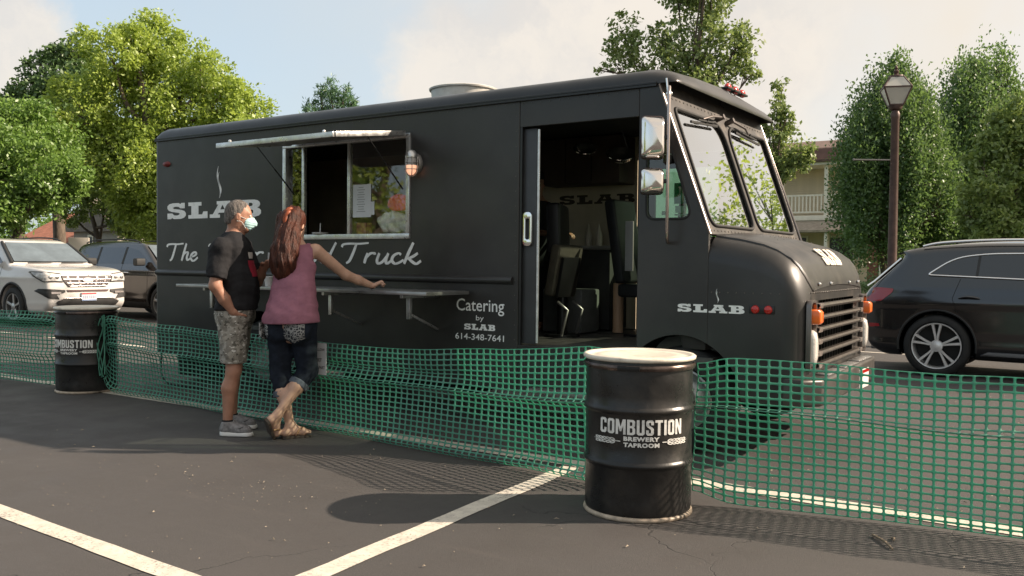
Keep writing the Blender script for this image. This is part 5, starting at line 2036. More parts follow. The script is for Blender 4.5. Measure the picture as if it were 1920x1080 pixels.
def leaves(P, N_, size, rng, up=0.0, asp=0.55):
    """P leaf positions, N_ outward directions -> quads"""
    n = len(P)
    ax = rng.normal(size=(n, 3)) + N_ * 0.8
    ax[:, 2] += up - 0.15
    ax /= np.linalg.norm(ax, axis=1)[:, None]
    sd = np.cross(ax, rng.normal(size=(n, 3)))
    sd /= np.linalg.norm(sd, axis=1)[:, None] + 1e-9
    L = size * rng.uniform(0.6, 1.25, n)[:, None]
    nm = np.cross(ax, sd)
    A = P - ax * L * 0.5
    B = P + sd * L * asp * 0.5 + nm * L * 0.08
    C = P + ax * L * 0.5
    D = P - sd * L * asp * 0.5 + nm * L * 0.08
    V = np.stack([A, B, C, D], 1).reshape(-1, 3)
    F = np.arange(4 * n).reshape(n, 4)
    return V, F


def clump_points(clumps, n, rng, sub=0.28, nsub=26, vert=1.0, shell=0.55, loose=0.12):
    """leaf positions gathered in small sprays spread through ellipsoid lobes"""
    vol = np.array([c[1][0] * c[1][1] * c[1][2] for c in clumps]) ** 0.72
    cnt = (n * vol / vol.sum()).astype(int)
    Ps, Ns = [], []
    for (c, r), k in zip(clumps, cnt):
        c = np.array(c)
        r = np.array(r)
        m = max(6, int(nsub * (0.6 + 0.4 * k / max(1, cnt.mean()))))
        d = rng.normal(size=(m, 3))
        d /= np.linalg.norm(d, axis=1)[:, None]
        f = rng.uniform(shell ** 3, 1.08, m) ** (1 / 3)
        sc_ = c + d * f[:, None] * r
        si = rng.integers(0, m, k)
        rad = r.mean() * sub * rng.uniform(0.6, 1.35, m)
        off = np.clip(rng.normal(size=(k, 3)) * 0.55, -1.0, 1.0)
        off[:, 2] *= vert
        p = sc_[si] + off * rad[si][:, None]
        # a few loose leaves fill the inside
        lo = rng.random(k) < loose
        q = rng.normal(size=(k, 3))
        q = q / np.linalg.norm(q, axis=1)[:, None] * (rng.random((k, 1)) ** 0.4)
        p[lo] = (c + q * r)[lo]
        nn = p - sc_[si] * 0.6 - c * 0.4
        nn /= np.linalg.norm(nn, axis=1)[:, None] + 1e-9
        Ps.append(p)
        Ns.append(nn)
    return np.concatenate(Ps), np.concatenate(Ns)


def tree(name, label, base, clumps, n, size, mat, seed, trunk_r=0.16, group=None, up=0.0, vert=1.0, sub=0.28, nsub=26, shell=0.55, asp=0.55, loose=0.12, stems=1):
    rng = np.random.default_rng(seed)
    base = Vector(base)
    root = empty(name, base, label, 'tree', group)
    P, N_ = clump_points(clumps, n, rng, sub, nsub, vert, shell, loose)
    keep = P[:, 2] > base.z + 0.25
    P, N_ = P[keep], N_[keep]
    V, F = leaves(P, N_, size, rng, up, asp)
    link_mesh('crown', np_mesh('crown', V, F), mat, root)
    # trunk with limbs towards the lobes
    cs = [Vector(c) for c, _ in clumps]
    top = max(cs, key=lambda v: v.z)
    cen = sum(cs, Vector()) / len(cs)
    b = MB()
    for s in range(stems):
        o = Vector((rng.normal() * 0.12, rng.normal() * 0.12, 0)) if stems > 1 else Vector()
        fork = base.lerp(Vector((cen.x, cen.y, base.z)), 0.35)
        fork.z = base.z + (cen.z - base.z) * 0.55
        pts = [base + o + Vector((0, 0, -0.1)), base.lerp(fork, 0.5) + o * 1.5 + Vector((rng.normal() * 0.08, rng.normal() * 0.08, 0)), fork + o * 2.5, fork.lerp(top, 0.5), fork.lerp(top, 0.9)]
        tr = trunk_r / math.sqrt(stems)
        b.tube(catmull(pts, 4), [tr * (1.15 - 0.95 * i / 16) for i in range(17)], 9)
    b.build('trunk', BARK, root, smooth=70)
    for i, c in enumerate(cs):
        b = MB()
        j = base.lerp(fork, rng.uniform(0.7, 1.0)) if c.z < fork.z + 0.8 else fork.lerp(top, rng.uniform(0.0, 0.45))
        mid = j.lerp(c, 0.5) + Vector((rng.normal() * 0.1, rng.normal() * 0.1, rng.normal() * 0.1 - 0.05 * (c - j).length))
        r0 = trunk_r * 0.42
        b.tube(catmull([j, mid, c], 4), [r0 * (1 - 0.85 * k / 8) for k in range(9)], 6)
        # twigs
        for k in range(4):
            q = Vector(c) + Vector(rng.normal(size=3)) * (sum(clumps[i][1]) / 3) * 0.35
            b.tube([mid.lerp(c, 0.6), mid.lerp(c, 0.6).lerp(q, 0.5) + Vector((0, 0, 0.05)), q], [r0 * 0.28, r0 * 0.18, r0 * 0.07], 5)
        b.build('limb', BARK, root, smooth=70)
    return root


def px_clumps(lst, d, flat=1.0, seed=0, dr=0.5):
    """lobes given where they show in the photo -> real lobes with their own depth"""
    rg = random.Random(seed)
    out = []
    for it in lst:
        px, py, r = it[:3]
        R_ = r / 1676.985 * d
        dd = d + rg.uniform(-dr, dr) * R_ * 1.6
        rz = R_ * (it[3] if len(it) > 3 else 1.0)
        out.append((tuple(at(px, py, dd)), (R_, R_, rz)))
    return out


def gpos(px, d):
    p = at(px, 500, d)
    return Vector((p.x, p.y, -0.06 if (p.y > 20 or p.x < -46) else 0.0))


LIME = leaf_mat('leaf_lime', (0.18, 0.26, 0.045), (0.29, 0.365, 0.07), 0.45, (0.42, 0.50, 0.07))
MIDG = leaf_mat('leaf_mid', (0.075, 0.15, 0.030), (0.16, 0.25, 0.05), 0.35, (0.18, 0.30, 0.04))
DARKG = leaf_mat('leaf_dark', (0.055, 0.105, 0.038), (0.10, 0.165, 0.052), 0.28)
HORN = leaf_mat('leaf_hornbeam', (0.050, 0.105, 0.038), (0.115, 0.185, 0.058), 0.40, (0.20, 0.30, 0.06))
PEAR = leaf_mat('leaf_pear', (0.10, 0.16, 0.05), (0.22, 0.27, 0.09), 0.35, (0.22, 0.28, 0.06), 1.8)
PINE = leaf_mat('leaf_pine', (0.06, 0.13, 0.06), (0.11, 0.20, 0.085), 0.2)
OLIVE = leaf_mat('leaf_olive', (0.12, 0.18, 0.05), (0.23, 0.29, 0.085), 0.38, (0.25, 0.32, 0.06), 1.4)

tree('lime_tree', 'tall bright yellow-green tree rising behind the truck rear', gpos(290, 30),
     px_clumps([(210, 100, 62), (285, 92, 62), (345, 140, 66), (400, 140, 45), (425, 200, 60), (470, 210, 42), (330, 230, 95), (235, 215, 95), (150, 200, 60), (455, 290, 70), (385, 320, 95), (270, 315, 92), (190, 290, 76), (440, 390, 80), (340, 400, 85), (255, 375, 50), (250, 70, 35)], 30, seed=1),
     95000, 0.145, LIME, 21, 0.30, 'trees behind the parked cars', sub=0.30, nsub=34)
tree('maple_tree', 'mid-green rounded tree at the left edge above the white suv', gpos(40, 25),
     px_clumps([(20, 250, 75), (75, 300, 80), (-20, 330, 90), (105, 335, 58), (55, 345, 62), (-60, 270, 80), (-90, 360, 90), (130, 355, 34)], 25, seed=2),
     58000, 0.125, MIDG, 22, 0.24, 'trees behind the parked cars', sub=0.28, nsub=30)
tree('locust_tree', 'dark feathery tree poking out left of the lime-green tree', gpos(110, 36),
     px_clumps([(75, 118, 28, 0.7), (110, 100, 30, 0.8), (150, 92, 26, 1.0), (55, 145, 22, 0.6), (160, 130, 40), (120, 150, 45), (60, 210, 40), (140, 210, 70), (20, 200, 40), (100, 290, 90)], 36, seed=3),
     22000, 0.20, DARKG, 23, 0.26, 'trees behind the parked cars', sub=0.4, nsub=18, shell=0.3)
tree('willow_tree', 'grey-green shrubby tree between the truck and the grey house', gpos(180, 33),
     px_clumps([(245, 405, 42), (205, 360, 48), (268, 430, 36), (135, 400, 26), (160, 355, 36)], 33, seed=4),
     15000, 0.13, OLIVE, 24, 0.16, 'trees behind the parked cars')
tree('pine_tree', 'tip of a pine tree showing above the truck roof', gpos(622, 42),
     px_clumps([(620, 172, 17, 1.3), (598, 172, 13, 1.0), (645, 172, 14, 1.0), (585, 192, 12), (660, 188, 13), (622, 200, 26), (572, 204, 8, 0.6), (600, 215, 25), (650, 215, 25), (622, 260, 50), (620, 330, 70)], 42, seed=5),
     14000, 0.26, PINE, 25, 0.22, None, up=0.6, asp=0.16, sub=0.5, nsub=12)
tree('pear_tree', 'open-crowned tree leaning over the cab roof from behind', gpos(1290, 17.5),
     px_clumps([(1168, 58, 30), (1150, 108, 28), (1190, 118, 36), (1245, 112, 42), (1235, 65, 26), (1300, 30, 48), (1330, -40, 70), (1270, -20, 40), (1335, 85, 52), (1388, 105, 36), (1300, 140, 45), (1410, 138, 20), (1350, 150, 40), (1390, 70, 28), (1120, 132, 9), (1270, 170, 50), (1330, -110, 80), (1200, 150, 30)], 17.5, seed=6),
     13500, 0.105, PEAR, 26, 0.10, 'street trees behind the truck', sub=0.42, nsub=15, shell=0.25)
tree('pear_tree', 'slim airy young tree between the windscreen and the cream house', gpos(1462, 19.5),
     px_clumps([(1463, 162, 12, 1.6), (1458, 200, 22), (1437, 232, 18), (1478, 218, 16), (1465, 250, 32), (1490, 285, 30), (1505, 305, 22), (1455, 300, 32), (1468, 325, 18), (1446, 375, 20), (1440, 340, 22)], 19.5, seed=7),
     3800, 0.105, PEAR, 27, 0.07, 'street trees behind the truck', sub=0.42, nsub=13, shell=0.25)


def flame(px, top, bot, prof, d, seed, k=95):
    """upright hornbeam crown built of many small flames"""
    rg = random.Random(seed)
    out = []
    ys = [a for a, _ in prof]
    ws_ = [b for _, b in prof]
    for i in range(k):
        u = (i + 0.5) / k
        py = top + (bot - top) * u ** 0.8
        w = float(np.interp(py, ys, ws_))
        a = rg.uniform(0, 2 * PI)
        f = math.sqrt(rg.uniform(0.25, 1.0))
        R_ = (11 + w * 0.13) / 1676.985 * d
        dd = d - math.sin(a) * f * w * 0.85 / 1676.985 * d
        out.append((tuple(at(px + math.cos(a) * f * w * 0.94, py, dd)), (R_, R_, R_ * 2.6)))
    return out


tree('hornbeam_tree', 'dense dark upright tree just behind the street lamp', gpos(1678, 27),
     flame(1678, 128, 440, [(120, 8), (160, 38), (200, 62), (260, 100), (330, 120), (395, 120), (425, 92), (450, 58), (480, 40)], 27, 8), 76000, 0.112, HORN, 28, 0.22, 'hornbeams in front of the houses', up=0.9, vert=3.0, sub=0.42, nsub=9, stems=4)
tree('hornbeam_tree', 'dense dark upright tree cut off by the right edge of the frame', gpos(1852, 29),
     flame(1852, 112, 470, [(105, 14), (140, 52), (200, 82), (280, 122), (360, 138), (430, 130), (480, 90)], 29, 9), 76000, 0.118, HORN, 29, 0.22, 'hornbeams in front of the houses', up=0.9, vert=3.0, sub=0.42, nsub=9, stems=4)
tree('ash_tree', 'lighter loose-leaved tree at the right edge above the black suv', gpos(1885, 21),
     px_clumps([(1868, 255, 40), (1905, 300, 55), (1835, 300, 26), (1850, 370, 45), (1915, 400, 60), (1815, 405, 26), (1960, 330, 70), (1880, 430, 45), (1840, 440, 30), (1960, 430, 60), (1930, 235, 50)], 21, seed=10),
     20000, 0.13, OLIVE, 30, 0.12, None, sub=0.34, nsub=18, shell=0.35)
# trees that only show as reflections in the truck's glass
for k, (bx, by, hh, mt_, lab) in enumerate(((3.2, 27.5, 10.3, LIME, 'leafy tree mirrored in the near half of the windscreen'), (6.2, 28.0, 9.6, OLIVE, 'leafy tree mirrored in the far half of the windscreen'),
                                            (-18.0, -7.6, 10.5, LIME, 'yellow-green tree mirrored in the serving window pane'), (-24.5, -10.0, 9.5, MIDG, 'darker tree mirrored in the serving window beside the yellow one'))):
    rg = random.Random(50 + k)
    cl = []
    for i in range(14):
        a = rg.uniform(0, 2 * PI)
        h_ = rg.uniform(0.22, 0.92)
        rad_ = hh * 0.28 * math.sin(PI * min(1, h_ * 0.85 + 0.1)) + 0.2
        R_ = hh * rg.uniform(0.10, 0.15)
        cl.append(((bx + math.cos(a) * rad_, by + math.sin(a) * rad_, hh * h_), (R_, R_, R_)))
    tree('broadleaf_tree', lab, (bx, by, -0.06 if by > 20 else 0), cl, 17000 if by < 20 else 12000, 0.17, mt_, 60 + k, 0.18, None, sub=0.4, nsub=18)


# distant belt of woodland that reads as one mass
def wood():
    rng = np.random.default_rng(77)
    cl = []
    for i in range(150):
        px = rng.uniform(-500, 2500)
        d = rng.uniform(62, 95)
        p = at(px, 490, d)
        R_ = rng.uniform(1.6, 2.8)
        cl.append(((p.x, p.y, rng.uniform(1.0, 3.6)), (R_ * 1.4, R_ * 1.4, R_)))
    P, N_ = clump_points(cl, 42000, rng, 0.35, 16)
    P[:, 2] = np.maximum(P[:, 2], 0.0)
    V, F = leaves(P, N_, 0.5, rng)
    tag(link_mesh('far_wood', np_mesh('far_wood', V, F), MIDG), 'distant belt of green woodland along the horizon', 'woodland', kind='stuff')


wood()


def shrub(name, label, x0, x1, y, h, dep, n, mat, seed, group=None):
    rng = np.random.default_rng(seed)
    cl = []
    k = max(2, int((x1 - x0) / 0.55))
    for i in range(k):
        cx = x0 + (x1 - x0) * (i + 0.5) / k
        cl.append(((cx, y + rng.normal() * 0.08, h * 0.52), (0.42, dep / 2, h * 0.5)))
    P, N_ = clump_points(cl, n, rng, 0.35, 18)
    P = P[P[:, 2] > -0.04]
    rngN = rng.normal(size=P.shape)
    V, F = leaves(P, rngN / np.linalg.norm(rngN, axis=1)[:, None], 0.075, rng)
    root = empty(name, ((x0 + x1) / 2, y, -0.06), label, 'hedge', group)
    link_mesh('foliage', np_mesh('foliage', V, F), mat, root)
    b = MB()
    for i in range(k):
        cx = x0 + (x1 - x0) * (i + 0.5) / k
        b.tube([(cx, y, -0.06), (cx + 0.05, y + 0.03, h * 0.4), (cx - 0.03, y, h * 0.75)], [0.03, 0.022, 0.01], 6)
    tag(b.build('stems', BARK, root, smooth=60), kind='stuff')


shrub('hedge', 'low clipped dark hedge behind the street lamp', -10.5, -3.4, 23.0, 1.25, 1.0, 9000, DARKG, 80)
shrub('hedge', 'low clipped hedge behind the black suv', -3.2, 6.0, 23.4, 1.45, 1.0, 10000, HORN, 81)
shrub('hedge', 'overgrown hedge behind the two parked cars on the left', -36, -24, 23.0, 1.3, 1.2, 9000, MIDG, 82)

# ================================================================== street lamp
lp = Vector((-3.17, 16.2, 0))
lamp = empty('street_lamp', lp, 'brown street lamp with a glass lantern behind the black suv', 'street lamp')
BRONZE = M('lamp_bronze', (0.085, 0.05, 0.04), 0.45, metal=0.3, var=0.25, vscale=10)
T = Matrix.Translation(lp)
b = MB()
b.lathe([(0.20, 0.0), (0.20, 0.10), (0.17, 0.14), (0.15, 0.55), (0.12, 0.62), (0.10, 0.70), (0.078, 0.78), (0.066, 3.85), (0.075, 3.88), (0.075, 3.95), (0.06, 3.98), (0.06, 4.02)], 16, T)
b.build('pole', BRONZE, lamp, smooth=30)
b = MB()
b.lathe([(0.06, 4.0), (0.10, 4.02), (0.115, 4.06), (0.115, 4.09), (0.05, 4.09)], 12, T)
b.build('collar', BRONZE, lamp, smooth=30)
b = MB()
b.cyl((lp.x - 0.56, lp.y - 0.37, 3.17), (lp.x, lp.y, 3.17), 0.014, n=8)
b.sphere((lp.x - 0.57, lp.y - 0.377, 3.17), 0.022, 8, 6)
b.build('ladder_bar', M('bar_grey', (0.28, 0.26, 0.24), 0.4, metal=0.6), lamp, smooth=50)


def lring(w, z):
    a0 = math.atan2(FW.y, FW.x) + 0.55
    return [Vector((lp.x + math.cos(a0 + k * PI / 2) * w * 0.7071, lp.y + math.sin(a0 + k * PI / 2) * w * 0.7071, z)) for k in range(4)]


lo_, mi_, hi_ = lring(0.21, 4.09), lring(0.43, 4.37), lring(0.20, 4.56)
LG = M('lantern_glass', (0.72, 0.68, 0.60), 0.25, coat=0.4, trans=0.0, alpha=0.62)
for k in range(4):
    j = (k + 1) % 4
    for A_, B_, nm in ((lo_, mi_, 'lantern_pane'), (mi_, hi_, 'roof_pane')):
        cen = (A_[k] + A_[j] + B_[k] + B_[j]) / 4
        n_ = ((A_[j] - A_[k]).cross(B_[k] - A_[k])).normalized() * 0.004
        b = MB()
        q = [A_[k], A_[j], B_[j], B_[k]]
        q = [cen + (p - cen) * 0.96 for p in q]
        b.add([p for p in q] + [p + n_ for p in q], [(0, 1, 2, 3), (7, 6, 5, 4), (0, 4, 5, 1), (1, 5, 6, 2), (2, 6, 7, 3), (3, 7, 4, 0)])
        b.build(nm, LG, lamp)
b = MB()
for k in range(4):
    j = (k + 1) % 4
    for p, q in ((lo_[k], mi_[k]), (mi_[k], hi_[k]), (lo_[k], lo_[j]), (mi_[k], mi_[j]), (hi_[k], hi_[j])):
        b.bar(p, q, 0.022, 0.022)
b.build('lantern_frame', BRONZE, lamp)
b = MB()
b.lathe([(0.13, 4.56), (0.12, 4.585), (0.05, 4.60), (0.03, 4.62), (0.045, 4.65), (0.045, 4.67), (0.02, 4.69), (0.028, 4.72), (0.0, 4.77)], 14, T)
b.build('finial', BRONZE, lamp, smooth=40)
b = MB()
b.lathe([(0.0, 4.10), (0.05, 4.10), (0.05, 4.16), (0.03, 4.18), (0.055, 4.24), (0.045, 4.31), (0.0, 4.33)], 14, T)
b.build('bulb', M('bulb_white', (0.8, 0.78, 0.72), 0.4), lamp, smooth=50)

# ================================================================== houses
def onY(px, py, Y):
    d = (FW * 1676.985 + RT * (px - 960) - UP * (py - 540))
    t = Y / d.y
    return Vector((0, 0, 1.36)) + d * t


CREAM = M('siding_cream', (0.72, 0.60, 0.43), 0.75, var=0.08, vscale=1.5)
WHITEW = M('trim_white', (0.80, 0.74, 0.62), 0.6, var=0.06, vscale=3)
SHINGLE = M('shingle_brown', (0.13, 0.085, 0.07), 0.9, var=0.3, vscale=6, bump=0.5, bscale=12)
BRICK = M('brick_red', (0.20, 0.085, 0.06), 0.85, var=0.3, vscale=5)
house = empty('cream_house', (-8.5, 43.5, -0.06), 'cream two-storey house with balcony and porch behind the hornbeams', 'house')
HY = 41.0
xl, xr = onY(1380, 400, HY).x, onY(1735, 400, HY).x
zr0, zr1 = onY(1530, 305, HY).z, onY(1530, 281, HY).z       # eaves band
zf = onY(1530, 404, HY).z                                    # balcony floor
b = MB()
b.box(xl, xr, HY + 1.6, HY + 9, -0.06, zr0 + 0.1)
b.build('wall', CREAM, house)
for i in range(24):        # clapboards on the upper storey
    b = MB()
    z = zf + 0.05 + i * (zr0 - zf) / 24
    b.box(xl, xr, HY + 1.572, HY + 1.60, z, z + (zr0 - zf) / 24 - 0.012)
    b.build('clapboard', CREAM, house)
b = MB()
b.loft([[(x, y, z) for y, z in ((HY - 0.35, zr0), (HY - 0.35, zr0 + 0.10), (HY + 0.5, zr1 + 0.15), (HY + 4.5, zr1 + 1.0), (HY + 9.3, zr0 + 0.1), (HY + 9.3, zr0))] for x in (xl - 0.3, xr + 0.3)], closed=True, cap0=True, cap1=True)
rf = b.build('roof', SHINGLE, house)
b = MB()
b.box(xl - 0.3, xr + 0.3, HY - 0.38, HY - 0.352, zr0 + 0.12, zr1)
b.build('fascia', M('fascia_brown', (0.19, 0.10, 0.085), 0.7, var=0.2, vscale=3), rf)
b = MB()
b.box(xl - 0.2, xr + 0.2, HY - 0.2, HY + 1.6, zr0 - 0.12, zr0 - 0.002)
b.build('soffit', WHITEW, house)
b = MB()
b.box(xl, xr, HY, HY + 1.58, zf - 0.22, zf)
b.build('balcony_floor', WHITEW, house, bevel=0.01)
for z in (zf + 0.12, zf + 0.88):
    b = MB()
    b.box(xl, xr, HY + 0.04, HY + 0.11, z, z + 0.07)
    b.build('rail', WHITEW, house)
x = xl + 0.1
while x < xr:
    b = MB()
    b.box(x, x + 0.06, HY + 0.05, HY + 0.10, zf + 0.19, zf + 0.88)
    b.build('baluster', WHITEW, house)
    x += 0.165
for x in np.linspace(xl + 0.1, xr - 0.25, 5):
    b = MB()
    b.box(x, x + 0.16, HY + 0.02, HY + 0.18, zf, zr0 - 0.12)
    b.build('balcony_post', WHITEW, house)
# porch roof and porch
zp = onY(1560, 437, HY).z
b = MB()
b.loft([[(x, y, z) for y, z in ((HY - 1.3, zp), (HY - 1.3, zp + 0.10), (HY + 0.0, zf - 0.25), (HY + 0.0, zf - 0.40), (HY - 1.2, zp - 0.02))] for x in (xl, xr)], closed=True, cap0=True, cap1=True)
b.build('porch_roof', M('porch_shingle', (0.34, 0.28, 0.22), 0.9, var=0.2, vscale=5), house)
b = MB()
b.box(xl, xr, HY + 0.6, HY + 1.6, -0.06, zf - 0.42)
b.build('porch_wall', CREAM, house)
for (p0, p1, mt_, nm) in ((1488, 1512, 'window_dark', 'porch_door'), (1556, 1600, 'window_dark', 'porch_window'), (1664, 1690, 'window_dark', 'porch_window')):
    xa, xb = onY(p0, 470, HY + 0.6).x, onY(p1, 470, HY + 0.6).x
    b = MB()
    b.box(xa, xb, HY + 0.56, HY + 0.60, 0.35 if 'window' in nm else 0.0, zp - 0.18)
    w_ = b.build(nm, M('window_dark', (0.05, 0.045, 0.04), 0.2), house)
    b = MB()
    for (x0, x1, z0, z1) in ((xa - 0.08, xa, 0.3, zp - 0.1), (xb, xb + 0.08, 0.3, zp - 0.1), (xa, xb, zp - 0.18, zp - 0.1), (xa, xb, 0.27, 0.35)):
        b.box(x0, x1, HY + 0.53, HY + 0.598, z0, z1)
    b.build('window_frame', WHITEW, w_)
for p0, p1, mt_ in ((1627, 1647, BRICK), (1649, 1655, WHITEW), (1545, 1551, WHITEW), (1440, 1450, WHITEW)):
    xa, xb = onY(p0, 470, HY - 1.1).x, onY(p1, 470, HY - 1.1).x
    b = MB()
    b.box(xa, xb, HY - 1.15, HY - 0.75, -0.06, zp + 0.0)
    b.build('porch_column', mt_, house, bevel=0.01)


def gable_house(name, label, x0, x1, y0, y1, wallh, roofh, wm, rm, wins, seed, ridge='X'):
    root = empty(name, ((x0 + x1) / 2, (y0 + y1) / 2, -0.06), label, 'house')
    b = MB()
    b.box(x0, x1, y0, y1, -0.06, wallh)
    b.build('wall', wm, root)
    b = MB()
    ym, e = (y0 + y1) / 2, 0.35
    xm = (x0 + x1) / 2
    if ridge == 'X':
        b.loft([[(x, y0 - e, wallh - 0.05), (x, y0 - e, wallh + 0.12), (x, ym, wallh + roofh), (x, y1 + e, wallh + 0.12), (x, y1 + e, wallh - 0.05)] for x in (x0 - e, x1 + e)], closed=True, cap0=True, cap1=True)
    else:
        b.loft([[(x0 - e, y, wallh - 0.05), (x0 - e, y, wallh + 0.12), (xm, y, wallh + roofh), (x1 + e, y, wallh + 0.12), (x1 + e, y, wallh - 0.05)] for y in (y0 - e, y1 + e)], closed=True, cap0=True, cap1=True)
    b.build('roof', rm, root)
    for (xa, xb, za, zb_) in wins:
        b = MB()
        b.box(xa, xb, y0 - 0.05, y0 - 0.01, za, zb_)
        w_ = b.build('window', M('window_dark', (0.05, 0.045, 0.04), 0.2), root)
        for (p, q, r_, s_) in ((xa - 0.1, xb + 0.1, zb_, zb_ + 0.1), (xa - 0.1, xb + 0.1, za - 0.1, za), (xa - 0.1, xa, za, zb_), (xb, xb + 0.1, za, zb_), ((xa + xb) / 2 - 0.03, (xa + xb) / 2 + 0.03, za, zb_)):
            b = MB()
            b.box(p, q, y0 - 0.08, y0 - 0.051, r_, s_)
            b.build('frame', WHITEW, w_)
    return root


p = at(72, 440, 46)
gable_house('brick_house', 'house with an orange-red roof behind the white suv', p.x - 3.2, p.x + 2.6, p.y, p.y + 7, 1.72, 2.2,
            M('wall_tan', (0.42, 0.33, 0.25), 0.8, var=0.1, vscale=2), M('roof_red', (0.36, 0.14, 0.085), 0.9, var=0.25, vscale=4, bump=0.4, bscale=10), [], 1)
p = at(185, 440, 44)
gable_house('grey_house', 'small grey house with a window behind the dark suv', p.x - 2.2, p.x + 1.6, p.y, p.y + 6, 2.75, 1.6,
            M('wall_grey', (0.30, 0.28, 0.25), 0.8, var=0.12, vscale=2), M('roof_grey', (0.17, 0.15, 0.13), 0.9, var=0.25, vscale=4), [(p.x - 0.75, p.x - 0.05, 1.3, 2.45)], 2, ridge='Y')
p = gpos(25, 30)
b = MB()
b.lathe([(0.10, 0), (0.10, 2.75), (0.12, 2.78), (0.05, 2.86), (0, 2.88)], 14, Matrix.Translation(p))
tag(b.build('white_post', M('post_white', (0.6, 0.55, 0.5), 0.6, var=0.1, vscale=3), None, smooth=40), 'plain white post standing behind the white suv', 'post')
p = gpos(148, 26)
rt = Vector((RT.x, RT.y, 0)).normalized()
sg = empty('yard_sign', p, 'small blank white sign board on legs between the two parked suvs', 'sign')
b = MB()
b.bar(p + rt * -0.30 + Vector((0, 0, 1.72)), p + rt * 0.30 + Vector((0, 0, 1.72)), 0.03, 0.50)
b.build('board', M('board_white', (0.72, 0.66, 0.58), 0.6), sg, bevel=0.008)
for s in (-0.22, 0.22):
    b = MB()
    b.cyl(p + rt * s + Vector((0.03, 0.05, 0)), p + rt * s + Vector((0.03, 0.05, 1.9)), 0.02, n=8)
    b.build('leg', WHITEW, sg, smooth=50)

# ================================================================== cars
from mathutils.bvhtree import BVHTree


def poly_sdf(px, pz, poly):
    P = np.stack([px, pz], -1)
    d = np.full(px.shape, 1e9)
    s = np.ones(px.shape)
    n = len(poly)
    for i in range(n):
        a = np.array(poly[i])
        b_ = np.array(poly[i - 1])
        e = b_ - a
        w = P - a
        t = np.clip((w @ e) / (e @ e), 0, 1)
        q = w - t[..., None] * e
        d = np.minimum(d, (q * q).sum(-1))
        c1 = P[..., 1] >= a[1]
        c2 = P[..., 1] < b_[1]
        c3 = e[0] * w[..., 1] > e[1] * w[..., 0]
        fl = (c1 & c2 & c3) | (~c1 & ~c2 & ~c3)
        s = np.where(fl, -s, s)
    return s * np.sqrt(d)


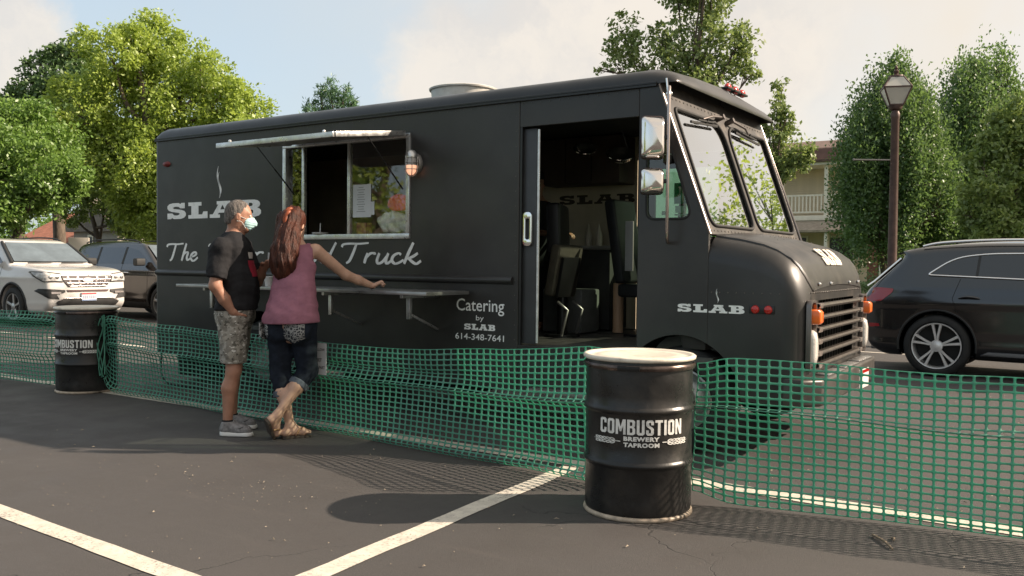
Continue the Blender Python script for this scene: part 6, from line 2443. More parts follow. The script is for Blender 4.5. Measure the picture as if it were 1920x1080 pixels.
class Car:
    def __init__(s, name, label, X0, YC, spec):
        s.X0, s.YC, s.sp = X0, YC, spec
        s.root = empty(name, (X0 + spec['L'] / 2, YC, 0), label, 'suv')
        h = 0.02
        L, HW, H = spec['L'], spec['hw'], spec['H']
        lo = np.array([-0.1, -HW - 0.1, 0.05])
        nx, ny, nz = int((L + 0.2) / h) + 1, int((2 * HW + 0.2) / h) + 1, int((H + 0.1) / h) + 1
        xs_, ys_, zs_ = lo[0] + np.arange(nx) * h, lo[1] + np.arange(ny) * h, lo[2] + np.arange(nz) * h
        gx, gz = np.meshgrid(xs_, zs_, indexing='ij')
        prof = [tuple(p) for p in catmull(spec['prof'], 3)][:-1]
        P = poly_sdf(gx, gz, prof)
        Wd = s.W(gx, gz)
        F = smax(P[:, None, :] + np.zeros((1, ny, 1)), (np.abs(ys_)[None, :, None] - Wd[:, None, :]) * 0.96, spec.get('k', 0.10))
        for ax in spec['axles']:
            ra = spec['arch']
            A = np.sqrt((gx - ax) ** 2 + (gz - spec['wr']) ** 2) - ra
            inner = (HW - 0.32) - np.abs(ys_)
            hole = np.maximum(A[:, None, :], inner[None, :, None])
            F = smax(F, -hole, 0.02)
        V, Q = surface_nets(F, lo, h)
        V = laplace(V, Q, 2, 0.5)
        V = V + np.array([X0, YC, 0])
        me = np_mesh('body', V, Q)
        s.bvh = BVHTree.FromPolygons([tuple(v) for v in V], [tuple(q) for q in Q])
        s.body = link_mesh('body', me, spec['paint'], s.root, smooth=180)

    def W(s, x, z):
        sp = s.sp
        w = np.interp(z, [a for a, _ in sp['wz']], [b for _, b in sp['wz']])
        xf, xr = sp['taper']
        L = sp['L']
        w = w - sp.get('tf', 0.16) * np.clip((x - xf) / (L - xf), 0, 1.2) ** 2.2 - sp.get('tr', 0.12) * np.clip((xr - x) / xr, 0, 1.2) ** 2.2
        # soft shoulder crease
        for zc_, amp, sg in sp.get('crease', ()):
            w = w + amp * np.exp(-((z - zc_ - 0.02 * (x - L / 2) * sp.get('cslope', 0)) / sg) ** 2)
        return w

    def proj(s, a, c, axis, off):
        """a,c local coordinates on the side named by axis"""
        if axis in ('y-', 'y+'):
            sg = -1 if axis == 'y-' else 1
            o = Vector((s.X0 + a, s.YC + sg * 3, c))
            d = Vector((0, -sg, 0))
        else:
            sg = -1 if axis == 'x-' else 1
            o = Vector((s.X0 + (s.sp['L'] + 3 if sg > 0 else -3), s.YC + a, c))
            d = Vector((-sg, 0, 0))
        hit, n, _, _ = s.bvh.ray_cast(o, d)
        if hit is None:
            near = s.bvh.find_nearest(o + d * 2.5)
            hit, n = near[0], near[1]
        if n.dot(d) > 0:
            n = -n
        return hit + n * off

    def patch(s, name, poly, axis, mat, off=0.005, thick=0.012, parent=None, cuts=2, smooth=60, maxe=0.07, hole=None):
        bm = bmesh.new()
        loops = [poly] + ([hole] if hole else [])
        vv = [bm.verts.new((p[0], p[1], 0)) for L_ in loops for p in L_]
        for t3 in tessellate_polygon([[Vector((p[0], p[1], 0)) for p in L_] for L_ in loops]):
            try:
                bm.faces.new([vv[i] for i in t3])
            except ValueError:
                pass
        for _ in range(cuts):
            es = [e for e in bm.edges if e.calc_length() > maxe]
            if es:
                bmesh.ops.subdivide_edges(bm, edges=es, cuts=1)
                bmesh.ops.triangulate(bm, faces=bm.faces)
        flat = {v: (v.co.x, v.co.y) for v in bm.verts}
        for v, (a, c) in flat.items():
            v.co = s.proj(a, c, axis, off)
        ext = bmesh.ops.extrude_edge_only(bm, edges=[e for e in bm.edges if e.is_boundary])
        dv = {'y-': Vector((0, 1, 0)), 'y+': Vector((0, -1, 0)), 'x+': Vector((-1, 0, 0)), 'x-': Vector((1, 0, 0))}[axis]
        for g in ext['geom']:
            if isinstance(g, bmesh.types.BMVert):
                g.co += dv * (thick + off)
        bmesh.ops.recalc_face_normals(bm, faces=bm.faces)
        me = bpy.data.meshes.new(name)
        bm.to_mesh(me)
        bm.free()
        return link_mesh(name, me, mat, parent or s.root, smooth=smooth)

    def rod(s, name, pts, axis, r, mat, off=0.004, closed=False, parent=None, n=3):
        P = [(p[0], p[1]) for p in pts]
        if closed:
            P = P + [P[0]]
        dense = []
        for i in range(len(P) - 1):
            L_ = math.hypot(P[i + 1][0] - P[i][0], P[i + 1][1] - P[i][1])
            k = max(1, int(L_ / 0.06))
            dense += [(P[i][0] + (P[i + 1][0] - P[i][0]) * j / k, P[i][1] + (P[i + 1][1] - P[i][1]) * j / k) for j in range(k)]
        dense.append(P[-1])
        b = MB()
        b.tube([s.proj(a, c, axis, off) for a, c in dense], r, 6)
        return b.build(name, mat, parent or s.root, smooth=80)

    def quad_glass(s, name, p0, p1, ins0, ins1, mat, off=0.006):
        """glazing across the car between profile points p0 (low) and p1 (high)"""
        (x0, z0), (x1, z1) = p0, p1
        b = MB()
        secs = []
        dx, dz = x1 - x0, z1 - z0
        l = math.hypot(dx, dz)
        nx_, nz_ = dz / l, -dx / l
        if nz_ < 0:
            nx_, nz_ = -nx_, -nz_
        for t in np.linspace(0, 1, 5):
            x, z = x0 + dx * t, z0 + dz * t
            hw = float(s.W(np.array(x), np.array(z))) - (ins0 + (ins1 - ins0) * t)
            row = []
            for u in np.linspace(-1, 1, 9):
                row.append((s.X0 + x + nx_ * off, s.YC + u * hw, z + nz_ * off + 0.0))
            secs.append(row)
        b.loft(secs)
        b.loft([[(p[0] - nx_ * 0.012, p[1], p[2] - nz_ * 0.012) for p in r_] for r_ in secs])
        return b.build(name, mat, s.root, smooth=60, fix=False)


CARGLASS = M('car_glass', (0.012, 0.014, 0.016), 0.04, spec=0.8, coat=0.5)
SCREEN = M('car_screen_sky', (0.10, 0.13, 0.15), 0.06, spec=0.8, coat=0.6, var=0.25, vscale=2.5)  # blue-grey colour carries the sky's reflection
PLASTIC = M('car_plastic', (0.022, 0.022, 0.022), 0.55, var=0.2, vscale=6)
GAP = M('shut_line', (0.004, 0.004, 0.004), 0.8)
ALLOY = M('alloy', (0.70, 0.69, 0.68), 0.35, metal=0.45, var=0.1, vscale=10)
DARKALLOY = M('alloy_grey', (0.42, 0.42, 0.41), 0.3, metal=0.8)

# ---- black suv, right
q5 = Car('parked_car', 'black suv with silver multi-spoke wheels parked beyond the truck nose', -2.77, 13.05, dict(
    L=4.66, hw=0.95, H=1.68, wr=0.385, arch=0.43, axles=(0.93, 3.75), k=0.09,
    prof=[(0.30, 0.24), (0.14, 0.32), (0.05, 0.46), (0.0, 0.66), (0.0, 0.86), (0.05, 1.02), (0.13, 1.12), (0.34, 1.32), (0.50, 1.50), (0.46, 1.56), (0.80, 1.63), (1.4, 1.67), (2.0, 1.665), (2.5, 1.62), (2.75, 1.55), (3.1, 1.32), (3.4, 1.10), (3.9, 1.03), (4.35, 0.93), (4.58, 0.80), (4.66, 0.60), (4.6, 0.34), (4.35, 0.24), (2.4, 0.22), (0.30, 0.24)],
    wz=[(0.2, 0.86), (0.32, 0.925), (0.55, 0.945), (0.80, 0.945), (0.98, 0.94), (1.10, 0.915), (1.2, 0.875), (1.6, 0.70), (1.7, 0.64)],
    taper=(3.6, 0.75), tf=0.30, tr=0.20, crease=((0.93, 0.012, 0.05), (0.40, 0.012, 0.06)), cslope=0.6,
    paint=M('paint_black', (0.006, 0.0065, 0.008), 0.18, coat=1.0, spec=0.6)))
wl = round_poly([(0.80, 1.262), (1.09, 1.475), (1.45, 1.53), (2.10, 1.535), (2.62, 1.47), (3.10, 1.18)], [0.05, 0.16, 0.2, 0.2, 0.1, 0.03], 5)
for ax in ('y-', 'y+'):
    q5.patch('side_window', wl, ax, CARGLASS, 0.004, 0.01)
    q5.rod('window_trim', wl, ax, 0.011, CHROME, 0.008, closed=True)
    for x0, x1 in ((1.34, 1.37), (2.18, 2.24)):
        q5.patch('window_pillar', [(x0, 1.25), (x1, 1.245), (x1 + 0.02, 1.51), (x0 + 0.02, 1.50)], ax, PLASTIC, 0.007, 0.01)
    for pts in ([(1.30, 0.42), (1.30, 0.55), (1.16, 0.80), (1.10, 0.98), (1.18, 1.22)], [(2.2, 0.34), (2.2, 1.22)], [(3.18, 0.36), (3.22, 1.14)]):
        q5.rod('door_gap', pts, ax, 0.0035, GAP, 0.0, n=2)
    for hx in (1.17, 2.05):
        b = MB()
        P = [q5.proj(hx + u * 0.23, 0.985 + 0.012 * math.sin(PI * u), ax, 0.012 + 0.028 * math.sin(PI * u)) for u in np.linspace(0, 1, 8)]
        b.tube(P, [0.010, 0.014, 0.016, 0.016, 0.016, 0.016, 0.014, 0.010], 8)
        b.build('door_handle', q5.sp['paint'], q5.root, smooth=70)
    q5.patch('sill_trim', [(1.42, 0.30), (3.22, 0.30), (3.22, 0.335), (1.50, 0.345)], ax, M('sill_silver', (0.45, 0.46, 0.48), 0.35, metal=0.6), 0.012, 0.02)
    for axl in (0.93, 3.75):
        arcp = [(axl + 0.445 * math.cos(a), 0.385 + 0.445 * math.sin(a)) for a in np.linspace(math.radians(-8), math.radians(188), 26)]
        q5.rod('arch_lip', arcp, ax, 0.016, PLASTIC, -0.004)
    # tail lamp wraps round the corner
    q5.patch('tail_lamp', round_poly([(0.06, 1.075), (0.22, 1.098), (0.42, 1.085), (0.40, 1.035), (0.27, 0.925), (0.14, 0.915), (0.045, 0.955)], 0.02, 3), ax, M('tail_red', (0.30, 0.008, 0.014), 0.12, coat=0.8), 0.006, 0.02)
    q5.patch('reflector', [(0.12, 0.585), (0.25, 0.60), (0.24, 0.635), (0.11, 0.635)], ax, M('tail_red', (0.30, 0.008, 0.014)), 0.005, 0.01)
    sgn = -1 if ax == 'y-' else 1
    b = MB()
    rp = [(0.72, 0.69, 1.625), (0.95, 0.685, 1.672), (1.5, 0.68, 1.702), (2.1, 0.675, 1.697), (2.55, 0.665, 1.655), (2.72, 0.66, 1.60)]
    b.tube([Vector((q5.X0 + x, q5.YC + sgn * y, z)) for x, y, z in [tuple(v) for v in catmull(rp, 4)]], 0.017, 8)
    b.build('roof_rail', CHROME, q5.root, smooth=70)
    b = MB()
    b.obox(Matrix.Translation((q5.X0 + 3.02, q5.YC + sgn * 1.0, 1.16)), 0.14, 0.22, 0.15)
    b.build('door_mirror', q5.sp['paint'], q5.root, bevel=0.04, seg=3)
    for axl in (0.93, 3.75):
        wheel(q5.root, (q5.X0 + axl, q5.YC + sgn * 0.815, 0.385), sgn, 0.385, 0.25, 0.288, (TYRE, ALLOY), spokes=5)
q5.quad_glass('rear_window', (0.17, 1.17), (0.455, 1.47), 0.12, 0.10, CARGLASS, 0.012)
b = MB()      # bright edge strip of the tailgate and of the spoiler
for sgn in (-1, 1):
    pts = [(0.10, 0.80 * sgn, 1.12), (0.16, 0.765 * sgn, 1.165), (0.45, 0.655 * sgn, 1.46)]
    b.tube([Vector((q5.X0 + x, q5.YC + y, z)) for x, y, z in pts], 0.012, 6)
b.v, bv = [], b.v
b.f = []
for sgn in (-1, 1):
    b = MB()
    pts = [(0.085, 0.83 * sgn, 1.115), (0.16, 0.79 * sgn, 1.175), (0.46, 0.68 * sgn, 1.475)]
    b.tube([Vector((q5.X0 + x, q5.YC + y, z)) for x, y, z in pts], 0.013, 6)
    b.build('tailgate_trim', CHROME, q5.root, smooth=60)
b = MB()
b.loft([[(q5.X0 + x, q5.YC + y, z - 0.02 * abs(y)) for x, z in ((0.44, 1.535), (0.42, 1.555), (0.62, 1.605), (0.72, 1.60))] for y in np.linspace(-0.66, 0.66, 9)], closed=True, cap0=True, cap1=True)
b.build('rear_spoiler', q5.sp['paint'], q5.root, smooth=50)
q5.quad_glass('windscreen', (3.36, 1.13), (2.82, 1.51), 0.10, 0.08, SCREEN, 0.012)
b = MB()
b.cyl((q5.X0 + 0.05, 12.7, 0.30), (q5.X0 + 0.22, 12.7, 0.30), 0.04, n=12)
b.build('exhaust_tip', CHROME, q5.root, smooth=50)

# ---- white suv, left
WP = M('paint_white', (0.58, 0.56, 0.54), 0.22, coat=0.9, var=0.04, vscale=2)
SUVP = dict(
    L=5.0, hw=0.98, H=1.80, wr=0.39, arch=0.45, axles=(1.02, 3.90), k=0.065,
    prof=[(0.35, 0.27), (0.10, 0.36), (0.0, 0.55), (0.0, 0.85), (0.06, 1.10), (0.22, 1.50), (0.34, 1.68), (0.75, 1.75), (1.6, 1.785), (2.4, 1.775), (2.85, 1.73), (3.15, 1.58), (3.66, 1.25), (3.80, 1.215), (4.4, 1.18), (4.76, 1.135), (4.90, 1.06), (4.95, 0.85), (4.98, 0.62), (4.97, 0.45), (4.84, 0.33), (4.6, 0.27), (2.4, 0.25), (0.35, 0.27)],
    wz=[(0.2, 0.90), (0.35, 0.955), (0.6, 0.975), (0.95, 0.975), (1.10, 0.955), (1.22, 0.91), (1.7, 0.72), (1.8, 0.66)],
    taper=(3.7, 0.7), tf=0.17, tr=0.12, crease=((0.98, 0.010, 0.05), (0.45, 0.010, 0.06)), cslope=0.3)
ex = Car('parked_car', 'white suv with chrome barred grille parked facing right at the left edge', -22.2, 10.17, dict(SUVP, paint=WP))
gw = round_poly([(0.55, 1.26), (0.62, 1.58), (1.2, 1.635), (2.4, 1.63), (2.86, 1.56), (3.42, 1.265)], 0.06, 4)


def suv_sides(car, handle_mat, wheelmats):
    for ax in ('y-', 'y+'):
        sgn = -1 if ax == 'y-' else 1
        car.patch('side_window', gw, ax, CARGLASS, 0.004, 0.01)
        for x0 in (1.30, 2.34):
            car.patch('window_pillar', [(x0, 1.25), (x0 + 0.08, 1.25), (x0 + 0.06, 1.64), (x0 - 0.02, 1.64)], ax, PLASTIC, 0.007, 0.01)
        for pts in ([(1.42, 0.5), (1.40, 1.24)], [(2.42, 0.40), (2.40, 1.24)], [(3.42, 0.42), (3.46, 1.20)]):
            car.rod('door_gap', pts, ax, 0.004, GAP, 0.0)
        for hx in (1.5, 2.5):
            b = MB()
            P = [car.proj(hx + u * 0.24, 1.05, ax, 0.012 + 0.03 * math.sin(PI * u)) for u in np.linspace(0, 1, 7)]
            b.tube(P, 0.016, 8)
            b.build('door_handle', handle_mat, car.root, smooth=70)
        car.patch('sill_cladding', [(1.52, 0.27), (3.40, 0.27), (3.40, 0.40), (1.52, 0.40)], ax, PLASTIC, 0.012, 0.02)
        for axl in (1.02, 3.90):
            arcp = [(axl + 0.47 * math.cos(a), 0.39 + 0.47 * math.sin(a)) for a in np.linspace(math.radians(-8), math.radians(188), 24)]
            car.rod('arch_cladding', arcp, ax, 0.028, PLASTIC, -0.008)
            wheel(car.root, (car.X0 + axl, car.YC + sgn * 0.84, 0.39), sgn, 0.39, 0.25, 0.265, wheelmats, spokes=5)
        b = MB()
        Mm = Matrix.Translation((car.X0 + 3.28, car.YC + sgn * 1.06, 1.30))
        b.obox(Mm, 0.15, 0.24, 0.17)
        mr = b.build('door_mirror', PLASTIC, car.root, bevel=0.045, seg=3)
        b = MB()
        b.obox(Mm @ Matrix.Translation((0.03, 0, 0.05)), 0.08, 0.16, 0.04)
        b.build('mirror_cap', CHROME, mr, bevel=0.02)
        b = MB()
        rp = [(0.6, 0.70, 1.74), (0.9, 0.70, 1.80), (1.8, 0.69, 1.825), (2.5, 0.68, 1.80), (2.75, 0.675, 1.745)]
        b.tube([Vector((car.X0 + x, car.YC + sgn * y, z)) for x, y, z in [tuple(v) for v in catmull(rp, 4)]], 0.017, 8)
        b.build('roof_rail', PLASTIC, car.root, smooth=70)


suv_sides(ex, WP, (TYRE, DARKALLOY, 'single'))
ex.quad_glass('windscreen', (3.63, 1.275), (3.0, 1.665), 0.10, 0.07, SCREEN, 0.03)
for sgn in (-1, 1):     # black screen pillars
    b = MB()
    b.tube([Vector((ex.X0 + 3.66, ex.YC + sgn * 0.845, 1.27)), Vector((ex.X0 + 2.98, ex.YC + sgn * 0.70, 1.69))], 0.035, 8)
    b.build('screen_pillar', PLASTIC, ex.root, smooth=60)
b = MB()
for k in range(2):
    y0 = ex.YC - 0.55 + k * 0.7
    b.tube([(ex.X0 + 3.72, y0, 1.262), (ex.X0 + 3.67, y0 + 0.55, 1.285)], 0.012, 6)
b.build('screen_wipers', PLASTIC, ex.root, smooth=60)
# front details
GR = [(-0.52, 1.045), (0.52, 1.045), (0.56, 1.0), (0.40, 0.80), (-0.40, 0.80), (-0.56, 1.0)]
ex.patch('grille', GR, 'x+', M('grille_dark', (0.03, 0.02, 0.022), 0.5), 0.022, 0.04, cuts=3, maxe=0.05)
CHR2 = M('grille_chrome', (0.42, 0.38, 0.38), 0.25, metal=0.9)
for z, hw in ((1.02, 0.54), (0.945, 0.50), (0.87, 0.44), (0.81, 0.395)):
    ex.rod('grille_bar', [(-hw, z), (hw, z)], 'x+', 0.009, CHR2, 0.030)
for z, hw in ((0.982, 0.51), (0.907, 0.46), (0.84, 0.41)):
    nseg = 5
    for k in range(nseg):
        y = -hw + (k + 0.5) * 2 * hw / nseg
        if abs(y) > 0.07:
            ex.patch('grille_tab', [(y - 0.020, z - 0.011), (y + 0.020, z - 0.011), (y + 0.020, z + 0.011), (y - 0.020, z + 0.011)], 'x+', CHR2, 0.031, 0.01, cuts=0)
ov = [(0.115 * math.cos(a), 0.925 + 0.045 * math.sin(a)) for a in np.linspace(0, 2 * PI, 25)[:-1]]
ex.patch('badge', ov, 'x+', CHR2, 0.042, 0.02)
for sgn in (-1, 1):
    hl = [(sgn * y, z) for y, z in ((0.55, 1.05), (0.70, 1.065), (0.90, 1.09), (0.895, 1.0), (0.84, 0.905), (0.66, 0.91), (0.50, 0.90), (0.53, 0.98))]
    ex.patch('headlight', hl, 'x+', M('headlight_grey', (0.42, 0.41, 0.40), 0.12, coat=0.8, var=0.5, vscale=9), 0.020, 0.04, cuts=3, maxe=0.05)
    ex.rod('headlight_rim', hl, 'x+', 0.010, PLASTIC, 0.022, closed=True)
    b = MB()
    for yy in (0.62, 0.76):
        p_ = ex.proj(sgn * yy, 0.985, 'x+', 0.006)
        b.sphere(p_, 0.042, 12, 8, sx=0.4)
    b.v, b.f = [], []
    for yy in (0.62, 0.75):
        b = MB()
        b.sphere(ex.proj(sgn * yy, 0.985, 'x+', 0.020), 0.042, 12, 8, sx=0.4)
        b.build('lamp_lens', CHROME, ex.root, smooth=80)
    fg = [(sgn * y, z) for y, z in ((0.48, 0.735), (0.86, 0.765), (0.885, 0.72), (0.80, 0.58), (0.60, 0.56), (0.66, 0.65), (0.48, 0.69))]
    ex.patch('fog_bezel', fg, 'x+', PLASTIC, 0.020, 0.04, cuts=3, maxe=0.05)
    ex.patch('fog_lamp', [(sgn * 0.57, 0.66), (sgn * 0.76, 0.665), (sgn * 0.76, 0.70), (sgn * 0.57, 0.70)], 'x+', CHR2, 0.030, 0.02, cuts=1)
ex.patch('bumper_slot', [(-0.44, 0.735), (0.44, 0.735), (0.42, 0.70), (-0.42, 0.70)], 'x+', M('slot_dark', (0.05, 0.015, 0.015), 0.5), 0.020, 0.03, cuts=3, maxe=0.05)
ex.patch('lower_intake', [(-0.52, 0.555), (0.52, 0.555), (0.66, 0.50), (0.60, 0.42), (-0.60, 0.42), (-0.66, 0.50)], 'x+', PLASTIC, 0.020, 0.04, cuts=3, maxe=0.05)
ex.rod('skid_trim', [(-0.62, 0.53), (-0.5, 0.575), (0.5, 0.575), (0.62, 0.53)], 'x+', 0.010, CHR2, 0.028)
pl = ex.patch('licence_plate', [(-0.155, 0.52), (0.155, 0.52), (0.155, 0.675), (-0.155, 0.675)], 'x+', M('plate_pale', (0.62, 0.64, 0.68), 0.5), 0.040, 0.03, cuts=0)
ex.patch('plate_band', [(-0.152, 0.64), (0.152, 0.64), (0.152, 0.672), (-0.152, 0.672)], 'x+', M('plate_red', (0.5, 0.05, 0.06), 0.5), 0.043, 0.005, parent=pl, cuts=0)
ex.patch('plate_foot', [(-0.152, 0.523), (0.152, 0.523), (0.152, 0.54), (-0.152, 0.54)], 'x+', M('plate_blue', (0.08, 0.16, 0.36), 0.5), 0.043, 0.005, parent=pl, cuts=0)
for k in range(7):
    y = -0.115 + k * 0.038 + (0.012 if k > 2 else 0)
    ex.patch('plate_character', [(y - 0.012, 0.558), (y + 0.012, 0.558), (y + 0.012, 0.622), (y - 0.012, 0.622)], 'x+', M('plate_ink', (0.30, 0.33, 0.42), 0.6), 0.0425, 0.003, parent=pl, cuts=0)
# ---- dark suv behind it
br = Car('parked_car', 'dark brown suv parked between the white suv and the truck rear', -21.35, 12.93, dict(SUVP, paint=M('paint_brown', (0.022, 0.017, 0.014), 0.2, coat=1.0, spec=0.6)))
suv_sides(br, CHROME, (TYRE, DARKALLOY, 'single'))
br.quad_glass('windscreen', (3.63, 1.275), (3.0, 1.665), 0.10, 0.07, SCREEN, 0.03)
br.quad_glass('rear_window', (0.10, 1.18), (0.26, 1.55), 0.12, 0.10, CARGLASS, 0.03)
for sgn in (-1, 1):
    br.patch('headlight', [(sgn * 0.55, 1.05), (sgn * 0.90, 1.09), (sgn * 0.84, 0.905), (sgn * 0.52, 0.90)], 'x+', M('headlight_grey', (0.42, 0.41, 0.40)), 0.008, 0.02)
br.patch('grille', GR, 'x+', PLASTIC, 0.006, 0.02)

# ================================================================== people
UX = np.array([RT.x, RT.y, 0.0])
UX /= np.linalg.norm(UX)
WX = np.array([-UX[1], UX[0], 0.0])


class Figure:
    """a person modelled in a local frame: u to the camera's right, w away from it, z up"""
    def __init__(s, px, depth, label):
        o = at(px, 488, depth)
        s.o = np.array([o.x, o.y, 0.0])
        s.root = empty('person', tuple(s.o), label, 'person')

    def world(s, V):
        V = np.asarray(V, float)
        return s.o + V[:, :1] * UX + V[:, 1:2] * WX + V[:, 2:3] * np.array([0, 0, 1.0])

    def pt(s, p):
        return Vector(s.world(np.array([p]))[0])

    def surf(s, name, fn, lo, hi, mat, h=0.006, parent=None, smooth_it=1):
        F = eval_sparse(fn, lo, hi, h)
        V, Q = surface_nets(F, lo, h)
        if smooth_it:
            V = laplace(V, Q, smooth_it, 0.4)
        me = np_mesh(name, s.world(V), Q)
        return link_mesh(name, me, mat, parent or s.root, smooth=180)


def nz(P, sc_, ph):
    """cheap folded-cloth noise"""
    a = np.sin(P[:, 0] * sc_ * 1.0 + P[:, 2] * sc_ * 0.7 + ph) * np.sin(P[:, 1] * sc_ * 1.1 - P[:, 2] * sc_ * 0.5 + ph * 2)
    b = np.sin(P[:, 0] * sc_ * 1.9 - P[:, 2] * sc_ * 1.6 + ph * 3) * np.sin(P[:, 1] * sc_ * 1.7 + P[:, 2] * sc_ * 1.3 + ph)
    return a + 0.6 * b


def hand(prims, wrist, d, n, side_, ls=1.0, curl=0.5, k=0.008, spread=0.6):
    """palm, four jointed fingers of unequal length and a thumb; d wrist->knuckles, n palm side, side_ thumb side"""
    d = np.array(d, float) / np.linalg.norm(d)
    n = np.array(n, float)
    n = n - d * (n @ d)
    n /= np.linalg.norm(n)
    t = np.array(side_, float)
    t = t - d * (t @ d) - n * (t @ n)
    t /= np.linalg.norm(t)
    w = np.array(wrist, float)
    for o in (-0.020, 0.0, 0.020):
        prims.append((0.014, 'c', (w + t * o * 0.7, w + d * 0.082 * ls + t * o, 0.021 * ls, 0.018 * ls, (n, 1.25))))
    for i, (o, L) in enumerate(((0.031, 0.072), (0.011, 0.081), (-0.010, 0.076), (-0.030, 0.060))):
        p = w + d * 0.086 * ls + t * o * ls
        a = 0.0
        for j, fr in enumerate((0.46, 0.31, 0.23)):
            a += curl * (0.9 if j == 0 else 1.15) * (1 + 0.07 * i)
            q = p + (d * math.cos(a) + n * math.sin(a)) * L * fr * ls
            prims.append((0.004 if j else k, 'c', (p, q, (0.0095 - 0.0008 * j) * ls, (0.0088 - 0.0009 * j) * ls)))
            p = q
    p = w + d * 0.022 * ls + t * 0.026 * ls
    for j, (L, ad, an) in enumerate(((0.040, 0.75, 0.25), (0.032, 0.95, 0.55), (0.024, 0.9, 0.8))):
        v = d * ad + t * (0.75 - 0.35 * j) + n * an
        v /= np.linalg.norm(v)
        q = p + v * L * ls
        prims.append((0.010 if j == 0 else 0.004, 'c', (p, q, (0.0135 - 0.0015 * j) * ls, (0.012 - 0.0015 * j) * ls)))
        p = q


def camo_mat():
    mt = bpy.data.materials.new('camo_cloth')
    mt.use_nodes = True
    t = NT(mt.node_tree)
    p = t.n['Principled BSDF']
    co = t.node('ShaderNodeTexCoord').outputs['Object']
    a = t.noise(co, 17.0, 2, 0.5)
    b_ = t.noise(co, 26.0, 3, 0.6)
    mp = t.node('ShaderNodeMapping', {'Scale': (1, 1, 2.2), 'Location': (3, 1, 2)})
    t.set(mp.inputs[0], co)
    c_ = t.noise(mp.outputs[0], 22.0, 4, 0.6)
    c = t.mix(t.ramp(a, 0.47, 0.53), (0.185, 0.17, 0.145, 1), (0.29, 0.27, 0.235, 1))
    c = t.mix(t.ramp(b_, 0.56, 0.60), c, (0.08, 0.074, 0.06, 1))
    c = t.mix(t.ramp(c_, 0.60, 0.63), c, (0.55, 0.53, 0.49, 1))
    t.set(p.inputs['Base Color'], c)
    p.inputs['Roughness'].default_value = 0.9
    bp = t.node('ShaderNodeBump', {'Strength': 0.5, 'Distance': 0.01})
    t.set(bp.inputs['Height'], t.noise(co, 30, 5, 0.6))
    t.set(p.inputs['Normal'], bp.outputs[0])
    return mt


def fabric(name, col, var=0.15, bs=18):
    return M(name, col, 0.88, var=var, vscale=9, bump=0.35, bscale=bs, spec=0.25)


def skin(name, col):
    mt = M(name, col, 0.5, var=0.10, vscale=14, bump=0.05, bscale=120, spec=0.4)
    p = mt.node_tree.nodes['Principled BSDF']
    p.inputs['Subsurface Weight'].default_value = 0.12
    p.inputs['Subsurface Radius'].default_value = (0.02, 0.008, 0.004)
    return mt


SKIN_M = skin('skin_tan', (0.36, 0.185, 0.125))
SKIN_W = skin('skin_light', (0.50, 0.31, 0.225))


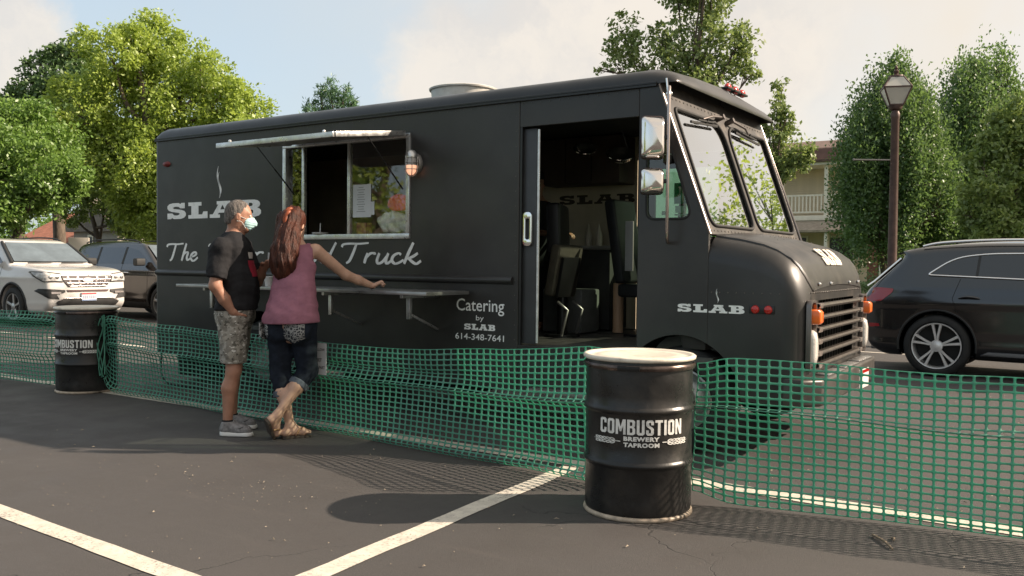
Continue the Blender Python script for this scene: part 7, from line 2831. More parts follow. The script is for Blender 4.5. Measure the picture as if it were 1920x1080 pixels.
# ---------------------------------------------------------------- the man
def man():
    fig = Figure(447, 7.05, 'person in black t-shirt, camo shorts and face mask standing at the fence')
    f = np.array([0.993, 0.12, 0.0])
    r = np.array([0.12, -0.993, 0.0])
    C = np.array([-0.025, 0.0, 0.0])

    def Lp(fw, rt, z, c=C):
        return c + f * fw + r * rt + np.array([0, 0, z])
    H = np.array([0.008, 0.0, 1.700])
    hf = np.array([0.965, 0.25, -0.05])
    hf /= np.linalg.norm(hf)
    hr = np.array([0.25, -0.968, 0.0])
    hu = np.cross(hr, hf)
    hu = hu if hu[2] > 0 else -hu
    RH = np.stack([hf, hr, hu], 1)

    def hd(a, b, c):
        return H + hf * a + hr * b + hu * c
    nb = np.array([-0.042, 0.0, 1.505])
    shR, shL = Lp(-0.075, 0.180, 1.445), Lp(0.02, -0.185, 1.450)
    elR = np.array([-0.095, -0.265, 1.165])
    wrR = np.array([0.020, -0.195, 0.962])
    elL = np.array([0.085, 0.215, 1.185])
    wrL = np.array([0.165, 0.12, 1.300])
    hipR, hipL = Lp(0.0, 0.095, 0.90), Lp(0.0, -0.095, 0.90)
    knR, knL = np.array([0.002, -0.12, 0.50]), np.array([-0.068, 0.13, 0.50])
    anR, anL = np.array([-0.040, -0.14, 0.085]), np.array([-0.095, 0.165, 0.085])
    sk = []
    # head and neck
    head = [(0, 'e', (hd(-0.012, 0, 0.024), (0.100, 0.076, 0.108), RH)),
            (0.03, 'e', (hd(0.038, 0, -0.052), (0.058, 0.056, 0.074), RH)),
            (0.02, 'c', (hd(0.055, -0.028, -0.085), hd(0.055, 0.028, -0.085), 0.026, 0.026)),
            (0.02, 'c', (hd(0.068, -0.032, 0.030), hd(0.068, 0.032, 0.030), 0.017, 0.017)),
            (0.012, 'c', (hd(0.086, 0, 0.012), hd(0.108, 0, -0.030), 0.009, 0.014)),
            (0.006, 'e', (hd(-0.008, 0.079, -0.006), (0.021, 0.010, 0.032), RH)),
            (0.006, 'e', (hd(-0.008, -0.079, -0.006), (0.021, 0.010, 0.032), RH)),
            (0.03, 'c', (hd(-0.025, 0, -0.050), nb, 0.058, 0.064))]
    sk += head
    torso = [(0.05, 'c', (Lp(-0.01, 0, 1.395), Lp(0.010, 0, 1.05), 0.185, 0.175, (f, 1.42))),
             (0.06, 'e', (Lp(0.045, 0, 1.13), (0.125, 0.15, 0.17), np.stack([f, r, [0, 0, 1]], 1))),
             (0.05, 'c', (shR, shL, 0.062, 0.062)),
             (0.05, 'c', (nb, Lp(-0.02, 0, 1.43), 0.075, 0.12, (f, 1.3))),
             (0.06, 'c', (Lp(0.0, 0.06, 0.95), Lp(0.0, -0.06, 0.95), 0.128, 0.128))]
    sk += torso
    armR = [(0.03, 'c', (shR, elR, 0.058, 0.046)), (0.02, 'c', (elR, (elR + wrR) / 2, 0.046, 0.044)), (0.02, 'c', ((elR + wrR) / 2, wrR, 0.044, 0.029))]
    armL = [(0.03, 'c', (shL, elL, 0.055, 0.044)), (0.02, 'c', (elL, (elL + wrL) / 2, 0.044, 0.042)), (0.02, 'c', ((elL + wrL) / 2, wrL, 0.042, 0.028))]
    sk += armR + armL
    legs = []
    for hp, kn, an in ((hipR, knR, anR), (hipL, knL, anL)):
        cf = kn * 0.68 + an * 0.32 - f * 0.018
        legs += [(0.04, 'c', (hp, kn, 0.092, 0.056)), (0.03, 'c', (kn, cf, 0.054, 0.057)), (0.03, 'c', (cf, an, 0.055, 0.034)), (0.02, 'c', (an, an - np.array([0, 0, 0.035]), 0.036, 0.036))]
    sk += legs
    hand(sk, wrR, (0.28, 0.55, -0.78), (0.1, 1, 0.4), (1, -0.2, 0.2), 0.95, 0.15)
    hand(sk, wrL, (0.55, -0.35, 0.45), (0.2, -0.5, -0.8), (0.5, -0.6, 0.6), 1.0, 0.6)
    fn0 = body_fn(sk)

    def skin_fn(P):
        d = fn0(P)
        for s in (-1, 1):        # eye sockets
            d = smax(d, -ell(P, hd(0.098, s * 0.032, 0.012), (0.020, 0.020, 0.012), RH), 0.012)
        d = smax(d, -ell(P, hd(-0.004, 0.090, -0.004), (0.010, 0.006, 0.018), RH), 0.004)
        return d
    body = fig.surf('body', skin_fn, (-0.36, -0.46, 0.03), (0.42, 0.46, 1.86), SKIN_M, 0.006)
    for s in (-1, 1):
        b = MB()
        b.sphere(fig.pt(hd(0.080, s * 0.032, 0.012)), 0.0115, 10, 8)
        e = b.build('eye', M('eye_white', (0.6, 0.56, 0.52), 0.3), body, smooth=80)
    # short grey hair
    def hair_fn(P):
        q = (P - hd(-0.012, 0, 0.024).astype(np.float32)) @ RH.astype(np.float32)
        d = ell(P, hd(-0.014, 0, 0.026), (0.1035, 0.0785, 0.1105), RH) + 0.0012 * np.sin(q[:, 0] * 420) * np.sin(q[:, 1] * 390) + 0.0016 * nz(P, 90, 1.0)
        d = np.minimum(d, cone(P, hd(-0.055, 0, -0.02), hd(-0.045, 0, -0.060), 0.061, 0.0585, (hr, 1.0)))
        # hairline: forehead, temples, round the ear, nape
        line_ = np.interp(q[:, 0], [-0.12, -0.05, -0.03, 0.0, 0.015, 0.035, 0.05, 0.075, 0.1], [-0.085, -0.082, -0.045, -0.035, -0.030, 0.02, 0.045, 0.070, 0.080]) + 0.004 * np.sin(q[:, 0] * 300)
        ear = ell(P, hd(-0.002, 0.082, -0.012), (0.032, 0.03, 0.034), RH)
        ear2 = ell(P, hd(-0.002, -0.082, -0.012), (0.032, 0.03, 0.034), RH)
        d = smax(d, (line_ - q[:, 2]).astype(np.float32) * 0.3, 0.006)
        d = smax(d, (q[:, 0] - 0.074) * 0.9, 0.01)
        return smax(smax(d, -ear, 0.004), -ear2, 0.004)
    hm = M('hair_grey', (0.15, 0.132, 0.12), 0.75, var=0.55, vscale=60, bump=0.9, bscale=170, stretch=(1, 1, 0.35))
    fig.surf('hair', hair_fn, hd(-0.16, 0, 0) - np.array([0.0, 0.12, 0.12]), hd(0.14, 0, 0) + np.array([0.02, 0.12, 0.18]), hm, 0.004)
    # face mask
    def mask_fn(P):
        q = (P - H.astype(np.float32)) @ RH.astype(np.float32)
        d = ell(P, hd(0.050, 0, -0.048), (0.070, 0.064, 0.072), RH)
        d = smin(d, cone(P, hd(0.095, 0, -0.015), hd(0.115, 0, -0.045), 0.016, 0.022), 0.03)
        d = d + 0.0012 * np.sin(q[:, 2] * 330 + q[:, 0] * 40)
        d = smax(d, 0.042 - q[:, 0] + 0.20 * np.abs(q[:, 2] + 0.05), 0.004)
        d = smax(d, q[:, 2] - 0.006 + 0.25 * np.abs(q[:, 1]), 0.005)
        return smax(d, -0.108 - q[:, 2], 0.006)
    mk = fig.surf('face_mask', mask_fn, hd(-0.02, 0, -0.15) - np.array([0, 0.1, 0]), hd(0.17, 0, 0.05) + np.array([0, 0.1, 0.0]), M('mask_blue', (0.36, 0.55, 0.56), 0.85, var=0.1, vscale=20, bump=0.3, bscale=60), 0.0035)
    b = MB()
    for s in (-1, 1):
        for z0 in (-0.012, -0.085):
            b.tube([fig.pt(v) for v in catmull([hd(0.052, s * 0.058, z0), hd(0.02, s * 0.074, z0 * 0.5 + 0.004), hd(-0.014, s * 0.085, 0.012 if z0 > -0.05 else -0.034)], 4)], 0.0022, 5)
    b.build('mask_loops', M('loop_white', (0.6, 0.6, 0.58), 0.8), mk, smooth=60)
    # t-shirt
    def shirt_fn(P):
        d = body_fn([(k, t, a) for k, t, a in torso], 0.020)(P)
        ax = Lp(0.0, 0, 1.2)
        d = smin(d, cone(P, Lp(0.015, 0, 1.18), Lp(0.012, 0, 0.98), 0.205, 0.205, (f, 1.38)), 0.05)
        eR = shR + (elR - shR) * 0.80
        eL = shL + (elL - shL) * 0.80
        for sh_, e_, el_ in ((shR, eR, elR), (shL, eL, elL)):
            dv = (el_ - sh_) / np.linalg.norm(el_ - sh_)
            sl = cone(P, sh_, el_, 0.080, 0.074)
            cut = (P - e_.astype(np.float32)) @ dv.astype(np.float32)
            d = smin(d, smax(sl, cut, 0.008), 0.03)
        d = d + 0.0065 * nz(P, 17, 0.7) + 0.0035 * nz(P, 41, 2.1) + 0.004 * np.sin(P[:, 2] * 75 + 3 * np.sin(P[:, 0] * 14 + P[:, 1] * 9)) * np.clip((1.12 - P[:, 2]) / 0.15, 0, 1)
        d = smax(d, 0.972 + 0.02 * P[:, 0] - P[:, 2], 0.006)
        neck = cone(P, nb - np.array([0, 0, 0.012]), H - np.array([0.02, 0, 0.02]), 0.070, 0.085)
        return smax(d, -neck, 0.006)
    fig.surf('t_shirt', shirt_fn, (-0.40, -0.46, 0.92), (0.36, 0.46, 1.60), fabric('shirt_black', (0.016, 0.016, 0.018), 0.2), 0.006)
    # shirt print on the chest: red panel with a pale strip
    def chest(fw, rt, z):
        return fig.pt(Lp(fw, rt, z))
    bv = BVHTree.FromObject(bpy.data.objects['t_shirt'], bpy.context.evaluated_depsgraph_get()) if False else None
    sh_o = [o for o in fig.root.children if o.name.startswith('t_shirt')][0]
    vv = [tuple(v.co + sh_o.location) for v in sh_o.data.vertices]
    bv = BVHTree.FromPolygons(vv, [tuple(p.vertices) for p in sh_o.data.polygons])
    fd = Vector(f[0] * UX + f[1] * WX)

    def on_chest(rt, z, off):
        o = fig.pt(Lp(0.6, rt, z))
        hit, n, _, _ = bv.ray_cast(o, -fd)
        return (hit if hit is not None else o) + fd * off
    for (r0, r1, z0, z1, mt_, nm) in ((-0.09, 0.115, 1.235, 1.36, M('print_red', (0.26, 0.012, 0.03), 0.8), 'shirt_print'), (0.02, 0.10, 1.375, 1.425, M('print_pale', (0.5, 0.48, 0.45), 0.8), 'shirt_print')):
        b = MB()
        b.loft([[on_chest(r0 + (r1 - r0) * i / 8, z0 + (z1 - z0) * j / 6, 0.004) for i in range(9)] for j in range(7)])
        b.build(nm, mt_, sh_o, smooth=80, fix=False)
    # camo shorts
    def shorts_fn(P):
        d = cone(P, Lp(0, 0.05, 0.955), Lp(0, -0.05, 0.955), 0.148, 0.148)
        for hp, kn in ((hipR, knR), (hipL, knL)):
            d = smin(d, cone(P, hp, kn + np.array([0.0, 0, 0.04]), 0.118, 0.094), 0.04)
        # cargo pocket flaps
        d = smin(d, ell(P, (hipR * 0.35 + knR * 0.65) + r * 0.085 + np.array([0, 0, 0.02]), (0.062, 0.032, 0.075), np.stack([f, r, [0, 0, 1]], 1)), 0.02)
        d = d + 0.005 * nz(P, 22, 1.3) + 0.0028 * nz(P, 55, 0.4)
        d = smax(d, 0.562 + 0.0 * P[:, 0] - P[:, 2], 0.006)
        return smax(d, P[:, 2] - 1.035, 0.01)
    fig.surf('shorts', shorts_fn, (-0.32, -0.38, 0.52), (0.30, 0.38, 1.07), camo_mat(), 0.006)
    # socks and running shoes
    for an, heel, toe, wf in ((anR, np.array([-0.088, -0.150, 0.0]), np.array([0.165, -0.175, 0.0]), -1), (anL, np.array([-0.145, 0.160, 0.0]), np.array([0.105, 0.150, 0.0]), 1)):
        fd_ = (toe - heel) / np.linalg.norm(toe - heel)
        sd_ = np.array([-fd_[1], fd_[0], 0])

        def sock(P, an=an):
            d = cone(P, an + np.array([0, 0, 0.025]), an - np.array([0, 0, 0.05]), 0.0415, 0.0435)
            return smax(d, P[:, 2] - 0.125, 0.004)
        fig.surf('sock', sock, an - np.array([0.07, 0.07, 0.07]), an + np.array([0.07, 0.07, 0.07]), fabric('sock_black', (0.012, 0.012, 0.013)), 0.005)

        def upper(P, heel=heel, toe=toe, an=an, fd_=fd_):
            zz = np.array([0, 0, 1.0])
            d = cone(P, heel + fd_ * 0.040 + zz * 0.055, toe - fd_ * 0.045 + zz * 0.042, 0.042, 0.038)
            d = smin(d, cone(P, heel + fd_ * 0.11 + zz * 0.055, toe - fd_ * 0.06 + zz * 0.04, 0.042, 0.040), 0.02)
            d = smin(d, cone(P, heel + fd_ * 0.045 + zz * 0.06, heel + fd_ * 0.055 + zz * 0.10, 0.043, 0.044), 0.03)
            d = smin(d, cone(P, an + fd_ * 0.02 + zz * 0.0, toe - fd_ * 0.09 + zz * 0.045, 0.046, 0.036), 0.03)
            d = smax(d, -cone(P, an - zz * 0.0, an + zz * 0.08, 0.037, 0.040), 0.006)
            d = smax(d, P[:, 2] - 0.112, 0.006)
            return smax(d, 0.030 - P[:, 2], 0.003)
        lo_, hi_ = np.minimum(heel, toe) - 0.07, np.maximum(heel, toe) + np.array([0.07, 0.07, 0.16])
        su = fig.surf('shoe', upper, lo_, hi_, M('shoe_grey', (0.19, 0.18, 0.18), 0.7, var=0.35, vscale=40, bump=0.3, bscale=90), 0.0045)

        def sole(P, heel=heel, toe=toe, fd_=fd_):
            d = cone(P * np.array([1, 1, 0.0], np.float32), heel + fd_ * 0.042, toe - fd_ * 0.046, 0.045, 0.046)
            d = d - 0.004 + 0.15 * np.abs(P[:, 2] - 0.016)
            return smax(smax(d, P[:, 2] - 0.034 - 0.008 * np.clip(-((P - heel.astype(np.float32)) @ fd_.astype(np.float32) - 0.1) / 0.1, 0, 1), 0.006), 0.003 - P[:, 2], 0.004)
        fig.surf('sole', sole, lo_, hi_, M('sole_white', (0.66, 0.65, 0.63), 0.6), 0.0045, parent=su)
        # dark curved tick on the outer side
        b = MB()
        L_, R_ = [], []
        for i in range(13):
            u = i / 12
            a = heel + fd_ * (0.075 + 0.125 * u)
            z = 0.050 + 0.030 * (1 - u) ** 2.2 if True else 0
            z = 0.048 + 0.055 * (u - 0.35) ** 2 + (0.012 * u)
            wd = 0.011 * math.sin(PI * min(1, (1 - u) * 0.9 + 0.02)) + 0.0015
            for lst, dz in ((L_, wd / 2), (R_, -wd / 2)):
                lst.append(fig.pt(a + np.array([0, 0, z + dz]) + sd_ * (-1) * (0.0455 - 0.03 * max(0, u - 0.75))))
        b.loft([L_, R_])
        b.build('shoe_mark', M('mark_black', (0.02, 0.02, 0.02), 0.6), su, fix=False)
        b = MB()
        for k in range(5):
            c_ = an + fd_ * (0.055 + 0.018 * k) + np.array([0, 0, 0.028 - 0.011 * k])
            b.tube([fig.pt(c_ - sd_ * 0.022), fig.pt(c_ + np.array([0, 0, 0.008])), fig.pt(c_ + sd_ * 0.022)], 0.0028, 5)
        tag(b.build('shoe_laces', M('lace_grey', (0.35, 0.34, 0.33), 0.8), su), kind='stuff')
    # slip of paper in the left hand (a thing of its own)
    b = MB()
    c_ = np.array([0.225, 0.06, 1.375])
    q = [fig.pt(c_ + np.array(v)) for v in ((-0.02, 0.03, -0.045), (0.03, -0.01, -0.045), (0.035, -0.012, 0.045), (-0.016, 0.03, 0.05))]
    n_ = (q[1] - q[0]).cross(q[3] - q[0]).normalized() * 0.0012
    b.add(q + [p + n_ for p in q], [(0, 1, 2, 3), (7, 6, 5, 4), (0, 4, 5, 1), (1, 5, 6, 2), (2, 6, 7, 3), (3, 7, 4, 0)])
    tag(b.build('paper_slip', PAPER, None), 'white slip of paper held by the person in the black t-shirt', 'paper')


man()


# ---------------------------------------------------------------- the woman
def woman():
    fig = Figure(545, 6.80, 'person with long brown hair in mauve tank top leaning on the shelf')
    f = np.array([0.22, 0.975, 0.0])
    r = np.array([0.975, -0.22, 0.0])
    up = np.array([0, 0, 1.0])
    hip = np.array([-0.008, 0.06, 0.90])
    chest = np.array([-0.010, 0.185, 1.30])
    nb = np.array([-0.018, 0.245, 1.485])
    H = np.array([-0.035, 0.285, 1.640])
    hf = np.array([0.42, 0.88, -0.20])
    hf /= np.linalg.norm(hf)
    hr = np.cross(hf, up)
    hr /= np.linalg.norm(hr)
    hu = np.cross(hr, hf)
    RH = np.stack([hf, hr, hu], 1)

    def hd(a, b, c):
        return H + hf * a + hr * b + hu * c
    shR, shL = np.array([0.145, 0.225, 1.440]), np.array([-0.170, 0.275, 1.430])
    elR, wrR = np.array([0.345, 0.400, 1.250]), np.array([0.540, 0.555, 1.160])
    elL, wrL = np.array([-0.215, 0.46, 1.22]), np.array([-0.07, 0.64, 1.165])
    hpR, hpL = hip + r * 0.092, hip - r * 0.092
    knR, anR = np.array([0.100, 0.135, 0.500]), np.array([-0.080, -0.055, 0.195])
    knL, anL = np.array([-0.098, 0.090, 0.480]), np.array([-0.010, 0.050, 0.085])
    sk = []
    head = [(0, 'e', (hd(-0.015, 0, 0.022), (0.096, 0.074, 0.104), RH)), (0.03, 'e', (hd(0.036, 0, -0.050), (0.055, 0.052, 0.070), RH)),
            (0.02, 'c', (hd(0.06, -0.02, -0.088), hd(0.06, 0.02, -0.088), 0.022, 0.022)), (0.012, 'c', (hd(0.083, 0, 0.008), hd(0.103, 0, -0.028), 0.008, 0.012)),
            (0.005, 'e', (hd(-0.008, 0.076, -0.006), (0.019, 0.009, 0.029), RH)), (0.005, 'e', (hd(-0.008, -0.076, -0.006), (0.019, 0.009, 0.029), RH)),
            (0.01, 'c', (hd(0.088, -0.015, -0.062), hd(0.088, 0.015, -0.062), 0.007, 0.007)),
            (0.03, 'c', (hd(-0.022, 0, -0.05), nb, 0.048, 0.053))]
    torso = [(0.05, 'c', (chest, (chest + hip) / 2 + np.array([0, -0.01, 0.02]), 0.158, 0.150, (f, 1.45))),
             (0.05, 'c', ((chest + hip) / 2, hip, 0.150, 0.176, (f, 1.3))),
             (0.04, 'c', (shR + np.array([-0.02, 0, 0]), shL + np.array([0.02, 0, 0]), 0.050, 0.050)),
             (0.05, 'c', (nb, chest + np.array([0, 0, 0.08]), 0.058, 0.105, (f, 1.3)))]
    sk += head + torso
    sk += [(0.03, 'c', (shR, elR, 0.052, 0.040)), (0.02, 'c', (elR, elR * 0.55 + wrR * 0.45, 0.041, 0.037)), (0.02, 'c', (elR * 0.55 + wrR * 0.45, wrR, 0.037, 0.0245)),
           (0.03, 'c', (shL, elL, 0.050, 0.039)), (0.02, 'c', (elL, wrL, 0.039, 0.024))]
    hand(sk, wrR, (0.80, 0.25, 0.42), (0.45, 0.12, -0.85), (-0.35, 0.93, 0), 0.92, 1.15)
    hand(sk, wrL, (0.8, 0.5, -0.1), (0, 0, -1), (0.5, -0.8, 0), 0.9, 0.5)
    for hp, kn, an in ((hpR, knR, anR), (hpL, knL, anL)):
        d_ = (an - kn) / np.linalg.norm(an - kn)
        cf = kn * 0.66 + an * 0.34 + (np.array([0.0, -0.022, 0.0]))
        sk += [(0.03, 'c', (hp, kn, 0.088, 0.056)), (0.03, 'c', (kn, cf, 0.053, 0.056)), (0.03, 'c', (cf, an, 0.053, 0.030))]
    # bare feet: the right stands on its toes, the left is flat
    heelR, ballR, toeR = anR + np.array([-0.040, -0.030, -0.035]), np.array([-0.105, -0.018, 0.050]), np.array([-0.100, 0.030, 0.026])
    sk += [(0.03, 'c', (anR, heelR, 0.031, 0.029)), (0.03, 'c', (heelR, ballR, 0.029, 0.032, (np.array([0.9, 0.3, 0]), 1.0))), (0.02, 'c', (anR, ballR, 0.030, 0.028)), (0.02, 'c', (ballR, toeR, 0.028, 0.016))]
    heelL, ballL, toeL = np.array([-0.035, 0.005, 0.048]), np.array([0.075, 0.080, 0.042]), np.array([0.120, 0.110, 0.034])
    sk += [(0.03, 'c', (anL, heelL, 0.032, 0.029)), (0.03, 'c', (anL, ballL, 0.032, 0.026)), (0.02, 'c', (heelL, ballL, 0.028, 0.028)), (0.02, 'c', (ballL, toeL, 0.027, 0.017))]
    for foot_b, foot_t in ((ballR, toeR), (ballL, toeL)):
        dv = foot_t - foot_b
        sd = np.cross(dv / np.linalg.norm(dv), up)
        for k, (o, L_) in enumerate(((-0.026, 0.75), (-0.010, 1.0), (0.004, 0.95), (0.016, 0.85), (0.027, 0.7))):
            sk.append((0.006, 'c', (foot_b + dv * 0.4 + sd * o, foot_b + dv * (0.55 + 0.6 * L_) + sd * o, 0.012, 0.0085)))
    fn0 = body_fn(sk)

    def skin_fn(P):
        d = fn0(P)
        for s in (-1, 1):
            d = smax(d, -ell(P, hd(0.093, s * 0.030, 0.010), (0.018, 0.018, 0.011), RH), 0.012)
        return d
    body = fig.surf('body', skin_fn, (-0.34, -0.24, 0.0), (0.78, 0.78, 1.80), SKIN_W, 0.006)
    for s in (-1, 1):
        b = MB()
        b.sphere(fig.pt(hd(0.076, s * 0.030, 0.010)), 0.011, 10, 8)
        b.build('eye', M('eye_white', (0.6, 0.56, 0.52), 0.3), body, smooth=80)
    # wrist band
    b = MB()
    wd = (wrR - elR) / np.linalg.norm(wrR - elR)
    MB0 = Matrix.Translation(fig.pt(wrR - wd * 0.004))
    dw = Vector(wd[0] * UX + wd[1] * WX + wd[2] * up)
    b.lathe([(0.0265 + 0.004 * math.cos(2 * PI * k / 8), 0.006 * math.sin(2 * PI * k / 8)) for k in range(8)], 20, MB0 @ dw.to_track_quat('Z', 'Y').to_matrix().to_4x4(), closed=True)
    b.build('wrist_band', M('band_black', (0.012, 0.012, 0.012), 0.7), fig.root, smooth=60)

    # tank top
    def top_fn(P):
        d = body_fn(torso, 0.010)(P)
        d = smin(d, cone(P, (chest + hip) / 2, hip + np.array([0.0, -0.005, 0.0]), 0.172, 0.222, (f, 1.16)), 0.05)
        d = d + 0.0035 * nz(P, 20, 1.9) * np.clip((1.42 - P[:, 2]) / 0.3, 0, 1) + 0.0016 * nz(P, 47, 0.3) + 0.004 * np.sin(P[:, 2] * 60 + P[:, 0] * 22 + 2.0 * np.sin(P[:, 0] * 9)) * np.clip((1.12 - P[:, 2]) / 0.12, 0, 1) * np.clip((P[:, 2] - 0.93) / 0.05, 0, 1)
        for sh_, el_, s in ((shR, elR, 1), (shL, elL, -1)):
            arm = cone(P, sh_ + np.array([0.012 * s, 0, 0.03]), sh_ + np.array([0.03 * s, 0.02, -0.085]), 0.060, 0.062)
            d = smax(d, -arm, 0.008)
            d = smax(d, (P[:, 0] - (sh_[0] - 0.012 * s)) * s - np.clip((1.36 - P[:, 2]) * 1.2, 0, 1), 0.008)
        neck = cone(P, nb + np.array([0.0, -0.01, -0.03]), nb + np.array([0, 0.02, 0.15]), 0.085, 0.10)
        d = smax(d, -neck, 0.006)
        return smax(d, 0.885 + 0.03 * P[:, 0] - P[:, 2], 0.006)
    fig.surf('tank_top', top_fn, (-0.34, -0.22, 0.84), (0.30, 0.48, 1.54), fabric('top_mauve', (0.27, 0.118, 0.160), 0.12, 26), 0.0055)

    # rolled jeans
    def jeans_fn(P):
        d = cone(P, hip + r * 0.055 + np.array([0, 0, 0.02]), hip - r * 0.055 + np.array([0, 0, 0.02]), 0.142, 0.142, (f, 1.15))
        d = smin(d, ell(P, hip + r * 0.085 - f * 0.065 + np.array([0, 0, -0.06]), (0.098, 0.088, 0.12), np.stack([r, f, up], 1)), 0.05)
        d = smin(d, ell(P, hip - r * 0.085 - f * 0.065 + np.array([0, 0, -0.06]), (0.098, 0.088, 0.12), np.stack([r, f, up], 1)), 0.05)
        for hp, kn, an, cut in ((hpR, knR, anR, 0.36), (hpL, knL, anL, 0.40)):
            leg = cone(P, hp, kn, 0.108, 0.078)
            leg = smin(leg, cone(P, kn, kn + (an - kn) * 0.8, 0.076, 0.066), 0.02)
            dv = (an - kn) / np.linalg.norm(an - kn)
            leg = smax(leg, (P - (kn + (an - kn) * cut).astype(np.float32)) @ dv.astype(np.float32), 0.006)
            d = smin(d, leg, 0.025)
        d = d + 0.0035 * nz(P, 24, 0.2) + 0.002 * nz(P, 60, 1.1)
        return smax(d, P[:, 2] - 0.985, 0.01)
    JEAN = M('denim_navy', (0.010, 0.014, 0.023), 0.85, var=0.35, vscale=10, bump=0.3, bscale=30, spec=0.25)
    jo = fig.surf('jeans', jeans_fn, (-0.34, -0.28, 0.22), (0.34, 0.36, 1.02), JEAN, 0.006)
    for kn, an, cut, rr in ((knR, anR, 0.36, 0.071), (knL, anL, 0.40, 0.071)):
        c_ = kn + (an - kn) * (cut - 0.05)
        dv = (an - kn) / np.linalg.norm(an - kn)

        def cuff(P, c_=c_, dv=dv, rr=rr):
            q = P - c_.astype(np.float32)
            h_ = q @ dv.astype(np.float32)
            rad_ = np.sqrt(np.maximum((q * q).sum(1) - h_ * h_, 0))
            d = np.sqrt(np.maximum(np.abs(rad_ - rr) - 0.004, 0) ** 2 + np.maximum(np.abs(h_) - 0.018, 0) ** 2) - 0.006
            return d + 0.0015 * nz(P, 60, 0.5)
        fig.surf('cuff', cuff, c_ - 0.12, c_ + 0.12, M('denim_inside', (0.085, 0.10, 0.125), 0.85, var=0.25, vscale=30), 0.005, parent=jo)
    # embroidered back pockets
    mt = bpy.data.materials.new('pocket_embroidery')
    mt.use_nodes = True
    t = NT(mt.node_tree)
    co = t.node('ShaderNodeTexCoord').outputs['Object']
    vo = t.node('ShaderNodeTexVoronoi', feature='DISTANCE_TO_EDGE')
    vo.inputs['Scale'].default_value = 36
    t.set(vo.inputs['Vector'], co)
    wv = t.node('ShaderNodeTexWave', wave_type='RINGS')
    wv.inputs['Scale'].default_value = 16
    wv.inputs['Distortion'].default_value = 9
    wv.inputs['Detail'].default_value = 1
    t.set(wv.inputs['Vector'], co)
    fac = t.math('MAXIMUM', t.ramp(vo.outputs['Distance'], 0.05, 0.10, 1.0, 0.0), t.ramp(wv.outputs['Fac'], 0.78, 0.86))
    t.set(t.n['Principled BSDF'].inputs['Base Color'], t.mix(fac, (0.012, 0.015, 0.022, 1), (0.27, 0.27, 0.265, 1)))
    t.n['Principled BSDF'].inputs['Roughness'].default_value = 0.8
    vv = [tuple(v.co + jo.location) for v in jo.data.vertices]
    bv = BVHTree.FromPolygons(vv, [tuple(p.vertices) for p in jo.data.polygons])
    wdir = Vector(WX)
    for (u0, u1, z0, z1) in ((-0.035, 0.128, 0.775, 0.885), (-0.225, -0.155, 0.79, 0.895)):
        b = MB()
        rows = []
        for j in range(9):
            row = []
            for i in range(9):
                a, c_ = i / 8, j / 8
                z = z0 + (z1 - z0) * c_ - 0.035 * (1 - abs(2 * a - 1)) * (1 - c_) ** 2 + 0.0
                o = fig.pt((u0 + (u1 - u0) * a, -0.6, z))
                hit, n_, _, _ = bv.ray_cast(o, wdir)
                row.append((hit if hit is not None else fig.pt((u0 + (u1 - u0) * a, -0.05, z))) - wdir * 0.003)
            rows.append(row)
        b.loft(rows)
        b.build('pocket', mt, jo, smooth=80, fix=False)

    # hair: half pulled up in a clip, the rest falling down the back
    path = [hd(-0.035, 0, 0.060), hd(-0.080, -0.005, 0.010), np.array([-0.060, 0.150, 1.545]), np.array([-0.072, 0.095, 1.430]), np.array([-0.076, 0.070, 1.340]), np.array([-0.078, 0.060, 1.290])]
    rad = [0.088, 0.094, 0.100, 0.106, 0.104, 0.082]

    def hair_fn(P):
        d = ell(P, hd(-0.022, 0, 0.030), (0.108, 0.086, 0.110), RH)
        for i in range(len(path) - 1):
            d = smin(d, cone(P, path[i], path[i + 1], rad[i], rad[i + 1], (f, 1.35)), 0.03)
        d = smin(d, ell(P, hd(-0.085, 0.0, 0.060), (0.040, 0.038, 0.055), RH), 0.02)
        q = (P - H.astype(np.float32)) @ RH.astype(np.float32)
        d = d + 0.0040 * np.sin(P[:, 0] * 95 + 4 * np.sin(P[:, 2] * 9)) + 0.0022 * np.sin(P[:, 0] * 230 + 3 * np.sin(P[:, 2] * 14))
        # keep the face clear
        d = smax(d, (q[:, 0] - 0.058), 0.015)
        d = smax(d, np.where(q[:, 0] > 0.0, -0.10 - q[:, 2], -1.0).astype(np.float32), 0.01)
        return d
    hmat = M('hair_brown', (0.050, 0.014, 0.007), 0.5, var=0.6, vscale=34, bump=0.7, bscale=80, stretch=(1, 1, 0.10), spec=0.3)
    ho_ = fig.surf('hair', hair_fn, (-0.26, -0.10, 1.17), (0.14, 0.42, 1.82), hmat, 0.005)
    hl = M('hair_auburn', (0.20, 0.050, 0.020), 0.45, var=0.5, vscale=30, spec=0.35)
    rg = np.random.default_rng(9)
    for mt_, n, seed in ((hmat, 260, 1), (hl, 120, 2)):
        b = MB()
        for k in range(n):
            a = rg.uniform(-1.55, 1.55) if mt_ is hmat else rg.normal(0.25, 0.55)
            rr = rg.uniform(0.99, 1.06)
            end = rg.uniform(3.2, 5.0) if mt_ is hmat else rg.uniform(1.6, 3.2)
            st_ = rg.uniform(0.0, 0.8)
            pts = []
            for j in range(9):
                u = st_ + (end - st_) * j / 8
                i0 = min(int(u), len(path) - 2)
                fr_ = u - i0
                c_ = path[i0] * (1 - fr_) + path[i0 + 1] * fr_
                ra = rad[i0] * (1 - fr_) + rad[i0 + 1] * fr_
                aa_ = a * (1 - 0.12 * math.sin(u * 1.2 + k)) + 0.10 * math.sin(u * 2.3 + k * 1.7)
                dv = -f * math.cos(aa_) / 1.30 + r * math.sin(aa_)
                pts.append(fig.pt(c_ + dv * ra * rr))
            b.tube(pts, [0.0016] + [0.0026] * 6 + [0.0018, 0.0007], 4, caps=False)
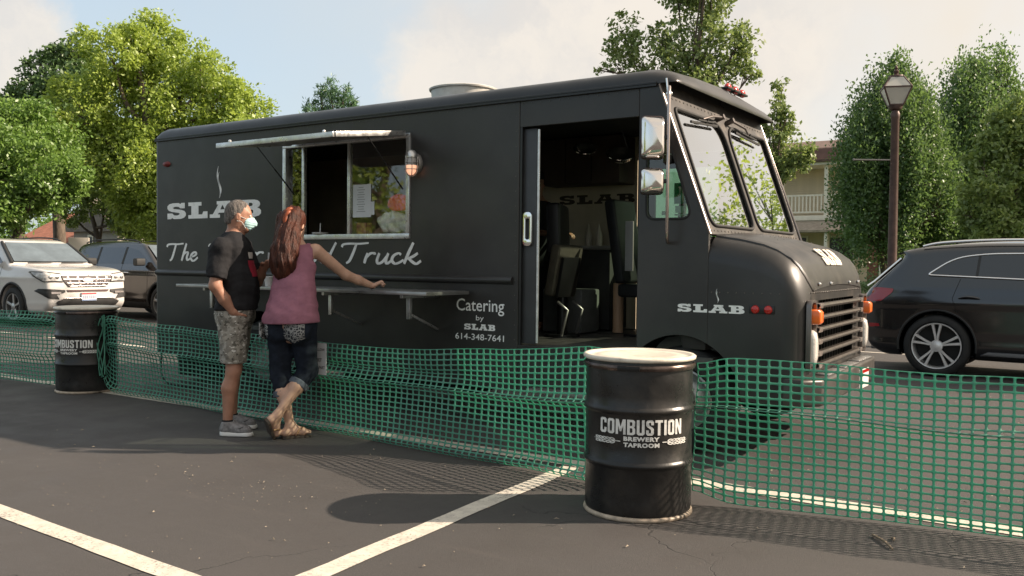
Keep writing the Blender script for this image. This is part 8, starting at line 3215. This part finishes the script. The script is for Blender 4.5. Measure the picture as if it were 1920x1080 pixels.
        tag(b.build('hair_strands', mt_, ho_, fix=False, smooth=180), kind='stuff')
    # twisted lock and clip
    b = MB()
    for s in range(3):
        pts = []
        for j in range(12):
            u = j / 11
            base = hd(-0.085, 0.005, 0.112) * (1 - u) ** 2 + hd(-0.165, 0.01, 0.075) * 2 * u * (1 - u) + hd(-0.150, 0.015, -0.130) * u * u
            a = u * 7 + s * 2 * PI / 3
            pts.append(fig.pt(base + hr * math.cos(a) * 0.016 * (1 - 0.4 * u) + hu * math.sin(a) * 0.012))
        b.tube(pts, [0.010, 0.015, 0.018, 0.019, 0.019, 0.018, 0.017, 0.015, 0.013, 0.010, 0.007, 0.003], 7)
    b.build('twisted_lock', hl, ho_, smooth=80)
    # flip-flops
    SO = M('flip_sole', (0.045, 0.032, 0.025), 0.7, var=0.2, vscale=20)
    ST = M('flip_strap', (0.30, 0.17, 0.085), 0.45, var=0.3, vscale=30)

    def slab(heel, ball, toe, nrm, w=0.043):
        b = MB()
        nrm = np.array(nrm, float)
        nrm /= np.linalg.norm(nrm)
        secs = []
        P = catmull([heel - (ball - heel) * 0.22, heel, (heel + ball) / 2, ball, toe + (toe - ball) * 0.35], 4)
        n = len(P)
        for i, p in enumerate(P):
            tg = P[min(i + 1, n - 1)] - P[max(i - 1, 0)]
            tg /= np.linalg.norm(tg)
            nn = nrm - tg * (nrm @ tg)
            nn /= np.linalg.norm(nn)
            sd = np.cross(tg, nn)
            u = i / (n - 1)
            ww = w * (0.25 + 0.75 * min(1, math.sin(PI * min(max(u * 0.94 + 0.03, 0), 1)) * 1.7)) * (0.86 + 0.16 * u)
            c_ = p - nn * 0.034
            secs.append([fig.pt(c_ + sd * ww * a + nn * e) for a, e in ((-1, 0.0), (-0.96, 0.008), (0.96, 0.008), (1, 0.0), (0.95, -0.012), (-0.95, -0.012))])
        b.loft(secs, closed=True, cap0=True, cap1=True)
        s_ = b.build('flip_flop', SO, fig.root, smooth=50)
        b = MB()
        dv = (ball - heel) / np.linalg.norm(ball - heel)
        nn = nrm - dv * (nrm @ dv)
        nn /= np.linalg.norm(nn)
        sd = np.cross(dv, nn)
        tp = ball + dv * 0.01 + nn * 0.030
        for q in (-1, 1):
            b.tube([fig.pt(v) for v in catmull([tp, ball * 0.75 + heel * 0.25 + nn * 0.026 + sd * q * 0.030, ball * 0.5 + heel * 0.5 - nn * 0.022 + sd * q * 0.040], 4)], 0.006, 6)
        b.build('strap', ST, s_, smooth=70)
    slab(heelL, ballL, toeL, (0, 0, 1))
    slab(heelR, ballR, toeR, (0.75, 0.55, 0.35))


woman()


# ---------------------------------------------------------------- the cook inside the cab
def cook():
    b0 = Vector((-4.78, 7.45, 0.70))
    root = empty('person', b0, 'person in dark clothes half hidden behind the sliding door inside the truck', 'person')
    o = np.array(b0)

    def W(v):
        return (o + np.array(v)).astype(np.float32)
    sk = [(0, 'e', (W((0, 0, 1.46)), (0.095, 0.076, 0.115))), (0.03, 'e', (W((0.04, -0.01, 1.39)), (0.055, 0.052, 0.072))), (0.01, 'c', (W((0.085, 0, 1.45)), W((0.105, 0, 1.415)), 0.009, 0.013)),
          (0.006, 'e', (W((-0.005, -0.078, 1.44)), (0.02, 0.01, 0.03))), (0.03, 'c', (W((-0.02, 0, 1.40)), W((-0.02, 0, 1.28)), 0.055, 0.06)),
          (0.05, 'c', (W((-0.01, 0, 1.20)), W((0, 0, 0.85)), 0.17, 0.15, ((1, 0, 0), 1.4))), (0.04, 'c', (W((0, -0.17, 1.24)), W((0, 0.17, 1.24)), 0.055, 0.055))]
    for s in (-1, 1):
        sk += [(0.03, 'c', (W((0, s * 0.18, 1.24)), W((0.05, s * 0.23, 0.97)), 0.05, 0.042)), (0.02, 'c', (W((0.05, s * 0.23, 0.97)), W((0.24, s * 0.17, 0.95)), 0.04, 0.028)),
               (0.04, 'c', (W((0, s * 0.09, 0.80)), W((0.02, s * 0.1, 0.43)), 0.085, 0.055)), (0.03, 'c', (W((0.02, s * 0.1, 0.43)), W((-0.01, s * 0.1, 0.06)), 0.054, 0.036)), (0.02, 'c', (W((-0.01, s * 0.1, 0.04)), W((0.13, s * 0.11, 0.035)), 0.035, 0.03))]
        hand(sk, W((0.24, s * 0.17, 0.95)), (1, -0.2 * s, 0), (0, 0, -1), (0, -s, 0), 0.95, 0.4)
    fn = body_fn(sk)
    lo = np.array([-0.22, -0.36, 0.0]) + o
    hi = np.array([0.46, 0.36, 1.62]) + o
    F = eval_sparse(fn, lo, hi, 0.007)
    V, Q = surface_nets(F, lo, 0.007)
    link_mesh('body', np_mesh('body', laplace(V, Q, 1, 0.4), Q), SKIN_M, root, smooth=180)

    def cl(P):
        d = fn(P) - 0.014
        d = smax(d, P[:, 2] - (o[2] + 1.275), 0.006)
        return smax(smax(d, P[:, 0] - (o[0] + 0.20), 0.01), (o[2] + 0.08) - P[:, 2], 0.01)
    F = eval_sparse(cl, lo - 0.03, hi + 0.03, 0.008)
    V, Q = surface_nets(F, lo - 0.03, 0.008)
    link_mesh('overall', np_mesh('overall', laplace(V, Q, 1, 0.4), Q), fabric('cook_black', (0.014, 0.014, 0.015)), root, smooth=180)
    b = MB()
    b.lathe([(0.066, 0.0), (0.072, 0.012), (0.068, 0.045), (0.064, 0.045), (0.066, 0.012), (0.062, 0.0)], 20, Matrix.Translation((b0.x - 0.02, b0.y, b0.z + 1.265)), closed=True)
    b.build('collar', M('collar_white', (0.66, 0.66, 0.64), 0.8), root, smooth=60)
    b = MB()
    b.lathe([(0.099, -0.01), (0.104, 0.03), (0.095, 0.08), (0.06, 0.112), (0.0, 0.12)], 20, Matrix.Translation((b0.x - 0.008, b0.y, b0.z + 1.475)) @ Matrix.Diagonal((1.0, 0.82, 1, 1)))
    b.build('cap', fabric('cook_black', (0.014, 0.014, 0.015)), root, smooth=60)


cook()

# ---------------------------------------------------------------- notice hung on the fence
ns = empty('notice_sign', (-5.20, 5.0, 0.46), 'white paper notice hung on the fence right of the leaning person', 'sign')
b = MB()
NX0, NX1, NY, NZ0, NZ1 = -5.36, -5.125, 4.985, 0.465, 0.715
b.box(NX0, NX1, NY, NY + 0.003, NZ0, NZ1)
b.build('sheet', M('notice_white', (0.66, 0.67, 0.68), 0.7, var=0.06, vscale=6), ns)
for txt, z, hgt, xr_, w in (('PLEASE ALLOW', 0.652, 0.022, -5.14, 0.20), ('6', 0.612, 0.024, -5.235, 0.014), ('FEET', 0.568, 0.026, -5.172, 0.075), ('APART', 0.510, 0.024, -5.14, 0.085)):
    V, F = text_geo(txt, 0.05, offset=0.0012)
    V = fit(V, w=w, h=hgt)
    b = MB()
    add_flat(b, [(x + xr_ - w, y + z) for x, y in V], F, lambda a, c: (a, NY - 0.0012, c))
    b.build('notice_text', INK, ns, fix=False)
